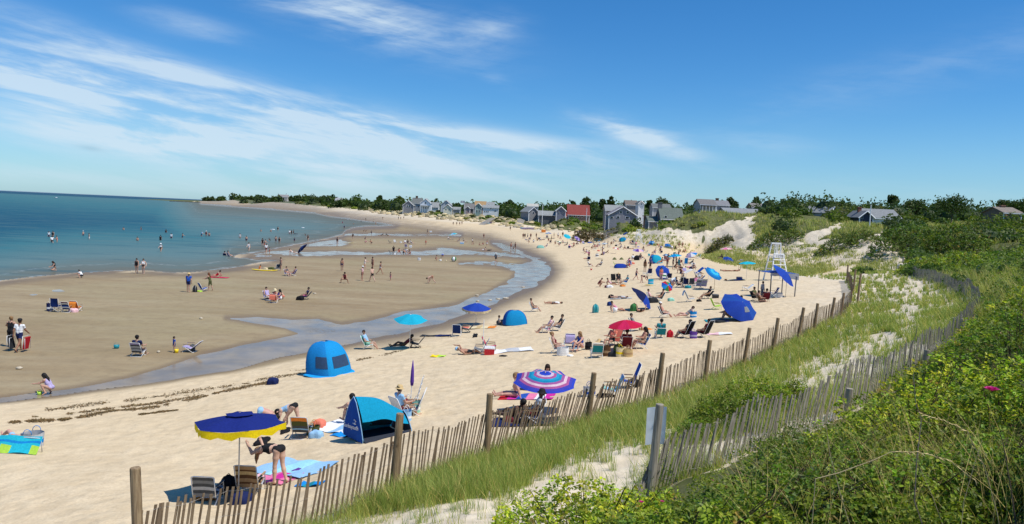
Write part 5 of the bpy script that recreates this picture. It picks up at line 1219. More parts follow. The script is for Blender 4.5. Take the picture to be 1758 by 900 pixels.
Wt('stand', 354, 405, 'T', 'white capped bather in a dark red suit beside the pale blue shirt', sink=.7, cap='white', top='maroon', bot='maroon', fit='o')
Wt('stand', 359, 405.5, 'T', 'low bare shouldered bather at the right of the white capped one', sink=1.0)
Wt('stand', 412, 409, 'T', 'lone bather in a white suit left of the wading crowd', sink=.8, bot='white', top='white', fit='b')
Wt('stand', 423, 414, 'A', 'bare backed bather left of the tall one in white', sink=.75)
Wt('walk', 427, 431, 'T', 'tall wader in a white two piece with wet legs', sink=.25, top='white', bot='white', fit='b', fem=True, skin='pskin', ht=1.75)
Wt('stand', 450.5, 422, 'TR', 'dark haired wader in a black top left of the coral child', sink=.3, top='black', bot='black', fit='t', style='long')
Wt('reach', 454, 424, 'R', 'wader with bare arms behind the one in black', sink=.3, bot='coral')
Wt('walk', 457, 434, 'A', 'wader in a white shirt and dark red shorts', sink=.12, top='white', bot='maroon', fit='t')
Wt('stand', 462.5, 435, 'TL', 'small child in coral trunks holding on beside the white shirt', sink=.12, ht=1.15, bot='red')
Wt('squat', 464, 414, 'L', 'dark clad child splashing on hands and knees', sink=.1, ht=1.3, top='black', bot='black', fit='t')
Wt('stand', 473.5, 416, 'T', 'slim bather left of the one in a dark one piece', sink=.45)
Wt('stand', 479.5, 418, 'T', 'bather in a dark one piece with a wet reflection', sink=.4, top='black', bot='black', fit='o', fem=True)
Wt('stand', 477, 396, 'A', 'tall dark swimmer beyond the white float', sink=.6, top='black', bot='black', fit='o')
Wt('stand', 448, 397.5, 'T', 'swimmer with head alone showing beyond the coral child', sink=1.35)
Wt('stand', 465, 398, 'T', 'swimmer by a small white float', sink=1.3, cap='white')
Wt('stand', 497, 402, 'TR', 'bather in white at the left of three playing together', sink=.7, top='white', fit='t')
Wt('reach', 500.5, 402.5, 'T', 'dark clad bather in the middle of three playing together', sink=.6, top='black', bot='black', fit='t')
Wt('stand', 504, 401.5, 'L', 'bather in black at the right of three playing together', sink=.7, top='char', bot='black', fit='t')
Wt('stand', 505.5, 415, 'T', 'child ankle deep alone near the sand bar', sink=.3, ht=1.2, top='navy', fit='t')
Wt('walk', 528.5, 414, 'T', 'long haired person in a black suit at the edge of the sand bar', sink=.2, top='black', bot='black', fit='o', style='long')
Wt('squat', 525, 405, 'L', 'dark child crouched beside the one in the black suit', sink=.1, ht=1.1, top='black', bot='black', fit='t')
for px, py, l in ((469, 394.5, 'small white float among the swimmers'), (520, 391.5, 'larger white float drifting beyond the swimmers'), (508, 402, 'dark inflatable beside the three playing bathers')):
    p_ = on_plane(px, py, .0); mb = MB(); mb.path([(.45*math.cos(a), .3*math.sin(a), .08) for a in np.linspace(0, 2*math.pi, 15)[:-1]], .12, 8, closed=True); o = mb.build('swim_ring', mat('white' if 'white' in l else 'dgrey', .3), None, True); o.location = p_; tag(o, l, 'swim ring', 'floats on the water')
p_ = on_plane(96, 340.5, 0.); mb = MB(); mb.grid(lambda u, v: ((v-.5)*9, (u-.5)*2.2*math.sin(math.pi*min(1, .25+v*.75))+.001, .9-.9*math.sin(math.pi*u)*math.sin(math.pi*min(1, .2+v*.8))), 8, 10); b_ = empty('motor_boat', p_); mb.build('hull', mat('white', .3), b_, True); g = MB(); g.box((.6, 0, 1.3), (2.6, 1.5, 1.1), taper=.8); g.build('cabin', mat('white', .3), b_); tag(b_, 'tiny white motor boat far out near the horizon', 'boat')
# rock jetty off the headland
mb = MB()
for k in range(90):
    f = random.random(); a = on_plane(292+f*60, 346.0+f*2.2, .2); r = random.uniform(1.5, 3.5); c = a+Vector((0, random.uniform(-8, 8), 0))
    mb.lathe([(.01, -1), (r*1.2, -.4), (r, r*.35), (.01, r*.5)], c, 6)
tag(mb.build('rock_jetty', mat((.06, .06, .055), .9, .4, .4)), 'dark line of rocks running out from the tip of the headland', 'rocks', kind='stuff')

# --- water's edge and wet flat
GF = dict(group=G_FLAT)
P('stand', 234.6, 469.5, 'T', 'person in a black one piece standing at the wet edge', top='black', bot='black', fit='o', fem=True, **GF)
P('hips', 246, 470.5, 'T', 'person in white top and dark bottoms next to the one in the black one piece', top='white', bot='black', fit='b', fem=True, skin='pskin', **GF)
seated(387, 443, 'A', 'bather in a patterned chair in the film of water, left of the pair', 'patterned low chair standing in the film of water, left of the pair', 'navy', top='purple', bot='navy', fit='o', **GF)
seated(395, 442.5, 'AR', 'bather in a patterned chair in the film of water, right of the pair', 'patterned low chair standing in the film of water, right of the pair', 'dblue', top='lav', bot='navy', fit='o', **GF)
P('stand', 323.5, 502, 'A', 'person in straw sun hat, blue shirt and dark shorts seen from behind', top='blue', bot='navy', fit='t', hat='straw', ht=1.78, **GF)
P('reach', 360.5, 499, 'L', 'person in a dark olive dress leaning towards a blue beach chair', top='olive', fit='d', style='pony', hair='hairr', fem=True, **GF)
CH(350, 500, 'AR', 'blue', 'blue beach chair with a white frame by the olive dress')
BG(334.5, 501.5, 'A', .42, .28, .62, 'char', 'dark backpack chair at the feet of the blue shirted person', kind='backpack', col2='lgrey')
BG(342, 501, 'A', .5, .3, .12, 'lime', 'pale towel heap between the backpack and the blue chair', kind='pile')
P('recline', 371, 476.5, 'L', 'person in red with knees up lying on the sand at the water line', top='red', bot='red', fit='o', fem=True, **GF)
towel(376, 477, 90, 1.0, 2.0, ['crimson'], 'thin red towel under the person in red at the water line')
# yellow kayak group
board(455, 465, 90, 3.3, .75, 'yellow', 'yellow paddle board loaded with gear on the wet flat', th=.16, extra='cream')
P('kneel', 445, 464, 'R', 'child in an orange vest sitting on the yellow board', ht=1.15, top='orange', bot='orange', fit='t', **GF)
BG(456, 463, 'A', .5, .4, .28, 'cream', 'cream bag lying on the yellow board', kind='pile'); BG(466, 463, 'A', .9, .45, .32, 'olive', 'dark heap of gear on the end of the yellow board', kind='pile')
CH(476, 465, 'T', 'dgrey', 'dark chair standing at the end of the yellow board', frame='steel')
P('stand', 482, 465, 'TL', 'dark haired bare chested person standing beside the chair at the yellow board', bot='dgrey', hair='hairk', **GF)
seated(494, 474, 'TR', 'person in the left patterned chair right of the yellow board', 'left patterned chair right of the yellow board', 'lav', top='dgrey', bot='maroon', fit='b', **GF)
seated(502, 473.5, 'L', 'person in the right patterned chair right of the yellow board', 'right patterned chair right of the yellow board', 'purple', top='purple', bot='navy', fit='o', **GF)
# seated group at 470, 515
seated(460, 515, 'TR', 'person in a lavender top in the chair at the left of the hat group', 'lavender chair at the left of the hat group', 'lav', top='lav', bot='char', fit='o', **GF)
P('sit', 472.5, 516, 'T', 'person in a big cream hat sitting in pink', hat='cream', top='coral', bot='coral', fit='d', fem=True, **GF)
CH(471, 519.5, 'A', 'coral', 'coral towel draped chair in front of the cream hat', towel_c='coral')
P('chairup', 478, 515.5, 'TL', 'dark haired person in purple beside the cream hat', lift=-.2, top='purple', bot='purple', fit='o', hair='hairk', style='long', **GF)
P('squat', 487, 514, 'L', 'child crouching at the right of the hat group', ht=1.25, bot='coral', **GF)
BG(461, 517, 'A', .5, .35, .25, 'char', 'dark bag with white trim under the lavender chair', col2='white'); BG(482, 515, 'A', .22, .22, .3, 'white', 'white bucket beside the crouching child', kind='bucket')
seated(522.5, 514, 'L', 'dark haired person reading in a blue chair alone on the flat', 'blue chair turned away alone on the flat', 'dblue', frame='dgrey', top='navy', bot='pink', fit='t', hair='hairk', ck=dict(kind='low', back=40), **GF)
BG(515, 515.5, 'A', .62, .4, .38, 'black', 'black bag beside the blue chair on the flat', kind='pile')
# blue sun shade lying in the film
l = hit(516, 435); umbrella(l, 1.15, 1.05, ['dblue', 'navy'], 'panel', 'small dark blue umbrella tipped over in the film of water', tilt=48, tdir=90, group='beach umbrellas')
P('recline', 502, 435.5, 'R', 'pale person lying in the film of water beside the tipped blue umbrella', skin='pskin', bot='white', **GF)
# volleyball bunch
P('stand', 587, 466, 'T', 'long haired slim person standing left of the ball players', style='long', top='skin2', bot='navy', fit='b', hair='hairb', **GF)
P('wade', 626, 463.5, 'R', 'person in white bottoms with one arm out among the ball players', top='white', bot='white', fit='b', fem=True, style='bun', skin='pskin', **GF)
P('stand', 639.5, 464, 'TL', 'tanned bare chested person behind the walking one', bot='maroon', ht=1.8, skin='skin2', **GF)
P('stand', 621.5, 482, 'R', 'person in white cap, pale top and long dark skirt', cap='white', top='palepink', bot='maroon', fit='t', fem=True, **GF)
P('walk', 638.5, 484, 'AL', 'bare chested person in long dark trunks striding', bot='black', ht=1.78, skin='pskin', **GF)
P('walk', 652.5, 471, 'R', 'person in navy top and white bottoms swinging an arm', top='navy', bot='white', fit='b', fem=True, skin='skin2', **GF)
P('stand', 670.5, 482, 'TL', 'small child standing alone right of the ball players', ht=1.1, bot='pink', **GF)
P('cross', 592, 486, 'T', 'person in a dark swimsuit sitting with spread legs digging in the sand', top='maroon', bot='black', fit='o', fem=True, skin='skin2', **GF)
P('stoop', 742, 487, 'L', 'bare backed person bending down alone on the flat', bot='skin2', skin='pskin', ht=1.7, hair='hairk', **GF)
# flat, farther out
P('stand', 579, 420, 'T', 'dark bather standing in the channel left of the yellow board', top='char', bot='black', fit='o', fem=True, **GF)
P('walk', 605.6, 410, 'A', 'small dark figure walking beyond the yellow board', top='black', bot='black', fit='t', ht=1.5, **GF)
board(601, 418, 90, 3.0, .6, 'cream', 'long pale yellow board lying alone on the flat', th=.12, extra='yellow', name='surf_board')
P('squat', 626, 412, 'R', 'child bent over digging beyond the long pale board', ht=1.3, top='navy', bot='navy', fit='t', **GF)
P('stoop', 629, 418, 'L', 'child in pink bent over near the crouching adult', ht=1.2, top='pink', bot='pink', fit='o', **GF)
P('squat', 638.5, 419.5, 'L', 'tanned adult crouching on the flat', skin='skin2', bot='char', **GF)
P('stand', 637.5, 403.5, 'T', 'small figure standing on the far strip of sand', ht=1.4, top='dgrey', fit='t', **GF)
for k_, (px, py) in enumerate(((624, 398), (627.5, 398.5))): P('squat', px, py, 'R', 'dark child squatting on the far sand bar, %s of two' % ('first' if k_ == 0 else 'second'), ht=1.2, top='black', bot='black', fit='t', **GF)
P('recline', 655, 405, 'L', 'dark figure sprawled on the far strip of sand', top='black', bot='black', fit='t', **GF); P('recline', 665, 405, 'R', 'second dark figure sprawled to the right on the far strip of sand', top='char', bot='char', fit='t', **GF)
P('stand', 588, 386, 'T', 'child in red standing in the farthest shallows', ht=1.5, top='crimson', bot='navy', fit='t', **GF); P('stand', 591, 394, 'T', 'dark figure below the child in red in the far shallows', ht=1.5, top='navy', bot='navy', fit='t', **GF)
P('stand', 597, 380, 'T', 'white topped figure in the farthest shallows, left of two', top='white', bot='white', fit='t', **GF); P('stand', 602, 380, 'T', 'white topped figure in the farthest shallows, right of two', top='white', bot='cream', fit='t', **GF)
P('stand', 607, 387, 'A', 'child with dark trunks alone in the far shallows', ht=1.2, bot='maroon', **GF); P('walk', 620, 384, 'L', 'dark figure wading towards the far beach', top='dgrey', bot='black', fit='t', **GF); P('stand', 628, 379, 'T', 'figure in olive at the far edge of the water', top='olive', bot='olive', fit='t', **GF)
P('stand', 640.6, 383, 'T', 'person in cream standing on the far wet edge', top='cream', fit='t', **GF); P('walk', 645, 387, 'T', 'bare chested person walking along the far wet edge', bot='tan', **GF)
# cluster on the flat left of the trough
CH(670, 418, 'R', 'dgrey', 'empty grey chair at the left of the far chair cluster', frame='dgrey'); CH(679, 417.5, 'TR', 'lgrey', 'pale empty chair second in the far chair cluster'); BG(688, 417, 'A', .5, .4, .3, 'white', 'white bag between chairs in the far chair cluster')
seated(695, 419, 'T', 'white shirted person in the far chair cluster', 'dark chair under the white shirted person', 'navy', top='white', bot='navy', fit='t', **GF); seated(701, 419, 'TR', 'dark haired person in the middle of the far chair cluster', 'navy chair in the middle of the far chair cluster', 'navy', top='char', bot='black', fit='t', **GF); seated(707, 419.5, 'R', 'person at the right end of the far chair cluster', 'grey chair at the right end of the far chair cluster', 'grey', top='lgrey', bot='dgrey', fit='t', **GF)
CH(697, 425.5, 'A', 'lav', 'lavender chair turned away in front of the far chair cluster'); BG(705, 425, 'A', .5, .4, .45, 'white', 'white cooler in front of the far chair cluster', kind='cooler')
P('stand', 675.5, 437, 'T', 'person in a black top standing over the seated row by the channel', top='black', bot='black', fit='t', ht=1.6, **GF); CH(672, 437, 'R', 'dgrey', 'dark chair at the left end of the row by the channel', frame='dgrey')
P('cross', 685, 437, 'T', 'person in a coral top sitting in the row by the channel', top='coral', bot='white', fit='o', **GF); BG(678, 437.5, 'A', .4, .3, .25, 'white', 'white bundle in the row by the channel', kind='pile'); P('sit', 692, 436.5, 'R', 'bare chested person sitting in the row by the channel', bot='dgrey', **GF); P('cross', 697, 436.5, 'T', 'person in white sitting in the row by the channel', top='white', bot='white', fit='t', **GF); P('sit', 704, 438, 'TL', 'dark figure at the right end of the row by the channel', top='maroon', bot='black', fit='o', **GF)
BG(719.5, 447, 'A', .5, .35, .42, 'white', 'white tote alone on the flat', col2='lgrey'); P('cross', 748, 447.5, 'R', 'child in red trunks sitting by toys on the flat', ht=1.3, bot='red', **GF); P('stoop', 760, 442, 'T', 'child in a blue top and white shorts bending to dig', ht=1.35, top='blue', bot='white', fit='t', **GF); BG(756, 448.5, 'A', .45, .35, .25, 'white', 'white sand toy beside the child in red trunks', kind='bucket'); BG(766, 449, 'A', .25, .25, .2, 'cream', 'small cream bucket right of the digging child', kind='bucket')
p_ = hit(779, 449.5); mb = MB(); mb.grid(lambda u, v: (.42*math.sin(math.pi*v)*math.cos(2*math.pi*u), .42*math.sin(math.pi*v)*math.sin(2*math.pi*u), .42-.42*math.cos(math.pi*v)), 18, 12, lambda u, v: int(u*6) % 2, True); o = mb.build('beach_ball', [mat('white', .3), mat('green', .3)], None, True); o.location = p_; tag(o, 'green and white ball on the flat', 'ball')
P('stand', 731, 420.5, 'T', 'slim child in pink standing alone between the channels', ht=1.3, top='coral', bot='coral', fit='o', **GF); P('walk', 734, 401.5, 'L', 'dark figure walking on the far sand bar', top='navy', bot='navy', fit='t', **GF); BG(739.5, 399, 'A', .8, .6, .5, 'white', 'white cooler beside the dark walker on the far bar', kind='cooler')
U(777, 412, 400, 15, ['lblue', 'cyan', 'mint'], 'pale blue and mint umbrella by the far trough', tilt=14, tdir=100); seated(771, 412, 'R', 'person in white under the pale blue and mint umbrella', 'dark chair under the pale blue and mint umbrella', 'black', top='white', bot='black', fit='t', **GF)
seated(787, 415, 'L', 'person in maroon right of the pale blue and mint umbrella', 'maroon chair right of the pale blue and mint umbrella', 'maroon', top='maroon', fit='o', **GF); seated(797, 416, 'R', 'person facing right in a grey chair near the blue cooler', 'grey chair near the blue cooler', 'dgrey', top='grey', fit='t', **GF); BG(793, 419, 'A', .9, .5, .5, 'lblue', 'pale blue cooler on the flat by the trough', kind='cooler')
P('stand', 810.5, 420.5, 'R', 'person in dark shorts standing by the trough with a child', top='white', bot='black', fit='t', **GF); P('cross', 813.5, 420.5, 'L', 'child sitting at the feet of the one in dark shorts', ht=1.2, bot='dgrey', **GF); P('sit', 822.5, 422, 'R', 'child in red sitting at the left of two by the trough', ht=1.3, top='red', bot='red', fit='o', **GF); P('cross', 829, 422, 'T', 'child in red and white sitting at the right of two by the trough', ht=1.3, top='red', bot='white', fit='b', **GF)
P('stand', 830.5, 410, 'T', 'dark figure standing on the damp sand behind the seated children', top='maroon', bot='black', fit='o', fem=True, **GF); P('walk', 836, 423, 'T', 'bare chested person walking by the seated children', bot='white', **GF)
P('recline', 830, 430.5, 'L', 'person lying on the sand at the channel edge', bot='white', skin='pskin', **GF); P('prone', 838, 430.5, 'R', 'dark figure lying at the channel edge beside another', top='black', bot='black', fit='t', **GF)
P('stand', 877, 428.5, 'TR', 'tanned wader standing at the left of two in the trough', bot='maroon', skin='skin2', **GF); P('stand', 884.5, 428.5, 'TL', 'tanned wader standing at the right of two in the trough', bot='brown', skin='skin2', **GF); P('squat', 881, 429, 'T', 'child crouched between the two tanned waders', ht=1.2, bot='maroon', skin='skin2', **GF)
P('walk', 851, 452, 'TL', 'person in white cap, grey shirt and dark shorts wading the trough alone', cap='white', top='grey', bot='black', fit='t', ht=1.8, **GF)
# near flat
lw = hit(18, 596); person('wade', lw, 'A', 'person in a dark strapless dress seen from behind carrying sandals', top='black', fit='d', style='bun', hair='hairl', skin='skin', ht=1.68, group=G_FLAT, fem=True)
lm = hit(33, 603); person('walk', lm, 'A', 'person in dark cap, white shirt and navy shorts carrying folded chairs', top='white', bot='navy', fit='t', cap='black', skin='skin3', ht=1.8, group=G_FLAT)
for dx, c_, l in ((-.42, 'char', 'folded dark chair carried in the left hand of the white shirted person'), (.40, 'red', 'folded red chair carried in the right hand of the white shirted person')):
    t = tag(empty('folded_chair', lm+Vector((dx, -.02, .10)), 0), l, 'folded chair', 'folded chairs'); mb = MB(); mb.box((0, 0, .36), (.07, .42, .66), Matrix.Rotation(.2*(1 if dx > 0 else -1), 3, 'Y')); mb.build('fabric', fab(c_), t)
    mb = MB(); mb.path([(-.05, -.25, .0), (-.05, -.25, .74), (-.05, .25, .74), (-.05, .25, .0)], .013, 6); mb.path([(.06, -.23, .06), (.06, -.23, .62), (.06, .23, .62), (.06, .23, .06)], .013, 6); mb.build('frame', FR('white'), t, True)
CH(97, 535.5, 'A', 'dblue', 'navy folding camp chair on the flat beside two low chairs', frame='lgrey', kind='quad', hi=.62, back=10, arms='navy'); BG(85.5, 534, 'A', .4, .3, .55, 'navy', 'navy bag standing left of the camp chair', col2='white')
CH(117, 535.5, 'A', 'blue', 'low chair striped blue and white beside the camp chair', stripes=['dblue', 'white', 'blue', 'navy', 'white', 'maroon'])
CH(132, 534, 'A', 'orange', 'chair draped with an orange towel at the end of the row of three', towel_c='orange'); BG(126, 536, 'A', .6, .35, .3, 'palepink', 'pink bag in front of the orange towel chair', kind='pile')
seated(238.5, 611, 'A', 'dark haired person seen from behind in a grey striped chair', 'grey striped chair with a person on the wet flat', 'lgrey', stripes=['dgrey', 'lgrey', 'grey', 'lgrey', 'dgrey', 'lav'], pose='chairup', hair='hairk', top='navy', bot='navy', fit='t', group=G_FLAT, detail=True)
P('stand', 299, 605, 'TL', 'small child in blue swim shirt and shorts standing on the flat', ht=.95, top='blue', bot='dblue', fit='t', hair='hairb', **GF); BG(303, 606, 'A', .22, .22, .2, 'yellow', 'yellow bucket at the feet of the child in blue', kind='bucket', col2='yellow')
CH(324, 604, 'L', 'lav', 'pale sling chair tipped back beside the child in blue', frame='white', back=52); BG(330, 603, 'L', .35, .25, .4, 'dgrey', 'dark bag leaning on the tipped back chair', kind='pile')
BG(200, 598.5, 'A', .3, .25, .2, 'teal', 'small teal sand toy left of the striped chair', kind='bucket', col2='teal')
P('squat', 88, 678.5, 'L', 'child in a patterned swimsuit crouching at the edge of the trough', ht=1.45, top='lav', bot='navy', fit='o', style='pony', hair='hairk', skin='skin', group=G_FLAT, detail=True); BG(68, 679, 'A', .2, .2, .17, 'lime', 'yellow green bucket in front of the crouching child', kind='bucket', col2='yellow')
# --- near beach, left
NR = dict(group=G_NEAR, detail=True)
# blue and yellow umbrella with chairs
l = hit(409, 858); d_ = l.y
HU = HC-(716-hor(402))/FPX*d_-l.z
umbrella(l, 80/FPX*d_, HU, [(.014, .028, .20)]*2, 'panel', 'blue umbrella with a bright yellow valance beside the slat fence', tilt=5, tdir=30, n=6, drop=.17, valance=(.85, .64, .01), vent=True, spin=.5236, pole='lgrey')
CH(357, 862, 'A', 'dgrey', 'dark striped high backed chair under the blue and yellow umbrella', stripes=['grey', 'dgrey', 'lgrey', 'dgrey', 'grey', 'dgrey'], frame='white', arms='dgrey', back=14, hi=.5)
CH(430, 846, 'A', 'tan', 'brown and tan striped chair behind the pole of the blue and yellow umbrella', stripes=['tan', 'brown', 'tan', 'brown', 'straw', 'brown', 'tan'], frame='lgrey', back=20, hi=.62)
towel(352, 856, 20, .5, .5, ['orange', 'white', 'orange'], 'orange and white folded towel under the dark striped chair')
BG(392, 848, 'A', .42, .3, .48, 'black', 'black backpack between the two chairs under the blue and yellow umbrella', kind='backpack', col2='black')
BG(414, 864, 'A', .45, .35, .28, 'navy', 'navy towel bundle at the foot of the blue and yellow umbrella pole', kind='pile'); BG(404, 858, 'A', .40, .36, .26, 'dgrey', 'grey rounded bag at the foot of the blue and yellow umbrella pole', kind='pile')
person('bendhair', hit(478, 831), 68, 'person in a black bikini bending forward with hands in long fair hair', top='black', bot='black', fit='b', style='long', hair='hairl', skin='pskin', ht=1.70, group=G_NEAR, detail=True)
towel(503, 806, 62, 1.5, 2.0, ['lblue', (.35, .68, .75), 'lblue'], 'pale blue towel spread behind the person in the black bikini'); BG(512, 808, 60, .34, .22, .05, 'purple', 'purple cloth lying on the pale blue towel', kind='pile')
towel(468, 822, 70, 1.0, 1.3, ['pink', 'magenta', 'pink', 'palepink'], 'pink patterned towel beneath the feet of the person in the black bikini')
towel(533, 833, 70, .4, .7, ['azure', 'teal', 'azure'], 'small turquoise mat beside the slat fence')
BG(450, 760, 'R', .75, .4, .14, 'black', 'black bag lying behind the blue and yellow umbrella', kind='pile')
person('stoop', hit(446, 742), -80, 'bare backed boy in blue and yellow trunks bending over', bot='lblue', skin='pskin2', hair='hairk', ht=1.5, group=G_NEAR, detail=True)
person('stoop', hit(504, 738), 78, 'person in a pale blue top and black bottoms stooping to the sand', top='lblue', bot='black', fit='b', style='pony', hair='hairk', skin='pskin', ht=1.62, group=G_NEAR, detail=True)
CH(519, 750, 'A', 'olive', 'rust and green striped chair in front of the stooping person', stripes=['dgrey', 'lblue', 'dgrey', 'olive', 'olive', 'orange', 'orange'], frame='steel')
BG(490, 741, 'R', .7, .3, .08, 'black', 'black bag flat on the sand left of the striped chair', kind='pile'); BG(537, 746, 'A', .4, .3, .3, 'olive', 'green bag with orange lining beside the striped chair', kind='tote', col2='orange'); BG(548, 735, 'A', .4, .3, .32, 'coral', 'coral towel heap behind the green bag', kind='pile'); BG(543, 751, 'A', .42, .3, .25, 'lblue', 'pale blue and white towel bundle by the striped chair', kind='pile')
# wedge tent and its neighbours
lt = hit(646, 752); wedge_tent(lt+Vector((-.02, .35, 0)), math.radians(222), 'two tone blue pop up tent with white lettering behind a fence post', text='Sunbayouth')
towel(585, 733, 60, 1.5, 1.6, ['white', 'lblue', 'white', 'white'], 'white patterned towel spread left of the lettered tent'); towel(600, 745, 60, .9, .9, ['azure'], 'bright blue mat between the white towel and the lettered tent')
P('sit', 607, 728, 'AL', 'dark haired person sitting behind the lettered tent, back bare', skin='skin', hair='hairk', bot='navy', **NR)
seated(693, 716, 'AR', 'person in tan sun hat sitting right of the lettered tent', 'white framed chair right of the lettered tent', 'white', pose='chairup', hat='straw', top='lblue', bot='maroon', fit='t', group=G_NEAR, detail=True, fem=True)
CH(707, 712, 'L', 'lgrey', 'folded open white chair hung with bags right of the sun hat', frame='white', back=20, hi=.75); BG(700, 706, 'A', .32, .22, .45, 'red', 'red and white striped bag hung by the sun hat', kind='tote'); BG(697, 722, 'A', .36, .3, .35, 'lblue', 'pale blue tote under the sun hat', kind='tote'); BG(714, 708, 'A', .3, .25, .42, 'mint', 'mint bag beside the folded open chair', kind='tote')
p_ = hit(704, 706); t = tag(empty('closed_umbrella', p_), 'furled purple umbrella standing upright right of the lettered tent', 'closed umbrella'); mb = MB(); mb.path([(0, 0, -.1), (.03, 0, 1.0), (.04, 0, 1.9)], .014, 6); mb.build('pole', FR('white'), t); mb = MB(); mb.path([(.032, 0, .95), (.034, 0, 1.1), (.038, 0, 1.5), (.042, 0, 1.9)], [.05, .07, .055, .01], 8); mb.build('canopy', fab('purple', 0), t, True)
p_ = hit(710, 708); t = tag(empty('beach_cart', p_), 'folded white wire cart leaning right of the furled umbrella', 'cart'); mb = MB()
mb.path([(0, 0, .1), (.28, 0, 1.25), (.30, .05, 1.3)], .014, 6); mb.path([(0, .36, .1), (.28, .36, 1.25), (.30, .32, 1.3)], .014, 6)
for k in range(6): mb.path([(.02+.045*k, 0, .15+.17*k), (.02+.045*k, .36, .15+.17*k)], .010, 5)
mb.build('frame', FR('white'), t, True)
for y in (0, .36): g = MB(); g.path([(.02+.12*math.cos(a), y, .13+.12*math.sin(a)) for a in np.linspace(0, 2*math.pi, 13)[:-1]], .02, 6, closed=True); g.build('wheel', mat('lgrey', .5), t, True)
# cabana tent with windows
dome_tent(hit(565, 640), 70, 2.15, 1.8, 1.52, (.015, .36, .80), (.015, .27, .68), 'bright blue cabana tent with two dark mesh windows near the trough', windows=True, skirt=(.015, .36, .80))
BG(468, 660, 'A', .45, .35, .32, 'navy', 'navy and white bag alone near the seaweed line', kind='pile', col2='white')
# left edge
BG(55, 766, 'A', .6, .45, .42, 'lgrey', 'silver and blue beach bag beside the turquoise towel', kind='tote', col2='azure')
l = hit(10, 764); person('liehand', l+Vector((0, .25, 0)), 62, 'person lying on the sand behind a turquoise towel with one arm raised', skin='pskin2', hair='hairb', bot='lblue', group=G_NEAR, detail=True)
tw = hit(14, 776); t = tag(empty('towel_chair', tw, math.radians(-4)), 'turquoise patterned towel hung over a low backrest at the left edge', 'towel', 'towels on the sand'); mb = MB()
mb.grid(lambda u, v: ((u-.5)*2.0, .10-.30*v+.03*math.sin(u*9), .06+.42*(1-v)**1.2+.02*math.sin(u*14+v*4)), 24, 8, lambda u, v: (1 if .3 < v < .42 else (2 if (int(u*7) % 3 == 0 and v > .5) else 0)), False); mb.build('towel', [fab((.02, .48, .62)), fab('azure'), fab('lime')], t, True); mb = MB(); mb.path([(-.95, .14, 0), (-.95, .10, .44), (.95, .10, .44), (.95, .14, 0)], .015, 6); mb.build('frame', FR('lgrey'), t, True)

# --- striped umbrella group by the fence
l = hit(933, 709); d_ = l.y
umbrella(l, 57/FPX*d_, HC-(648-hor(935))/FPX*d_-l.z+.12, [(.02, .05, .42), (.03, .07, .5), (.6, .5, .62), (.4, .10, .28), (.02, .33, .55), (.01, .25, .45), (.35, .10, .3), (.7, .52, .6), (.40, .10, .28), (.06, .06, .42), (.03, .06, .48)], 'ring', 'wide umbrella striped blue, turquoise, pink and plum tilted towards the fence', tilt=9, tdir=176, n=8, drop=.27, pole='tan', spin=.3)

person('sitlegs', hit(886, 683), 84, 'bare shouldered person with hair up sitting on a towel behind the striped umbrella', skin='pskin2', top='pskin2', bot='navy', fit='b', style='bun', hair='hairl', group=G_NEAR, detail=True)
towel(905, 682, 78, 1.1, 2.1, ['magenta', 'white', 'pink', 'blue', 'magenta', 'red'], 'magenta and blue patterned towel under the striped umbrella edge')
P('sit', 938, 668, 'T', 'long haired person whose head shows above the striped umbrella', style='long', hair='hairb', top='white', bot='navy', fit='t', **NR); P('lie', 916, 668, 'R', 'person lying behind the striped umbrella with only the hair showing', bot='navy', **NR)
seated(909, 726, 'L', 'person in wide black hat and grey shirt in the shade of the striped umbrella', 'blue low chair in the shade of the striped umbrella', 'dblue', frame='white', pose='chair', hat='black', top='lgrey', bot='maroon', fit='t', skin='skin4', group=G_NEAR, detail=True)
P('recline', 880, 722, 'AL', 'dark skinned person leaning back in the shade beside the wide black hat', skin='skin4', bot='navy', hair='hairk', top='brown', fit='o', **NR)
BG(873, 727, 'A', .35, .25, .25, 'maroon', 'dark red bag in the shade of the striped umbrella', kind='pile'); BG(925, 720, 'A', .5, .4, .2, 'dgrey', 'dark bags at the foot of the striped umbrella pole', kind='pile')
towel(900, 727, 80, 1.4, 2.2, ['char', 'navy'], 'dark mat under the chairs in the shade of the striped umbrella')  # dark sheet where the umbrella shadow falls, shade put into its colour
CH(1047, 680, 'L', 'lblue', 'pale blue low chair beside the taller blue chair near the fence', stripes=['mint', 'lblue', 'mint', 'lblue'], back=24); CH(1076, 666, 'L', 'blue', 'royal blue tall backed chair near the fence', hi=.78, back=20, frame='white')
BG(1011, 680, 'A', .45, .3, .35, 'lgrey', 'grey and blue striped tote left of the pale blue chair', kind='tote', col2='blue'); BG(1088, 664, 'A', .5, .35, .34, 'black', 'round black bag right of the royal blue chair', kind='pile'); BG(1040, 681, 'A', .6, .3, .12, 'black', 'black towel in the shade of the pale blue chair', kind='pile')

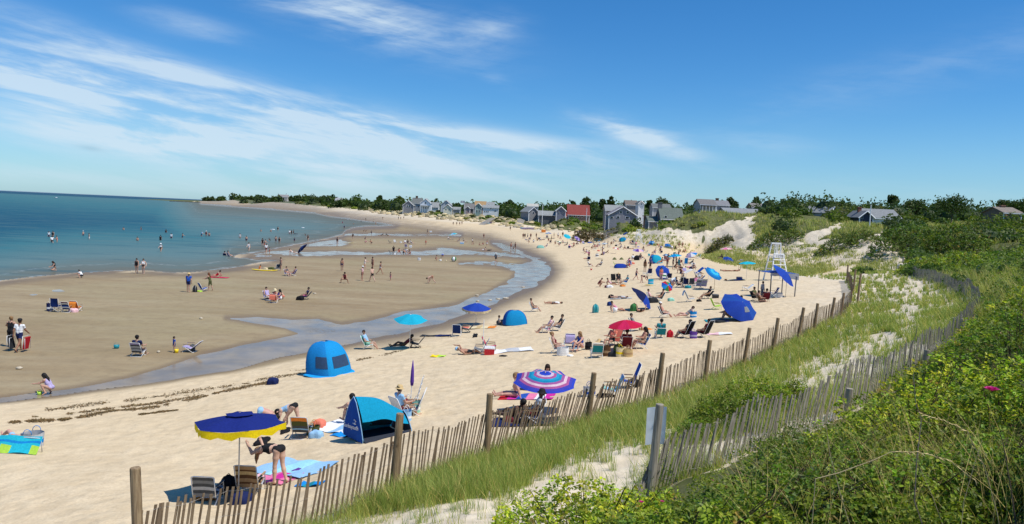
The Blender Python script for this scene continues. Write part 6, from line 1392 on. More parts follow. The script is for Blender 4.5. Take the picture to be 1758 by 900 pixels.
# --- along the trough
MD = dict(group=G_MID)
U(703, 599, 541, 60, ['cyan'], 'turquoise umbrella with a pale edge at the trough side', tilt=9, tdir=180, n=6, drop=.3); P('recline', 694, 597, 'L', 'dark person lying back in the shade of the turquoise umbrella', skin='skin4', top='maroon', bot='brown', fit='t', **MD); CH(712, 597, 'L', 'char', 'dark green chair in the shade of the turquoise umbrella', frame='char', back=38)
seated(634, 599, 'R', 'person wrapped in patterned cloth in a low chair left of the turquoise umbrella', 'low pale chair left of the turquoise umbrella', 'mint', top='lblue', bot='mint', fit='t', **MD)
U(817, 557, 521, 51, ['royal'], 'royal blue umbrella with a cream edge by the trough', tilt=5, tdir=180, n=6, drop=.36, valance='cream'); 
CH(784, 577, 'A', 'dblue', 'navy chair with white frame turned away by the royal blue umbrella', hi=.64); CH(799, 571, 'L', 'dgrey', 'dark chair leaning far back under the royal blue umbrella', frame='char', back=44); towel(748, 577, 82, .7, 2.0, ['navy', 'char'], 'dark towel left of the navy chair'); towel(822, 563, 84, 1.4, 2.4, ['orange', 'cream', 'straw', 'cream', 'coral'], 'orange and cream striped sun sheet spread by the royal blue umbrella'); BG(816, 577, 'R', 1.2, .3, .12, 'black', 'black bag lying before the striped sun sheet', kind='pile')
dome_tent(hit(884, 557), 12, 1.75, 1.3, 1.0, (.01, .30, .62), (.012, .11, .44), 'small two tone blue tent by the trough', windows=False); BG(864, 557, 'A', .9, .5, .35, 'dgrey', 'dark bags and gear left of the small two tone tent', kind='pile'); P('chairup', 858, 558, 'R', 'person crouched by the gear left of the small two tone tent', ht=1.3, lift=-.2, top='grey', bot='dgrey', fit='t', **MD)
seated(918, 535, 'R', 'person in a bright blue chair facing the dunes', 'bright blue chair facing the dunes', 'azure', pose='chair', top='black', bot='black', fit='o', hair='hairb', **MD)
P('lie', 951, 522, 'L', 'person lying flat with knees raised alone on the sand', top='white', bot='dgrey', fit='t', skin='skin2', **MD)

p_ = hit(829, 609); t = tag(empty('umbrella_pole', p_), 'bare white umbrella pole standing by the red cooler', 'umbrella pole'); mb = MB(); mb.path([(0, 0, -.1), (-.02, 0, 1.9)], .018, 8); mb.build('shaft', FR('white'), t); mb = MB(); mb.lathe([(.02, 0), (.05, .03), (.05, .16), (.02, .2)], (0, 0, .55), 8); mb.build('clamp', mat('grey', .5), t)
P('liehand', 806, 608, 'R', 'tanned person lying head to the left near the red cooler', skin='skin2', bot='char', cap='lblue', **MD); CH(822, 607, 'L', 'grey', 'grey chair with its back to the pole by the red cooler', frame='lgrey', hi=.7); CH(843, 603, 'R', 'crimson', 'crimson chair beside the red cooler', frame='dgrey', hi=.62, back=30); BG(840, 609, 'A', .52, .36, .42, 'red', 'red cooler with a white lid by the umbrella pole', kind='cooler'); towel(880, 602, 96, 1.4, 2.2, ['white', 'lgrey', 'white'], 'large white towel right of the red cooler'); towel(752, 612, 80, .5, .8, ['lime', 'yellow'], 'small yellow green cloth alone on the sand'); BG(864, 612, 'A', .4, .2, .08, 'char', 'pair of dark sandals before the white towel', kind='pile')
seated(937, 571, 'L', 'person in pink and lavender lying back in a chair in the middle of the beach', 'lavender striped chair leaning back in the middle of the beach', 'lav', stripes=['pink', 'white', 'lav', 'white', 'pink'], top='palepink', bot='white', fit='t', hair='hairk', **MD); seated(955, 568, 'L', 'person in a navy chair just behind the pink and lavender one', 'navy chair just behind the lavender striped one', 'navy', top='char', bot='lgrey', fit='t', hair='hairb', **MD)
# red umbrella group
l = hit(1070, 602); d_ = l.y; umbrella(l, 31.5/FPX*d_, HC-(550-hor(1070))/FPX*d_-l.z, [(.55, .015, .06), (.6, .02, .10)], 'panel', 'crimson umbrella over a crowded group in the middle of the beach', tilt=7, tdir=100, n=8, drop=.33, pole='lgrey')
ND = dict(group=G_MID, detail=True)
seated(958, 606, 'R', 'sunburnt person with hair up reading in a low chair left of the red umbrella', 'low chair draped in white left of the red umbrella', 'white', pose='chair', top='maroon', bot='maroon', fit='o', style='bun', hair='hairl', skin='pskin2', ck=dict(towel_c=None), **ND); BG(966, 610, 'A', .6, .4, .42, 'white', 'white canvas tote in front of the sunburnt reader', kind='tote'); BG(979, 612, 'A', .3, .2, .1, 'white', 'white cap and cloth lying by the canvas tote', kind='pile')
CH(977, 596, 'A', 'lav', 'chair draped with a lavender towel between two sunbathers', towel_c='lav', hi=.66); P('sit', 997, 602, 'TL', 'long fair haired person leaning forward on the sand left of the red umbrella', style='long', hair='hairl', top='blue', bot='blue', fit='b', skin='pskin2', **ND); BG(988, 599, 'A', .4, .3, .35, 'lblue', 'blue patterned bag beside the long fair haired person', kind='tote', col2='navy'); BG(1010, 600, 'A', .36, .36, .38, 'char', 'dark round bag alone between the fair haired person and the hat', kind='tote', col2='black')
P('chairup', 1050, 595, 'TL', 'person in a coral top leaning forward under the red umbrella', top='coral', bot='black', fit='t', skin='skin', hair='hairb', **ND); CH(1052, 593, 'TL', 'coral', 'coral backed chair under the red umbrella', frame='dgrey', hi=.7); seated(1074, 601, 'A', 'person in maroon seen from behind under the red umbrella', 'maroon low chair under the red umbrella', 'maroon', pose='chairup', top='maroon', bot='maroon', fit='t', hair='hairk', **ND); seated(1099, 598, 'L', 'long haired person in a blue and white chair at the right of the red umbrella', 'blue and white towelled chair at the right of the red umbrella', 'lblue', stripes=['blue', 'white', 'lblue', 'azure', 'white', 'blue'], pose='chairup', top='skin', bot='black', fit='b', style='long', hair='hairk', skin='skin', **ND)
CH(1024, 614, 'A', 'teal', 'dark green backed chair with pale frame in front of the straw hat', stripes=['lgrey', 'teal', 'teal', 'teal', 'lgrey'], frame='white', hi=.62)
p_ = hit(1028, 601); mb = MB(); mb.lathe([(.24, .5), (.22, .515), (.11, .52), (.10, .62), (.05, .65), (.005, .655)], n=16); o = mb.build('straw_hat', mat('straw', .8, .2, 30), None, True); o.location = p_+Vector((0, 0, -.05)); tag(o, 'orange straw hat hung on the dark green backed chair', 'hat')
BG(1041, 611, 'A', .4, .3, .5, 'brown', 'brown bag next to the dark green backed chair', kind='tote', col2='tan'); BG(1054, 612, 'A', .55, .3, .28, 'char', 'black shoes and bag pile under the red umbrella', kind='pile'); BG(1060, 604, 'A', .42, .26, .42, 'olive', 'olive backpack under the red umbrella', kind='backpack', col2='green'); BG(1064, 612, 'A', .4, .3, .45, 'cream', 'cream tote under the red umbrella', kind='tote', col2='yellow'); BG(1078, 612, 'A', .45, .3, .38, 'straw', 'straw basket in front of the person in maroon', kind='tote', col2='tan')
seated(1092, 568, 'R', 'person in grey behind the red umbrella', 'grey chair behind the red umbrella', 'dgrey', top='grey', bot='navy', fit='t', hair='hairk', **MD); BG(1108, 566, 'A', .8, .5, .12, 'orange', 'orange towel on the sand right of the red umbrella', kind='pile')
# row of chairs nearer the fence
seated(1133, 580, 'A', 'dark haired person seen from behind in a small teal chair', 'small teal chair left of two black chairs', 'teal', pose='chairup', ck=dict(hi=.42), top='teal', bot='navy', fit='t', hair='hairk', **ND); BG(1150, 579, 'A', .38, .28, .42, 'red', 'red backpack beside the small teal chair', kind='backpack', col2='crimson')
seated(1174, 580, 'AL', 'person hidden in the left one of two black high backed chairs', 'left one of two black high backed chairs', 'black', frame='lgrey', ck=dict(hi=.86, back=24, pillow='black'), top='char', bot='maroon', fit='t', hair='hairk', **ND); seated(1206, 579, 'AL', 'person stretching legs in the right one of two black high backed chairs', 'right one of two black high backed chairs', 'black', frame='lgrey', ck=dict(hi=.86, back=24, pillow='char'), top='maroon', bot='maroon', fit='t', hair='hairb', **ND); BG(1190, 581, 'A', .4, .3, .38, 'purple', 'purple bag between the two black high backed chairs', kind='tote', col2='lav'); towel(1234, 574, 80, .8, 1.5, ['white', 'palepink'], 'white towel right of the two black high backed chairs')
seated(1141, 545, 'R', 'person in white cap lounging in a low chair facing another lounger', 'low patterned chair of the white capped lounger', 'navy', cap='white', top='coral', bot='white', fit='b', skin='pskin2', **ND); P('recline', 1178, 545, 'L', 'person in grey bikini reclining towards the white capped lounger', top='grey', bot='grey', fit='b', skin='pskin2', hair='hairb', **ND); BG(1190, 545, 'A', .45, .32, .42, 'azure', 'turquoise and white striped cooler bag beside the recliner in grey', kind='tote')
seated(1212, 513, 'L', 'dark clad person lounging in a black chair with legs out', 'black lounging chair beside a dark box', 'black', frame='dgrey', ck=dict(back=40), top='black', bot='brown', fit='t', skin='skin2', **MD); BG(1228, 512, 'A', .5, .35, .32, 'char', 'dark box cooler behind the black lounging chair', kind='cooler', col2='dgrey'); CH(1186, 518, 'R', 'lgrey', 'pale grey chair with a blue towel standing alone', towel_c='lblue', hi=.8); BG(1200, 518, 'A', .4, .3, .22, 'black', 'black bag right of the pale grey chair', kind='pile'); BG(1152, 517, 'A', .55, .35, .3, 'mint', 'mint green towel heap on the sand', kind='pile')
CH(1231, 531, 'R', 'lime', 'lime green child chair alone on the sand', frame='lime', hi=.62)
# navy shelter group
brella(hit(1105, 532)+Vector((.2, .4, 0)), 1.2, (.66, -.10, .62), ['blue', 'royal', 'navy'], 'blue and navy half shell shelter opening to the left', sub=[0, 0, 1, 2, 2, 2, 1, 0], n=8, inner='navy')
P('recline', 1059, 535, 'R', 'person in pink lying with knees up left of the half shell shelter', top='pink', bot='coral', fit='o', skin='pskin2', **MD); P('prone', 1098, 535, 'T', 'person lying inside the half shell shelter with legs out', bot='char', **MD); BG(1056, 537, 'A', .36, .36, .4, 'white', 'white bucket beside the person in pink', kind='bucket'); BG(1047, 525, 'A', .45, .4, .36, 'dblue', 'round navy bag above the white bucket', kind='pile'); BG(1088, 534, 'A', .6, .4, .6, 'green', 'dark green backpack at the mouth of the half shell shelter', kind='backpack', col2='char'); BG(1022, 537, 'A', .5, .35, .68, 'teal', 'blue green backpack standing alone left of the half shell shelter', kind='backpack', col2='mint'); P('lie', 1064, 512, 'L', 'person lying on a grey towel with a black bag at the head', top='lgrey', bot='dgrey', fit='t', **MD); BG(1049, 512, 'A', .5, .35, .35, 'black', 'black bag at the head of the person on the grey towel', kind='pile'); towel(1066, 513, 88, .8, 2.0, ['lgrey', 'dgrey', 'lgrey', 'grey'], 'grey patterned towel left of the half shell shelter')
seated(1119, 518, 'R', 'person reading behind the half shell shelter', 'white chair behind the half shell shelter', 'white', top='palepink', bot='lgrey', fit='t', **MD); seated(1131, 517, 'L', 'person in a teal chair behind the half shell shelter', 'teal chair behind the half shell shelter', 'teal', top='brown', bot='brown', fit='o', skin='skin2', hair='hairk', **MD); BG(1121, 520, 'A', .9, .5, .5, 'char', 'dark bags behind the half shell shelter', kind='pile'); l = hit(1146, 503); umbrella(l, .62, .75, ['azure', 'green', 'red', 'blue'], 'panel', 'small many coloured child umbrella lying on its rim', tilt=50, tdir=200, n=8)
# big blue shelter near the fence
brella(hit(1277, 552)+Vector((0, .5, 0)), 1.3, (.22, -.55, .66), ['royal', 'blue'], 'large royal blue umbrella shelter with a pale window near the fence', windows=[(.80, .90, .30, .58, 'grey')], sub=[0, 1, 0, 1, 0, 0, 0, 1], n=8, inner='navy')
P('stand', 1271, 541, 'A', 'dark haired person whose head shows above the large royal blue shelter', top='black', bot='black', fit='t', hair='hairk', ht=1.75, lift=-.35, **MD); P('sit', 1252, 549, 'L', 'person sitting at the left mouth of the large royal blue shelter', top='tan', bot='tan', fit='d', **MD); towel(1240, 551, 84, 1.2, 2.2, ['char', 'navy', 'teal'], 'dark towel left of the large royal blue shelter'); BG(1236, 554, 'A', .7, .3, .16, 'char', 'dark shoes and bag on the dark towel', kind='pile')
# cabana canopy
lc = hit(1332, 508); t = tag(empty('canopy_shelter', lc, math.radians(8)), 'square blue topped canopy on four legs with white side cloth', 'canopy'); w_ = 1.12; hh = 2.1
mb = MB(); mb.grid(lambda u, v: ((u-.5)*2.6, (v-.5)*2.6, hh+.16*math.sin(math.pi*u)*math.sin(math.pi*v)-.03), 12, 12); mb.build('roof', fab((.05, .12, .42), .35), t, True)
mb = MB(); mb.grid(lambda u, v: ((u-.5)*2.6, -1.3, hh-.03-.24*v+.02*math.sin(u*30)), 24, 2); mb.grid(lambda u, v: (1.3, (u-.5)*2.6, hh-.03-.55*v), 16, 3); mb.build('valance', fab('lgrey', .4), t, True)
for i, (sx, sy, c_) in enumerate(((-1, -1, 'dgrey'), (1, -1, 'grey'), (-1, 1, 'navy'), (1, 1, 'grey'))): mb = MB(); mb.path([(sx*w_, sy*w_, -.1), (sx*w_*(1.0 if i != 1 else 1.06), sy*w_, hh)], .05 if c_ != 'navy' else .04, 8, 0); mb.build('leg', fab(c_, 0), t, True)
l = lc+Vector((.35, -1.35, 0)); umbrella(l, 1.25, 2.15, ['royal', 'royal', 'blue', 'royal'], 'panel', 'blue umbrella tilted steeply against the front of the square canopy', tilt=46, tdir=-120, n=8, drop=.3, pole='dgrey')
seated(1298, 517, 'TR', 'dark clad person in a chair at the left of the square canopy', 'dark chair at the left of the square canopy', 'char', frame='dgrey', pose='chairup', top='olive', bot='char', fit='t', skin='skin2', **MD)
P('chairup', 1304, 519, 'R', 'bare legged person in front of the dark chair at the square canopy', lift=-.2, top='brown', bot='black', fit='o', skin='skin', **MD); seated(1313, 518, 'A', 'person in maroon sitting in the shade of the square canopy', 'maroon chair in the shade of the square canopy', 'maroon', frame='dgrey', top='maroon', bot='black', fit='t', **MD); P('stand', 1308, 508, 'TR', 'person in pale patterned shirt standing under the square canopy', top='lgrey', bot='grey', fit='t', hair='hairb', lift=-.4, **MD); CH(1326, 512, 'L', 'dblue', 'blue chair under the square canopy', frame='white', kind='quad'); BG(1338, 511, 'A', .4, .3, .4, 'white', 'white cooler under the right side of the square canopy', kind='cooler', col2='lgrey'); CH(1280, 499, 'L', 'white', 'low white chair left of the square canopy', back=50)
# lifeguard chairs
lifeguard_chair(hit(1332, 481), math.radians(186), 4.1, 'tall white wooden lifeguard chair with numbers behind the square canopy', '1278'); lifeguard_chair(hit(1096, 419), math.radians(184), 4.0, 'distant white lifeguard chair among the far crowd')
# --- the crowd farther along, from near to far
HT = dict(group=G_FAR)
P('squat', 1027, 493, 'R', 'person in dark red squatting alone left of the two black chairs', top='maroon', bot='maroon', fit='o', skin='skin2', hair='hairb', **HT)
CH(1053, 485, 'T', 'black', 'left one of two black chairs behind the person in pink', frame='char', hi=.8); seated(1062, 485, 'T', 'person in straw hat in the right one of two black chairs', 'right one of two black chairs behind the person in pink', 'black', frame='char', ck=dict(hi=.8), hat='straw', top='black', bot='black', fit='t', **HT); seated(1072, 488, 'L', 'person in a bright turquoise chair turned left', 'bright turquoise chair turned left', 'azure', top='teal', bot='azure', fit='t', hair='hairg', **HT); P('recline', 1049, 490, 'R', 'person in pink lying back before the two black chairs', top='palepink', bot='maroon', fit='o', skin='skin2', **HT); BG(1047, 494, 'A', .7, .4, .3, 'white', 'white towel bundle before the two black chairs', kind='pile'); BG(1069, 492, 'A', .6, .4, .22, 'orange', 'orange bag below the bright turquoise chair', kind='pile'); BG(1042, 494, 'A', .5, .4, .25, 'maroon', 'dark red bag left of the white towel bundle', kind='pile')
P('walk', 1092, 481, 'R', 'boy in dark trunks striding towards a bending girl', ht=1.5, bot='navy', skin='pskin2', **HT); P('bend', 1101, 486, 'R', 'girl in a dark bikini bending forward on the sand', top='black', bot='black', fit='b', skin='pskin2', style='pony', ht=1.55, **HT); BG(1117, 488, 'A', .6, .4, .55, 'cyan', 'bright cyan tote alone on the sand', kind='tote', col2='lblue'); board(1114, 491, 88, 1.6, .5, 'cream', 'small yellow body board under the cyan tote', name='body_board', extra='yellow')
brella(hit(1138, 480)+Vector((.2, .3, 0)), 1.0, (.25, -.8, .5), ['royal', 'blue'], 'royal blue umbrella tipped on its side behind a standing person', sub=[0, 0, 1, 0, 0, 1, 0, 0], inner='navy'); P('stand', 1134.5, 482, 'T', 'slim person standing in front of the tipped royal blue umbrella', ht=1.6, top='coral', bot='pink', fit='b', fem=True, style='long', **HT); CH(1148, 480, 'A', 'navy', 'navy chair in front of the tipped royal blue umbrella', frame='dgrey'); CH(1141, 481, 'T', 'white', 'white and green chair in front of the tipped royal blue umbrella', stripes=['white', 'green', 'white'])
CH(1115, 474, 'A', 'navy', 'navy square backed chair left of the tipped royal blue umbrella', frame='white', kind='quad', back=8); CH(1107, 473, 'L', 'lgrey', 'pale chair left of the navy square backed chair'); P('stand', 1107, 466, 'A', 'tanned person in a brown wrap standing behind the pale chair', top='brown', fit='d', fem=True, style='long', hair='hairb', **HT); P('stand', 1116, 464, 'TR', 'tall person in navy wetsuit standing before the round cyan tent', top='dblue', bot='black', fit='l', ht=1.9, hair='hairk', **HT)
dome_tent(hit(1126, 452), 25, 2.2, 1.6, 1.35, 'cyan', 'azure', 'round cyan half dome tent in the crowd'); seated(1133, 453, 'L', 'person in orange towel beside the round cyan tent', 'purple chair beside the round cyan tent', 'purple', top='orange', bot='orange', fit='t', **HT); BG(1119, 453, 'A', 1.0, .5, .4, 'dblue', 'navy bags before the round cyan tent', kind='pile')
P('stand', 1145, 461, 'TR', 'person in maroon standing left of the turquoise umbrella crowd', top='maroon', bot='dgrey', fit='t', ht=1.75, **HT); U(1157, 458, 436, 24, ['cyan', 'azure'], 'turquoise umbrella over a standing crowd', tilt=8, tdir=90)
P('stand', 1155, 462, 'R', 'dark clad person at the left of those under the turquoise umbrella', top='black', bot='black', fit='t', hair='hairk', **HT); P('squat', 1158, 463, 'TR', 'person crouching in brown under the turquoise umbrella', top='brown', bot='black', fit='t', **HT); P('stand', 1160.5, 460, 'L', 'person with dark hair in black at the middle of those under the turquoise umbrella', top='char', bot='black', fit='t', hair='hairk', **HT); P('stand', 1165.5, 462, 'TL', 'person in a teal dress at the right of those under the turquoise umbrella', top='teal', fit='d', fem=True, **HT); P('stoop', 1170, 457, 'L', 'person in dark red stooping behind the teal dress', top='maroon', bot='maroon', fit='t', **HT)
CH(1177, 455, 'A', 'azure', 'tall backed blue chair right of the turquoise umbrella crowd', hi=.9, back=12); P('recline', 1185, 454, 'L', 'dark figure lying right of the tall backed blue chair', top='dgrey', bot='dgrey', fit='t', **HT)
# white and blue awnings, crowded chairs
def awning(px, py, wpx, h, col, label, rz=0., slope=.25):
    l = hit(px, py); d = l.y; w_ = wpx/FPX*d; t = tag(empty('sun_awning', l, rz), label, 'sun awning', 'sun awnings'); mb = MB(); k = w_/2
    mb.grid(lambda u, v: ((u-.5)*w_, (v-.5)*w_*.8, h-.18*math.cos(math.pi*(u-.5)*2)*-.5-slope*abs(u-.5)*1.4-.06*math.sin(math.pi*v)), 14, 8); mb.build('cloth', fab(col, .3), t, True)
    for x, y in ((-.48, -.38), (.48, -.38), (.48, .38), (-.48, .38)): g = MB(); g.path([(x*w_, y*w_, -.1), (x*w_*.98, y*w_, h-slope*.68-.1)], .016, 5); g.build('pole', FR('white'), t)
    return t
awning(1187, 493, 26, 1.75, 'white', 'white sun awning over a row of crowded chairs'); awning(1207, 484, 24, 1.55, 'blue', 'low blue pitched awning right of the white one', slope=.7)
P('stoop', 1159, 492, 'L', 'person in a white shirt bending over beside the crowded chairs', top='white', bot='lblue', fit='t', hair='hairg', **HT); BG(1154, 489, 'A', .5, .4, .5, 'dblue', 'navy bag beside the bending white shirt', kind='backpack'); P('squat', 1153, 493, 'R', 'child crouching in front of the bending white shirt', ht=1.2, bot='orange', **HT)
seated(1171, 488, 'A', 'person in black at the back of the crowded chairs', 'black chair at the back of the crowded chairs', 'black', top='black', bot='black', fit='t', **HT); CH(1176, 494, 'A', 'navy', 'large navy chair at the front of the crowded chairs', frame='lgrey', kind='quad', hi=.6, back=10); CH(1186, 494, 'A', 'dgrey', 'dark chair second from the left at the front of the crowded chairs', frame='steel', kind='quad', back=12); seated(1191, 491, 'TL', 'person in pink under the white awning', 'green chair under the white awning', 'green', top='pink', bot='lgrey', fit='t', **HT); CH(1198, 495, 'A', 'lgrey', 'grey striped towel chair at the front of the crowded chairs', stripes=['lgrey', 'lav', 'lgrey', 'grey', 'lgrey'], hi=.8); CH(1207, 495, 'A', 'lav', 'pale lavender towel chair at the right end of the crowded chairs', stripes=['lav', 'lgrey', 'lav', 'lgrey'], hi=.8); CH(1200, 483, 'L', 'dblue', 'dark blue reclined chair under the low blue awning', back=45); BG(1181, 495, 'A', .6, .4, .3, 'teal', 'teal bag before the crowded chairs', kind='pile'); seated(1166, 494, 'R', 'dark haired person at the left of the crowded chairs', 'charcoal chair at the left of the crowded chairs', 'char', top='navy', bot='char', fit='t', hair='hairk', **HT)
U(1226, 497, 466, 34, ['azure', (.05, .5, .72), 'azure', (.01, .16, .42)], 'bright blue ringed umbrella tilted on its pole', style='ring', tilt=38, tdir=-140, pole='tan', drop=.3)
U(1281, 480, 449, 30, ['cyan', (.02, .5, .6)], 'turquoise umbrella on a tall thin pole near the dune grass', tilt=4, tdir=90, drop=.22); BG(1269, 481, 'A', .55, .4, .34, 'dblue', 'navy cooler on a dark towel below the tall turquoise umbrella', kind='cooler', col2='navy'); towel(1261, 482, 90, 1.2, 2.2, ['navy', 'char'], 'dark towel below the tall turquoise umbrella'); P('lie', 1246, 466, 'R', 'person sunbathing flat on the sand left of the tall turquoise umbrella', skin='skin2', bot='brown', **HT); P('prone', 1261, 466, 'R', 'second sunbather lying flat just right of the first', skin='skin2', bot='brown', **HT); BG(1246, 481, 'A', .3, .25, .14, 'brown', 'small brown bag left of the dark towel', kind='pile')
U(1245, 447, 425, 22, ['palepink', 'pink'], 'pale pink umbrella against the dune grass', tilt=4, tdir=90, drop=.22); brella(hit(1251, 451), .95, (.1, -.45, .75), ['royal', 'blue'], 'royal blue low shelter under the pale pink umbrella', sub=[0, 1]*4, inner='navy'); seated(1235, 447, 'L', 'dark figure in a black chair left of the royal blue low shelter', 'black chair left of the royal blue low shelter', 'black', frame='char', top='black', bot='black', fit='t', **HT); P('sit', 1240, 446, 'L', 'second dark figure beside the royal blue low shelter', top='char', bot='black', fit='t', **HT); BG(1267, 451, 'A', .8, .4, .35, 'lav', 'lavender and white bag right of the royal blue low shelter', kind='pile'); BG(1273, 450, 'A', .6, .4, .4, 'purple', 'purple cooler right of the lavender bag', kind='cooler', col2='lav')
U(1185, 446, 436, 22, ['azure', 'palepink', 'lav', 'white'], 'blue, pink and white umbrella low on the sand', tilt=30, tdir=120); CH(1198, 444, 'L', 'mint', 'mint towel chair right of the low pink and white umbrella', frame='white'); BG(1207, 445, 'A', .4, .3, .2, 'brown', 'small dark bag right of the mint towel chair', kind='pile')
# band further back
P('stand', 1165.5, 426, 'T', 'tanned person standing at the left of two by the dune grass', skin='skin2', bot='maroon', **HT); P('stand', 1171.5, 426, 'T', 'tanned person standing at the right of two by the dune grass', skin='skin2', bot='brown', **HT)
for i, (px, c_, l) in enumerate(((1168, 'maroon', 'left'), (1173, 'black', 'middle'), (1177, 'crimson', 'right'))): P(('sit', 'chairup', 'cross')[i], px, 434, 'L', 'sitting person in %s at the %s of three below the tanned pair' % (c_, l), top=c_, bot='black', fit='o', lift=-.15 if i == 1 else 0, **HT)
brella(hit(1118, 421), .85, (-.2, -.6, .6), ['azure', 'dblue', 'lblue'], 'teal blue shelter with a pale edge by the dune grass', sub=[0, 1, 0, 2]*2, inner='navy'); P('stoop', 1128, 425, 'R', 'tanned person leaning over right of the teal blue shelter', top='coral', bot='maroon', fit='t', **HT); seated(1134, 428, 'TL', 'person in lavender sitting right of the teal blue shelter', 'lavender chair right of the teal blue shelter', 'lav', top='lav', bot='navy', fit='t', **HT); brella(hit(1147, 425), .9, (.1, -.5, .7), ['azure', 'blue'], 'mid blue shelter second from the dune grass', sub=[0, 1]*4, inner='navy'); seated(1154, 428, 'T', 'person in white beside the mid blue shelter', 'pale chair beside the mid blue shelter', 'lgrey', top='white', bot='navy', fit='t', **HT); P('sit', 1159, 428, 'R', 'dark figure sitting right of the mid blue shelter', top='black', bot='black', fit='t', **HT)
U(1095, 444, 427, 20, ['lav', 'purple', 'palepink'], 'faded purple umbrella over three sitters', tilt=10, tdir=180); seated(1087, 447, 'T', 'white shirted sitter under the faded purple umbrella', 'grey chair of the white shirted sitter', 'grey', top='white', bot='black', fit='t', **HT); BG(1093, 447, 'A', 1.0, .7, .9, 'black', 'black bag heap under the faded purple umbrella', kind='pile'); seated(1099, 446, 'T', 'dark sitter under the right side of the faded purple umbrella', 'dark chair under the right side of the faded purple umbrella', 'dgrey', top='char', bot='black', fit='t', **HT); seated(1103, 445, 'R', 'sitter turned away at the right of the faded purple umbrella', 'charcoal chair at the right of the faded purple umbrella', 'char', top='maroon', bot='black', fit='t', **HT); seated(1123, 434, 'L', 'person lying back in a lavender chair right of the faded purple umbrella', 'lavender lounge chair right of the faded purple umbrella', 'lav', top='brown', bot='black', fit='o', ck=dict(back=42), **HT)
seated(1013, 458, 'R', 'person in white at the left of two facing loungers', 'white chair at the left of two facing loungers', 'white', top='white', bot='brown', fit='t', **HT); seated(1029, 458, 'L', 'person in dark cap at the right of two facing loungers', 'dark chair at the right of two facing loungers', 'dgrey', cap='black', top='lgrey', bot='char', fit='t', **HT); BG(1015, 464, 'A', .3, .25, .22, 'red', 'small red toy below the two facing loungers', kind='bucket', col2='red')
CH(1058, 458, 'R', 'lime', 'lime green chair beside a low blue tent', frame='lime'); dome_tent(hit(1066, 460), 0, 2.1, 1.3, .62, 'royal', 'blue', 'low blue tent in the open middle of the beach'); seated(1077, 459, 'L', 'person in maroon right of the low blue tent', 'maroon chair right of the low blue tent', 'maroon', top='maroon', bot='maroon', fit='t', **HT); P('sit', 1081, 460, 'L', 'second maroon figure right of the low blue tent', top='crimson', bot='maroon', fit='o', **HT)
BG(1025, 441, 'A', .6, .4, .6, 'white', 'white and black bag alone on the open sand', kind='tote', col2='black'); towel(1029, 445, 88, .6, 1.4, ['olive'], 'olive towel alone on the open sand'); P('cross', 1001, 434, 'R', 'person sitting at the left of a pair on the open sand', top='maroon', bot='white', fit='b', **HT); P('sit', 1008, 436, 'L', 'person in pale lavender at the right of a pair on the open sand', top='lav', bot='pink', fit='t', **HT)
for px, py in ((1055, 446), (1067, 446)):
    p_ = hit(px, py); mb = MB(); mb.lathe([(.42, -.05), (.36, .12), (.22, .3), (.08, .42), (.005, .45)], n=12); o = mb.build('sand_mound', SAND_MAT, None, True); o.location = p_; tag(o, 'small dug heap of sand, %s of two' % ('left' if px < 1060 else 'right'), 'sand heap', 'dug sand heaps')
# far band
U(974, 417, 404, 14, ['cyan', (.02, .5, .6)], 'bright turquoise umbrella tilted in the far crowd', tilt=35, tdir=-150); seated(972, 422, 'L', 'dark clad person below the bright turquoise umbrella', 'dark lounge chair below the bright turquoise umbrella', 'black', top='black', bot='black', fit='t', **HT); U(992, 419, 408, 13, ['purple', 'lav'], 'violet umbrella tilted in the far crowd', tilt=40, tdir=-130); P('sit', 985, 422, 'T', 'person in coral sitting left of the violet umbrella', top='coral', bot='maroon', fit='o', **HT); P('squat', 989, 421, 'R', 'person in dark red crouching under the violet umbrella', top='maroon', bot='black', fit='t', **HT); CH(983, 409, 'R', 'teal', 'teal lounge chair behind the bright turquoise umbrella', back=50)
U(941, 409, 399, 12, ['blue', 'white', 'lblue'], 'small blue and white umbrella at the left of the far crowd', tilt=8, tdir=0); seated(939, 409, 'T', 'person under the small blue and white umbrella', 'white chair under the small blue and white umbrella', 'white', top='palepink', bot='black', fit='t', **HT); P('stand', 951, 409, 'L', 'person standing right of the small blue and white umbrella', top='brown', bot='black', fit='t', **HT); towel(946, 409.5, 80, 1.2, 2.2, ['char', 'green'], 'dark green towel right of the small blue and white umbrella')
seated(937, 425, 'L', 'person in lavender on a low chair beside a pale green tent', 'lavender chair beside a pale green tent', 'lav', top='lav', bot='grey', fit='t', **HT); dome_tent(hit(928, 426), 0, 2.0, 1.5, .7, 'mint', 'lgrey', 'low pale green tent nearest the trough in the far crowd'); seated(945, 418, 'T', 'dark haired person behind the lavender chair', 'dark chair behind the lavender chair', 'black', top='black', bot='char', fit='t', **HT); P('sit', 953, 420, 'T', 'bare armed person sitting right of the dark haired one', top='tan', bot='brown', fit='o', **HT); CH(958, 418, 'R', 'lgrey', 'pale empty chair left of the bright turquoise umbrella')
P('stand', 958, 409, 'T', 'person in white standing between two far umbrellas', top='white', bot='maroon', fit='t', **HT); P('stand', 966, 407, 'T', 'dark figure standing behind the bright turquoise umbrella', top='black', bot='brown', fit='t', **HT); P('sit', 961, 411, 'R', 'person in pink sitting between two far umbrellas', top='pink', bot='black', fit='o', **HT)
FARP = [(898, 410, 'stand', 'maroon', 'brown'), (901, 410, 'stand', 'black', 'char'), (905.5, 410, 'walk', 'grey', 'navy'), (911, 410, 'stand', 'maroon', 'black'), (909, 418, 'squat', 'brown', 'tan'), (916, 417, 'sit', 'lgrey', 'brown'), (922.5, 414, 'sit', 'tan', 'brown'), (929, 414, 'sit', 'lgrey', 'char')]
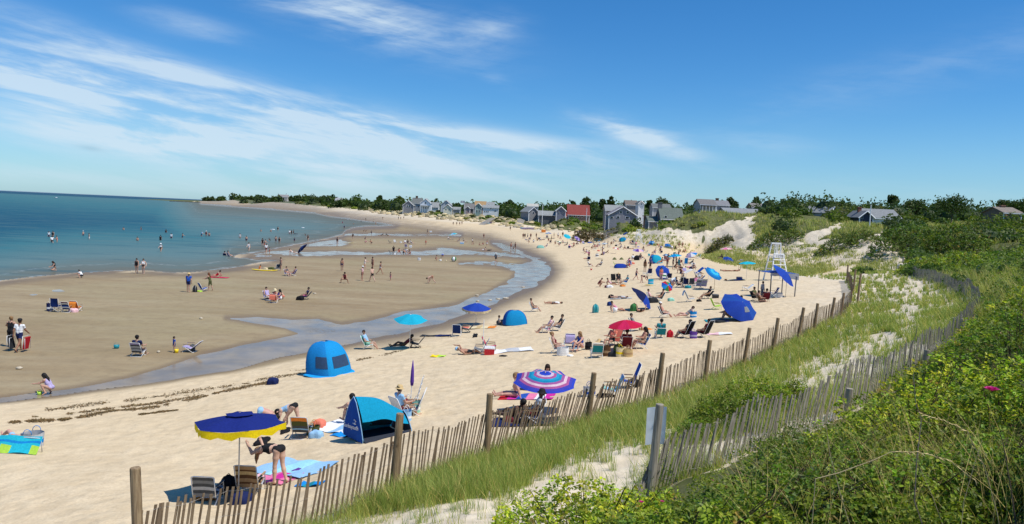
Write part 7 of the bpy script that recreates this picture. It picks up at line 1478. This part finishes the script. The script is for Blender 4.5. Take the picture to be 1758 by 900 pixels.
FARL = ['first from the left', 'second from the left', 'third from the left', 'fourth from the left', 'crouching below the standing ones', 'in pale grey sitting below the standing ones', 'sitting in tan just right of them', 'sitting last on the right']
for (px, py, po, a_, b_), l in zip(FARP, FARL): P(po, px, py, random.choice(['L', 'R', 'T', 'A']), 'person in the loose far bend group, '+l, top=a_, bot=b_, fit='t', **HT)
P('stand', 987, 404, 'T', 'dark figure behind the small violet parasol, left of two', top='black', bot='black', fit='t', **HT); P('stand', 991, 404, 'T', 'dark figure behind the small violet parasol, right of two', top='char', bot='black', fit='t', **HT); U(994, 404, 396.5, 8, ['purple', 'lav'], 'small violet parasol far back below the stairway', tilt=5)
for i, (px, a_) in enumerate(((1001, 'maroon'), (1005, 'black'), (1009, 'purple'))): seated(px, 410, 'T', 'far sitter in %s right of the small violet parasol' % a_, 'far chair of the sitter in %s' % a_, a_, top=a_, bot='black', fit='t', **HT)
BG(1003, 412, 'A', .8, .5, .3, 'char', 'dark bag before the far sitters', kind='pile'); p_ = hit(1007, 415.5); mb = MB(); mb.lathe([(.8, -.05), (.6, .25), (.3, .55), (.005, .7)], n=12); o = mb.build('sand_mound', SAND_MAT, None, True); o.location = p_; tag(o, 'sand heap with a dug hole before the far sitters', 'sand heap', 'dug sand heaps')
brella(hit(1026, 414), 1.4, (-.1, -.35, .85), ['teal', 'cyan', 'azure'], 'wide teal shelter below the foot of the stairway', sub=[0, 1, 2, 1]*2, inner='navy'); P('stand', 1020, 407, 'T', 'tanned person standing behind the wide teal shelter', skin='skin2', bot='coral', top='coral', fit='b', **HT); awning(1034, 412, 8, 1.6, 'cyan', 'small cyan awning at the right of the wide teal shelter'); seated(1021, 423, 'R', 'person facing right in a navy chair below the wide teal shelter', 'navy chair below the wide teal shelter', 'dblue', top='navy', bot='navy', fit='t', **HT); seated(1029, 423, 'T', 'person in a patterned top below the wide teal shelter', 'patterned chair below the wide teal shelter', 'lav', top='lgrey', bot='maroon', fit='t', **HT); P('sit', 1039, 420, 'L', 'person in pale grey sitting right of the patterned chair', top='lgrey', bot='navy', fit='t', **HT); P('squat', 1049, 421, 'T', 'tanned person crouching alone in the far crowd', top='brown', bot='maroon', fit='o', skin='skin2', **HT); seated(1044, 409, 'R', 'dark figure in a chair under the blue awning by the stairway', 'black chair under the blue awning by the stairway', 'black', top='black', bot='black', fit='t', **HT); awning(1046, 408, 11, 1.9, 'dblue', 'blue awning right of the stairway foot'); P('stand', 1037, 404, 'T', 'person in dark green standing near the blue awning by the stairway', top='green', bot='black', fit='t', **HT)
brella(hit(1068, 415), 1.1, (-.25, -.5, .7), ['teal', 'cyan', 'azure'], 'teal and cyan shelter left of the distant lifeguard chair', sub=[0, 1, 0, 2]*2, inner='navy'); U(1072, 413, 400, 10, ['royal', 'blue'], 'royal blue umbrella behind the teal and cyan shelter', tilt=35, tdir=60); P('recline', 1056, 415, 'R', 'dark figure lying left of the teal and cyan shelter', top='navy', bot='char', fit='t', **HT); seated(1064, 427, 'L', 'person in a lavender towel chair in the open', 'lavender towel chair in the open', 'lav', top='purple', bot='brown', fit='t', ck=dict(towel_c='lav'), **HT); seated(1086, 418, 'T', 'person in navy left of the distant lifeguard chair', 'navy chair left of the distant lifeguard chair', 'navy', top='navy', bot='navy', fit='t', **HT); P('sit', 1081, 419, 'R', 'person in pink sitting left of the distant lifeguard chair', top='palepink', bot='brown', fit='o', **HT); CH(1090, 418, 'R', 'lav', 'lavender chair at the foot of the distant lifeguard chair'); BG(1106, 420, 'A', .5, .4, .5, 'white', 'white bag right of the distant lifeguard chair', kind='tote'); P('sit', 1112, 423, 'R', 'person in white sitting before the teal blue shelter', top='white', bot='pink', fit='t', **HT)
for i, (px, py, a_) in enumerate(((657, 377, 'brown'), (684, 377.5, 'navy'), (688, 377.5, 'maroon'), (693, 376.5, 'brown'), (778, 387, 'black'), (784, 387, 'brown'), (789, 387, 'maroon'), (793, 386, 'tan'), (876, 396, 'brown'))):
    P('stand' if i % 3 else 'walk', px, py, 'T', ['lone walker on the far sand below the dune', 'first of three far walkers below the rocks, in navy', 'second of three far walkers below the rocks, in dark red', 'third of three far walkers below the rocks, in brown', 'first of four far walkers before the long white house, in black', 'second of four far walkers before the long white house, in brown', 'third of four far walkers before the long white house, in dark red', 'fourth of four far walkers before the long white house, in tan', 'lone far walker left of the covered boats'][i], top=a_, bot='black', fit='t', **HT)
# covered boats on the sand by the rocks
for i, (px, py, c_) in enumerate(((902, 394, 'lblue'), (907, 394.5, 'lav'), (912, 394, 'dblue'), (835, 385, 'lblue'), (841, 384, 'purple'))):
    l = hit(px, py); t = tag(empty('rowing_boat', l, math.radians((70, 95, 110, 130, 125)[i])), ['pale blue small boat at the left of three drawn up by the rocks', 'lavender covered small boat in the middle of three drawn up by the rocks', 'navy small boat at the right of three drawn up by the rocks', 'pale blue small boat at the foot of the boat ramp', 'dark purple small boat on the boat ramp'][i], 'boat', 'small boats drawn up on the sand'); mb = MB()
    mb.grid(lambda u, v: ((u-.5)*1.7*max(.03, math.sin(math.pi*min(1, .18+v*.82)))**.8, (v-.5)*4.4, .75-.6*math.sin(math.pi*u)), 10, 12, 0); mb.build('hull', mat(c_, .4), t, True); g = MB()
    for y in (-.9, .3): g.box((0, y, .6), (1.3, .25, .05))
    g.build('benches', mat('wood', .7), t)
BG(933, 399, 'A', 1.4, .9, .9, 'orange', 'orange cooler by itself below the rocks', kind='cooler', col2='orange')

# beachgoers too far off to tell apart, and a few more chairs and shades among them
rs = random.Random(11)
BAND = [(905, 412), (925, 411), (948, 414), (965, 420), (980, 425), (1000, 420), (1015, 428), (1032, 429), (1045, 424), (1060, 421), (1075, 428), (1092, 425), (1105, 432), (1120, 440), (1138, 434), (1150, 443), (1162, 438), (1185, 440), (1010, 447), (1040, 438), (1140, 449), (1190, 462), (1172, 472), (1085, 455), (1200, 478)]
for k, (px, py) in enumerate(BAND):
    for j in range(2):
        qx, qy = px+rs.uniform(-7, 7), py+rs.uniform(-3, 3); a_, b_ = rs.choice(['black', 'maroon', 'navy', 'coral', 'white', 'lgrey', 'brown', 'blue', 'pink']), rs.choice(['black', 'navy', 'brown', 'dgrey'])
        o = P(rs.choice(['sit', 'cross', 'stand', 'recline', 'lie', 'squat']), qx, qy, rs.choice(['L', 'R', 'T', 'TL', 'TR']), 'indistinct small beachgoer in swimwear among the far crowd', top=a_, bot=b_, fit=rs.choice(['t', 'o', '']), skin=rs.choice(['skin', 'skin2', 'pskin']), group='indistinct beachgoers in the far crowd')
    CH(px+rs.uniform(-6, 6), py+rs.uniform(-2, 3), rs.choice(['L', 'R', 'T', 'A']), 'blue', 'small low chair hard to make out in the far crowd', stripes=[rs.choice(['navy', 'blue', 'lgrey', 'maroon', 'teal', 'lav', 'white', 'char'])]*2, group='indistinct chairs in the far crowd')
    if k % 2: BG(px+rs.uniform(-8, 8), py+rs.uniform(-2, 3), 'A', .6, .4, .35, rs.choice(['black', 'navy', 'white', 'lav', 'teal', 'coral']), 'small bag or towel heap hard to make out in the far crowd', kind='pile', group='indistinct bags in the far crowd')
for px, py, tp, w_, c_, l in ((1037, 425, 417, 11, ['lblue', 'white'], 'pale blue and white parasol below the wide teal shelter'), (1057, 436, 425, 13, ['crimson', 'white'], 'red and white parasol in the middle of the far crowd'), (1142, 448, 437, 12, ['navy', 'lblue'], 'navy and pale blue parasol left of the turquoise umbrella crowd'), (1012, 424, 415, 10, ['blue'], 'plain blue parasol in the far crowd left of the teal shelter'), (960, 423, 414, 10, ['green', 'white'], 'green and white parasol at the left of the far crowd')):
    U(px, py, tp, w_, c_, l, tilt=12, tdir=rs.uniform(0, 360))
# ================================================================== HOUSES, STAIRS, ROCKS, SEAWEED
def shingle(c, kind='wall'):
    m, nt, out = new_mat('shingles_'+kind); p = nt.coord()
    br = nt.node('ShaderNodeTexBrick', {'Vector': nt.mapping(p, rot=(math.pi/2, 0, 0)), 'Scale': 1., 'Color1': tuple(x*.88 for x in c), 'Color2': tuple(min(1, x*1.12) for x in c), 'Mortar': tuple(x*.6 for x in c), 'Mortar Size': .012, 'Brick Width': .35, 'Row Height': .18}).outputs[0]
    col = nt.mix(nt.mr(nt.noise(p, .7, 4), .3, .7, 0, .35), br, tuple(x*.8 for x in c))
    pb = nt.node('ShaderNodeBsdfPrincipled', {'Base Color': col, 'Roughness': .85, 'Specular IOR Level': .2}); nt.l.new(pb.outputs[0], out.inputs[0]); return m
_sh = {}
def SH(c):
    if c not in _sh: _sh[c] = shingle(c)
    return _sh[c]
GLASS = mat((.02, .03, .04), .08, .1, spec=.8); TRIM = mat('white', .5, .05, 4)
GRY = (.27, .27, .28); GRL = (.40, .40, .40); ROOF = (.17, .18, .17); ROOFL = (.30, .31, .30); GREENR = (.15, .175, .15); WHT = (.86, .86, .84); REDR = (.27, .06, .05); BRN = (.16, .10, .06)
def house(px, py, d, wpx, hpx, label, wall=GRY, roof=ROOF, gable=False, dep=8., pitch=.42, win=(), chim=None, porch=False, rz=0, dormer=False, trim=True, flat=False):
    """house from the pixel of its base, its distance and its size in pixels (whole height)"""
    d = d*1.13 if d < 310 else d; wpx *= .87; hpx *= .94
    x = (px-CX)/FPX*d; z = HC-(py-hor(px))/FPX*d; zg = gz(x, d); W = wpx/FPX*d; Ht = hpx/FPX*d; rise = min(Ht*(.74 if pitch > .7 else .62), (W if gable else dep)*.5*pitch*2)
    hw = Ht-rise; t = tag(empty('house', (x, d, z), math.radians(rz)), label, 'house', 'houses above the beach'); base = min(0, zg-z)-1.
    mb = MB(); hx, hy = W/2, dep/2
    vs = [(-hx, -hy, base), (hx, -hy, base), (hx, hy, base), (-hx, hy, base), (-hx, -hy, hw), (hx, -hy, hw), (hx, hy, hw), (-hx, hy, hw)]
    fs = [(0, 1, 5, 4), (1, 2, 6, 5), (2, 3, 7, 6), (3, 0, 4, 7)]
    if flat: mb.add(vs, fs+[(4, 5, 6, 7)])
    elif gable: mb.add(vs+[(0, -hy, Ht), (0, hy, Ht)], fs+[(4, 5, 8), (6, 7, 9)])
    else: mb.add(vs+[(-hx, 0, Ht), (hx, 0, Ht)], fs+[(5, 6, 9), (7, 4, 8)])
    mb.build('wall', SH(wall), t)
    ov = .4; mb = MB(); th = .18
    def slab(a, b, c, e): mb.add([a, b, c, e]+[(q[0], q[1], q[2]+th) for q in (a, b, c, e)], [(3, 2, 1, 0), (4, 5, 6, 7), (0, 1, 5, 4), (1, 2, 6, 5), (2, 3, 7, 6), (3, 0, 4, 7)])
    if flat: mb.box((0, 0, hw+.12), (W+.8, dep+.8, .24))
    elif gable:
        k = (Ht-hw)/hx; e = ov
        slab((-hx-e, -hy-e, hw-k*e+.02), (-.0, -hy-e, Ht+.02), (-.0, hy+e, Ht+.02), (-hx-e, hy+e, hw-k*e+.02)); slab((0.01, -hy-e, Ht+.02), (hx+e, -hy-e, hw-k*e+.02), (hx+e, hy+e, hw-k*e+.02), (.01, hy+e, Ht+.02))
    else:
        k = (Ht-hw)/hy; e = ov
        slab((-hx-e, -hy-e, hw-k*e+.02), (hx+e, -hy-e, hw-k*e+.02), (hx+e, -.01, Ht+.02), (-hx-e, -.01, Ht+.02)); slab((hx+e, hy+e, hw-k*e+.02), (-hx-e, hy+e, hw-k*e+.02), (-hx-e, .01, Ht+.02), (hx+e, .01, Ht+.02))
    rf = mb.build('roof', SH(roof), t)
    if trim and not flat:
        g = MB()
        if gable:
            for sx in (-1, 1): g.path([(sx*(hx+ov), -hy-ov-.03, hw-(Ht-hw)/hx*ov), (0, -hy-ov-.03, Ht+.02)], .14, 4)
        else: g.box((0, -hy-ov-.05, hw-(Ht-hw)/hy*ov-.02), (W+2*ov, .08, .22))
        for sx in (-1, 1): g.box((sx*(hx-.02), -hy-.04, (hw+base)/2), (.26, .08, hw-base))
        g.build('trim', TRIM, t)
    for q in win:
        fx, fz, fw, fh = q[:4]; cx, cz_ = (fx-.5)*W, fz*Ht; ww, wh = fw*W, fh*Ht
        g = MB(); g.box((cx, -hy-.03, cz_), (ww, .12, wh)); f_ = g.build('window' if len(q) < 5 else 'door', TRIM, t)
        g = MB(); nx = max(1, round(ww/1.1))
        for i in range(nx): g.box((cx+((i+.5)/nx-.5)*ww*.94, -hy-.10, cz_), (ww/nx*.78, .04, wh*.82))
        g.build('pane', GLASS, f_)
    if chim:
        fx, hh_, cc, cw = chim; g = MB(); g.box(((fx-.5)*W, 0, (Ht+hh_)/2-.3), (cw, cw*.8, Ht+hh_-.6+.6)); g.box(((fx-.5)*W, 0, Ht+hh_-.25), (cw*1.2, cw, .2)); g.build('chimney', mat(cc, .9, .25, 4), rf)
    if porch:
        g = MB(); g.box((0, -hy-1.3, hw*.62), (W*.9, 2.4, .18)); g.build('porch_roof', SH(roof), t)
        for k in range(5): p_ = MB(); p_.box(((k/4-.5)*W*.85, -hy-2.3, hw*.3+base*.2), (.18, .18, hw*.64-base*.4)); p_.build('post', TRIM, t)
    if dormer:
        g = MB(); g.box((0, -hy*.55, hw+(Ht-hw)*.42), (W*.8, hy*.9, (Ht-hw)*.55)); dm = g.build('dormer', SH(wall), t); g = MB(); g.box((0, -hy*.5, hw+(Ht-hw)*.72), (W*.86, hy*1.15, .2), Matrix.Rotation(.12, 3, 'X')); g.build('dormer_roof', SH(roof), dm)
        for f in (.2, .42, .62, .82): w_ = MB(); w_.box(((f-.5)*W*.8, -hy*1.0-.05, hw+(Ht-hw)*.42), (.1*W, .1, (Ht-hw)*.3)); w_.build('window', GLASS, dm)
    return t
W2 = [(.3, .30, .16, .2), (.7, .30, .16, .2)]
W4 = [(.28, .22, .16, .18), (.72, .22, .16, .18), (.5, .62, .16, .16)]
ROWW = [(.15, .25, .10, .2), (.38, .25, .10, .2), (.62, .25, .10, .2), (.85, .25, .10, .2)]
house(699, 358, 480, 21, 14, 'small open fronted grey cottage with white gable edges at the left of the row', GRY, ROOF, True, win=[(.5, .3, .4, .3)])
house(713, 360, 500, 18, 21, 'grey shingled house with a chimney left of the tall pale blue gable', (.34, .35, .37), ROOF, False, win=W2, chim=(.4, 1.6, BRN, 1.4))
house(728, 361, 470, 20, 21, 'tall pale blue house with white gable and porch', (.78, .8, .82), ROOFL, True, win=W4+[(.5, .2, .18, .22)], porch=True)
house(742, 360, 490, 18, 13, 'white porched house right of the tall pale blue gable', WHT, ROOFL, False, win=ROWW)
house(763, 361, 480, 20, 18, 'grey house with white gable edges behind the cream cottage', (.5, .52, .55), ROOFL, True, win=W4)
house(766, 363, 450, 16, 13, 'small cream gabled cottage in front of the grey house', (.82, .77, .6), ROOFL, True, win=W2)
house(781, 361.5, 455, 13, 6, 'low grey roofed wing right of the cream cottage', GRL, ROOFL, False)
house(802, 362, 470, 18, 13, 'brown grey house right of the flagpole', (.2, .17, .15), (.2, .19, .18), False, win=W2)
house(800, 363, 455, 8, 9, 'small white dormered cottage in front of the brown grey house', (.4, .3, .3), ROOF, True, win=W2)
house(821, 361, 480, 21, 16, 'house with a tan roof behind the long white house', (.45, .3, .16), (.42, .27, .13), False, win=W2)
house(818, 366, 430, 12, 18, 'narrow green gabled house with a white front', (.33, .42, .36), (.3, .36, .3), True, win=[(.3, .2, .2, .3), (.7, .2, .2, .3), (.5, .62, .2, .2)])
house(839, 366, 430, 30, 14, 'long white house with dark windows at beach level', WHT, ROOFL, False, pitch=.15, win=[(.1, .2, .07, .22), (.22, .2, .07, .22), (.34, .2, .07, .22), (.5, .6, .08, .2), (.8, .32, .14, .14)])
house(838, 355, 434, 14, 8, 'white upper storey with a bowed roof on top of the long white house', WHT, ROOFL, False, pitch=.3, win=[(.25, .4, .1, .3)])
house(910, 357, 360, 20, 7, 'pale roofed house at the back left of the red roof', (.4, .4, .4), (.5, .48, .42), False, win=W2)
house(905, 372, 330, 20, 17, 'dark grey gabled house left of the long pale roof', GRY, ROOFL, True, rz=25, win=[(.5, .45, .2, .2)])
house(935, 373, 325, 33, 11, 'long low house with a pale grey roof', (.12, .13, .14), ROOFL, False, pitch=.5, dep=9)
house(958, 370, 320, 18, 16, 'grey gabled house with white edges behind the red roof', (.2, .21, .26), ROOFL, True, win=W2)
house(988, 374, 292, 41, 23, 'large house with a bright red roof', (.28, .22, .17), REDR, False, dep=10, pitch=.75, win=[(.12, .13, .08, .2), (.3, .13, .08, .2), (.48, .13, .08, .2), (.66, .13, .08, .2), (.86, .13, .1, .2)])
house(961, 374, 290, 14, 12, 'small wing with a red roof left of the large red roof', (.22, .16, .12), REDR, False, pitch=.75, win=[(.3, .2, .16, .3), (.7, .2, .16, .3)])
house(1048, 366, 275, 33, 14, 'house with a pale grey roof behind the steep grey gable', GRY, ROOFL, False, win=[(.2, .3, .12, .22), (.4, .3, .12, .22)])
house(1062, 378, 248, 54, 24, 'grey house with a wide steep white edged gable above the stairway', (.27, .27, .30), (.28, .25, .26), True, dep=10, win=[(.33, .22, .12, .16), (.66, .22, .15, .18), (.42, .6, .11, .2), (.66, .6, .11, .2), (.1, .18, .12, .12)])
house(1077, 356, 300, 22, 12, 'brown roofed house behind the steep grey gable', (.3, .28, .26), (.2, .165, .14), False, win=W2)
house(1093, 354, 310, 10, 9, 'small white gable peeping out behind the brown roof', WHT, ROOF, True, win=[(.5, .4, .2, .3)])
house(1107, 376, 240, 7, 13, 'red brick chimney block of a low house left of the green roof', (.2, .09, .06), (.2, .1, .07), False, flat=True, trim=False)
house(1145, 386, 222, 42, 30, 'two storey grey shingled house with a green grey roof', (.17, .18, .20), GREENR, False, dep=9, pitch=.6, win=[(.18, .16, .1, .16), (.8, .16, .12, .18), (.2, .47, .12, .14), (.84, .47, .14, .15)], chim=(.03, 2.0, (.16, .16, .17), 1.3))
house(1171, 386, 221, 13, 15, 'low annex with a green grey roof joined to the right of the two storey house', (.17, .18, .20), GREENR, False, win=[(.7, .4, .2, .2)])
house(1114, 384, 224, 17, 13, 'low porch wing at the left of the two storey house', (.2, .21, .22), GREENR, False, win=[(.2, .3, .15, .25), (.5, .3, .15, .25), (.8, .3, .15, .25)])
house(1128, 360, 290, 34, 10, 'grey roofed house behind the two storey house', GRL, ROOF, False, win=W2)
house(1204, 357, 330, 30, 15, 'big hip roofed house with a white columned porch on the skyline', (.4, .4, .38), (.2, .19, .18), False, dep=12, win=ROWW, porch=True)
house(1231, 357, 330, 24, 13, 'grey gambrel house with white windows on the skyline', (.28, .29, .32), (.24, .24, .25), False, win=ROWW, chim=(.2, 1.2, BRN, 1.2))
house(1216, 381, 200, 44, 16, 'modern blue grey house with dark windows', (.12, .15, .20), (.2, .22, .24), False, dep=9, pitch=.35, win=[(.45, .45, .2, .3), (.7, .45, .2, .3), (.2, .3, .2, .3)])
house(1267, 371, 235, 76, 13, 'long low house with a grey roof behind the sand bluff', (.3, .29, .27), (.28, .29, .29), False, dep=11, pitch=.4, win=[(.8, .25, .06, .2), (.9, .25, .05, .2), (.6, .25, .06, .2)])
house(1291, 361, 290, 24, 12, 'brown gabled house on the skyline right of the gambrel roof', (.22, .18, .15), (.24, .22, .2), False, win=W2)
house(1404, 371, 210, 28, 17, 'angular pale house with big windows in the trees', (.42, .43, .43), (.32, .33, .33), True, rz=38, dep=8, win=[(.35, .3, .25, .25), (.7, .3, .2, .3)])
house(1497, 379, 165, 62, 20, 'grey house with a shingled roof and white wall above the bluff', (.84, .84, .82), (.25, .26, .26), False, dep=9, pitch=.75, win=[(.62, .16, .06, .14), (.78, .16, .06, .14)])
house(1470, 379, 163, 26, 17, 'dark gabled end wing of the grey house above the bluff', (.05, .06, .09), (.2, .21, .215), True, dep=7, win=[(.2, .3, .12, .25), (.8, .3, .12, .25)], chim=(.44, 1.2, (.22, .09, .06), .8))
house(1712, 371, 165, 34, 15, 'brown shingled house half hidden by bushes at the far right', (.2, .15, .11), (.26, .22, .18), False, dep=8, win=[(.25, .3, .1, .2)], chim=(.5, .8, (.3, .16, .1), 1.0))
house(483, 341, 1560, 20, 7, 'pale rambling house on the headland hill', (.45, .42, .38), (.3, .28, .27), False, dep=14, win=ROWW, chim=(.8, 3, WHT, 2))
house(579, 346, 1080, 14, 6, 'white house among the trees on the headland', (.6, .58, .55), (.36, .36, .37), False, dep=10, win=W2, chim=(.3, 2, WHT, 1.6))
# flagpoles
for px, top, base, d, l, flag in ((793.5, 344, 363, 450, 'white flagpole with a pale flag right of the cream cottage', True), (927.5, 350, 374, 318, 'tall white pole before the long pale roof', False), (1488, 352, 379, 160, 'thin white pole at the grey house above the bluff', False), (1003, 357, 375, 285, 'thin white pole before the red roof', False)):
    x = (px-CX)/FPX*d; z = gz(x, d); H_ = HC-(top-hor(px))/FPX*d-z; t = tag(empty('flagpole', (x, d, z)), l, 'flagpole', 'flagpoles by the houses'); mb = MB(); mb.path([(0, 0, -.5), (0, 0, H_)], [.14, .09], 7); mb.build('pole', mat('white', .4), t)
    if flag: mb = MB(); mb.grid(lambda u, v: (-.1-2.4*u, .15*math.sin(u*6), H_-.3-1.5*v), 8, 4); mb.build('flag', fab('lgrey', .3), t, True)
# wooden stairway down the bank
a = hit(1022, 408); b = Vector(((1058-CX)/FPX*238, 238, 0)); b.z = gz(b.x, b.y)+.4
t = tag(empty('stairway', a), 'grey wooden stairway climbing the bank to the steep gabled house', 'stairway'); v = b-a; sd = Vector((-v.y, v.x, 0)).normalized()*.9
for s_ in (-1, 1):
    mb = MB(); mb.path([sd*s_+Vector((0, 0, .1)), sd*s_+v], .14, 4); mb.build('stringer', GREYW, t); mb = MB(); mb.path([sd*s_+Vector((0, 0, 1.1)), sd*s_+v+Vector((0, 0, 1.0))], .07, 4)
    for k in range(9): q = v*(k/8)+sd*s_; mb.path([q-Vector((0, 0, .3)), q+Vector((0, 0, 1.05))], .06, 4)
    mb.build('railing', GREYW, t)
mb = MB()
for k in range(26): q = v*(k/26)+Vector((0, 0, .18)); mb.box(q, (.32, 1.8, .06), Matrix.Rotation(math.atan2(v.y, v.x), 3, 'Z'))
mb.build('treads', GREYW, t)
mb = MB(); mb.box((-1.2, 0, .9), (.16, .16, 2.2)); mb.build('post', GREYW, t)
# boat ramp of rough boards at the rocks
for px0, py0, px1, py1, l in ((826, 386, 846, 378, 'sloping wooden boat ramp in the rocks below the long white house'), (888, 391, 896, 380, 'grey wooden steps through the rocks left of the covered boats')):
    a = hit(px0, py0); b = hit(px1, py1)+Vector((0, 0, 1.2)); v = b-a; t = tag(empty('boat_ramp', a), l, 'ramp'); sd = Vector((-v.y, v.x, 0)).normalized()*1.6; mb = MB(); n_ = 18
    for k in range(n_): q0 = v*(k/n_); q1 = v*((k+.8)/n_); mb.add([q0-sd, q0+sd, q1+sd, q1-sd]+[p-Vector((0, 0, .2)) for p in (q0-sd, q0+sd, q1+sd, q1-sd)], [(0, 1, 2, 3), (7, 6, 5, 4), (0, 4, 5, 1), (1, 5, 6, 2), (2, 6, 7, 3), (3, 7, 4, 0)])
    mb.build('deck', GREYW, t)
# rock armour below the houses
RK = [(632, 358), (700, 364), (760, 368), (830, 372), (880, 377), (930, 384), (985, 390), (1000, 399), (950, 396), (890, 391), (820, 381), (760, 377), (700, 372), (640, 365)]
wt = inpoly(RK, .8)*(sd_flat > 4)*1.; T = scatter(wt, 900, 1.5); V = []; F = []; C = []; o_ = 0
ph = (1+5**.5)/2; ico = np.array([(-1, ph, 0), (1, ph, 0), (-1, -ph, 0), (1, -ph, 0), (0, -1, ph), (0, 1, ph), (0, -1, -ph), (0, 1, -ph), (ph, 0, -1), (ph, 0, 1), (-ph, 0, -1), (-ph, 0, 1)])/1.9
icof = np.array([(0, 11, 5), (0, 5, 1), (0, 1, 7), (0, 7, 10), (0, 10, 11), (1, 5, 9), (5, 11, 4), (11, 10, 2), (10, 7, 6), (7, 1, 8), (3, 9, 4), (3, 4, 2), (3, 2, 6), (3, 6, 8), (3, 8, 9), (4, 9, 5), (2, 4, 11), (6, 2, 10), (8, 6, 7), (9, 8, 1)])
for x, y, z in T:
    r = random.uniform(.6, 1.25)*(.7+y/700); vv_ = ico*(1+RNG.uniform(-.28, .28, (12, 1)))*np.array((r*random.uniform(.8, 1.3), r*random.uniform(.8, 1.3), r*.72))+np.array((x, y, z+r*.2)); V.append(vv_); F.append(icof+o_); o_ += 12; C.append(np.tile(np.array([(.36, .31, .25), (.45, .39, .31), (.28, .25, .21), (.40, .36, .31)])[RNG.integers(4)]*RNG.uniform(.75, 1.1), (12, 1)))
RCK = leaf_mat('rock', 0., .9, .2)
tag(mobj('boulders', np_mesh('boulders', np.concatenate(V), np.concatenate(F), [RCK], cols=np.concatenate(C)*.72)), 'pale rock armour heaped below the houses', 'boulders', kind='stuff')
# pale sandbags at the trail end with leaning posts
for i, (px, py, w_, rz) in enumerate(((1553, 467, 1.9, 20), (1566, 472, 1.7, -20), (1572, 466, 2.4, 5))):
    l = hit(px, py); mb = MB(); mb.grid(lambda u, v: (w_*.5*math.sin(math.pi*v)**.5*math.cos(2*math.pi*u)*(1+.1*math.sin(9*u)), .75*math.sin(math.pi*v)**.5*math.sin(2*math.pi*u), .45-.5*math.cos(math.pi*v)+.08*math.sin(u*20)), 14, 8, 0, True); o = mb.build('sand_bag', mat((.6, .52, .4), .9, .15, 3), None, True); o.location = l; o.rotation_euler = (0, 0, math.radians(rz)); tag(o, ['pale sandbag at the left end of the pile closing the trail', 'pale sandbag lying lowest in the pile closing the trail', 'long pale sandbag at the back of the pile closing the trail'][i], 'sandbag', 'sandbags at the trail end')
for px, py, ln, hgt, l in ((1571, 466, .35, 1.5, 'grey post leaning over the sandbags'), (1550, 458, -.05, 1.3, 'short grey post left of the sandbags'), (1589, 439, 0, 1.6, 'lone grey post at the foot of the big dark bush'), (1554, 439, 0, 1.6, 'grey post before the left end of the big dark bush')):
    l_ = hit(px, py); mb = MB(); mb.path([(0, 0, -.3), (ln*hgt*.5, 0, hgt*.5), (ln*hgt, 0, hgt)], [.1, .095, .085], 9); o = mb.build('wooden_post', GREYW); o.location = l_; tag(o, l, 'post', 'grey posts at the trail end')
# seaweed left by the tide, and litter on the wet flat
LINES = [[(-40, 742), (0, 733), (40, 728), (70, 724), (105, 722), (140, 716), (190, 707), (240, 702), (300, 690), (350, 680), (400, 668), (440, 660), (470, 652)], [(60, 716), (140, 706), (220, 696), (300, 684), (380, 672)], [(240, 716), (275, 711), (310, 706)], [(440, 648), (520, 640), (600, 628), (660, 612), (720, 600)], [(80, 700), (200, 684), (330, 668), (430, 654)], [(605, 622), (640, 618), (690, 607)], [(520, 570), (545, 566), (580, 564)], [(1000, 488), (1060, 478)]]
WTS = [5200, 1500, 900, 1500, 1400, 300, 600, 200]; SPR = [1.7, 1.3, .6, 1.2, 2.4, .6, 2.2, .8]
pp = []
for L_, n_, s_ in zip(LINES, WTS, SPR):
    A_ = np.array(L_, float); seg = RNG.integers(0, len(A_)-1, n_); f = RNG.random(n_)[:, None]; q = A_[seg]*(1-f)+A_[seg+1]*f; cl = fbm(q[:, 0]*.06+s_*9, q[:, 1]*.06+3, 3)
    k = cl > .41; q = q[k]; m_ = np.clip((cl[k]-.40)*9, .12, 1); q[:, 1] += RNG.normal(0, 1, len(q))*s_*m_; q[:, 0] += RNG.normal(0, 2.5, len(q)); pp.append(q)
q = np.concatenate(pp); W_ = np.array([tuple(on_plane(a, b, .25 if b < 640 else .45)) for a, b in q]); W_[:, 2] = ground(W_[:, 0], W_[:, 1])+.02
n = len(W_); V, F, C = leaves(W_, RNG.uniform(.03, .13, n), vary((.085, .062, .038), n, .4), up=2.2, aspect=.45)
tag(mobj('seaweed', np_mesh('seaweed', V, F, [RCK], cols=C)), 'dark seaweed lines left by the tide on the sand', 'seaweed', kind='stuff')
for i, (px, py, w_) in enumerate(((868, 513, 1.1), (841, 516, .6), (820, 518, .5), (855, 514, .7), (345, 548, .5), (272, 606, .35), (33, 634, .5), (819, 508, .6), (898, 494, .6), (540, 505, .5))):
    l_ = hit(px, py); mb = MB(); mb.grid(lambda u, v: (w_*.3*math.sin(math.pi*v)*math.cos(2*math.pi*u)*(1+.25*math.sin(u*12+i)), w_*.22*math.sin(math.pi*v)*math.sin(2*math.pi*u), .06-.07*math.cos(math.pi*v)), 10, 6, 0, True); o = mb.build('pale_stone', mat((.55, .48, .36), .9, .3, 8), None, True); o.location = l_; tag(o, 'pale stone or clump lying on the wet sand', 'stone', 'pale stones on the wet sand')
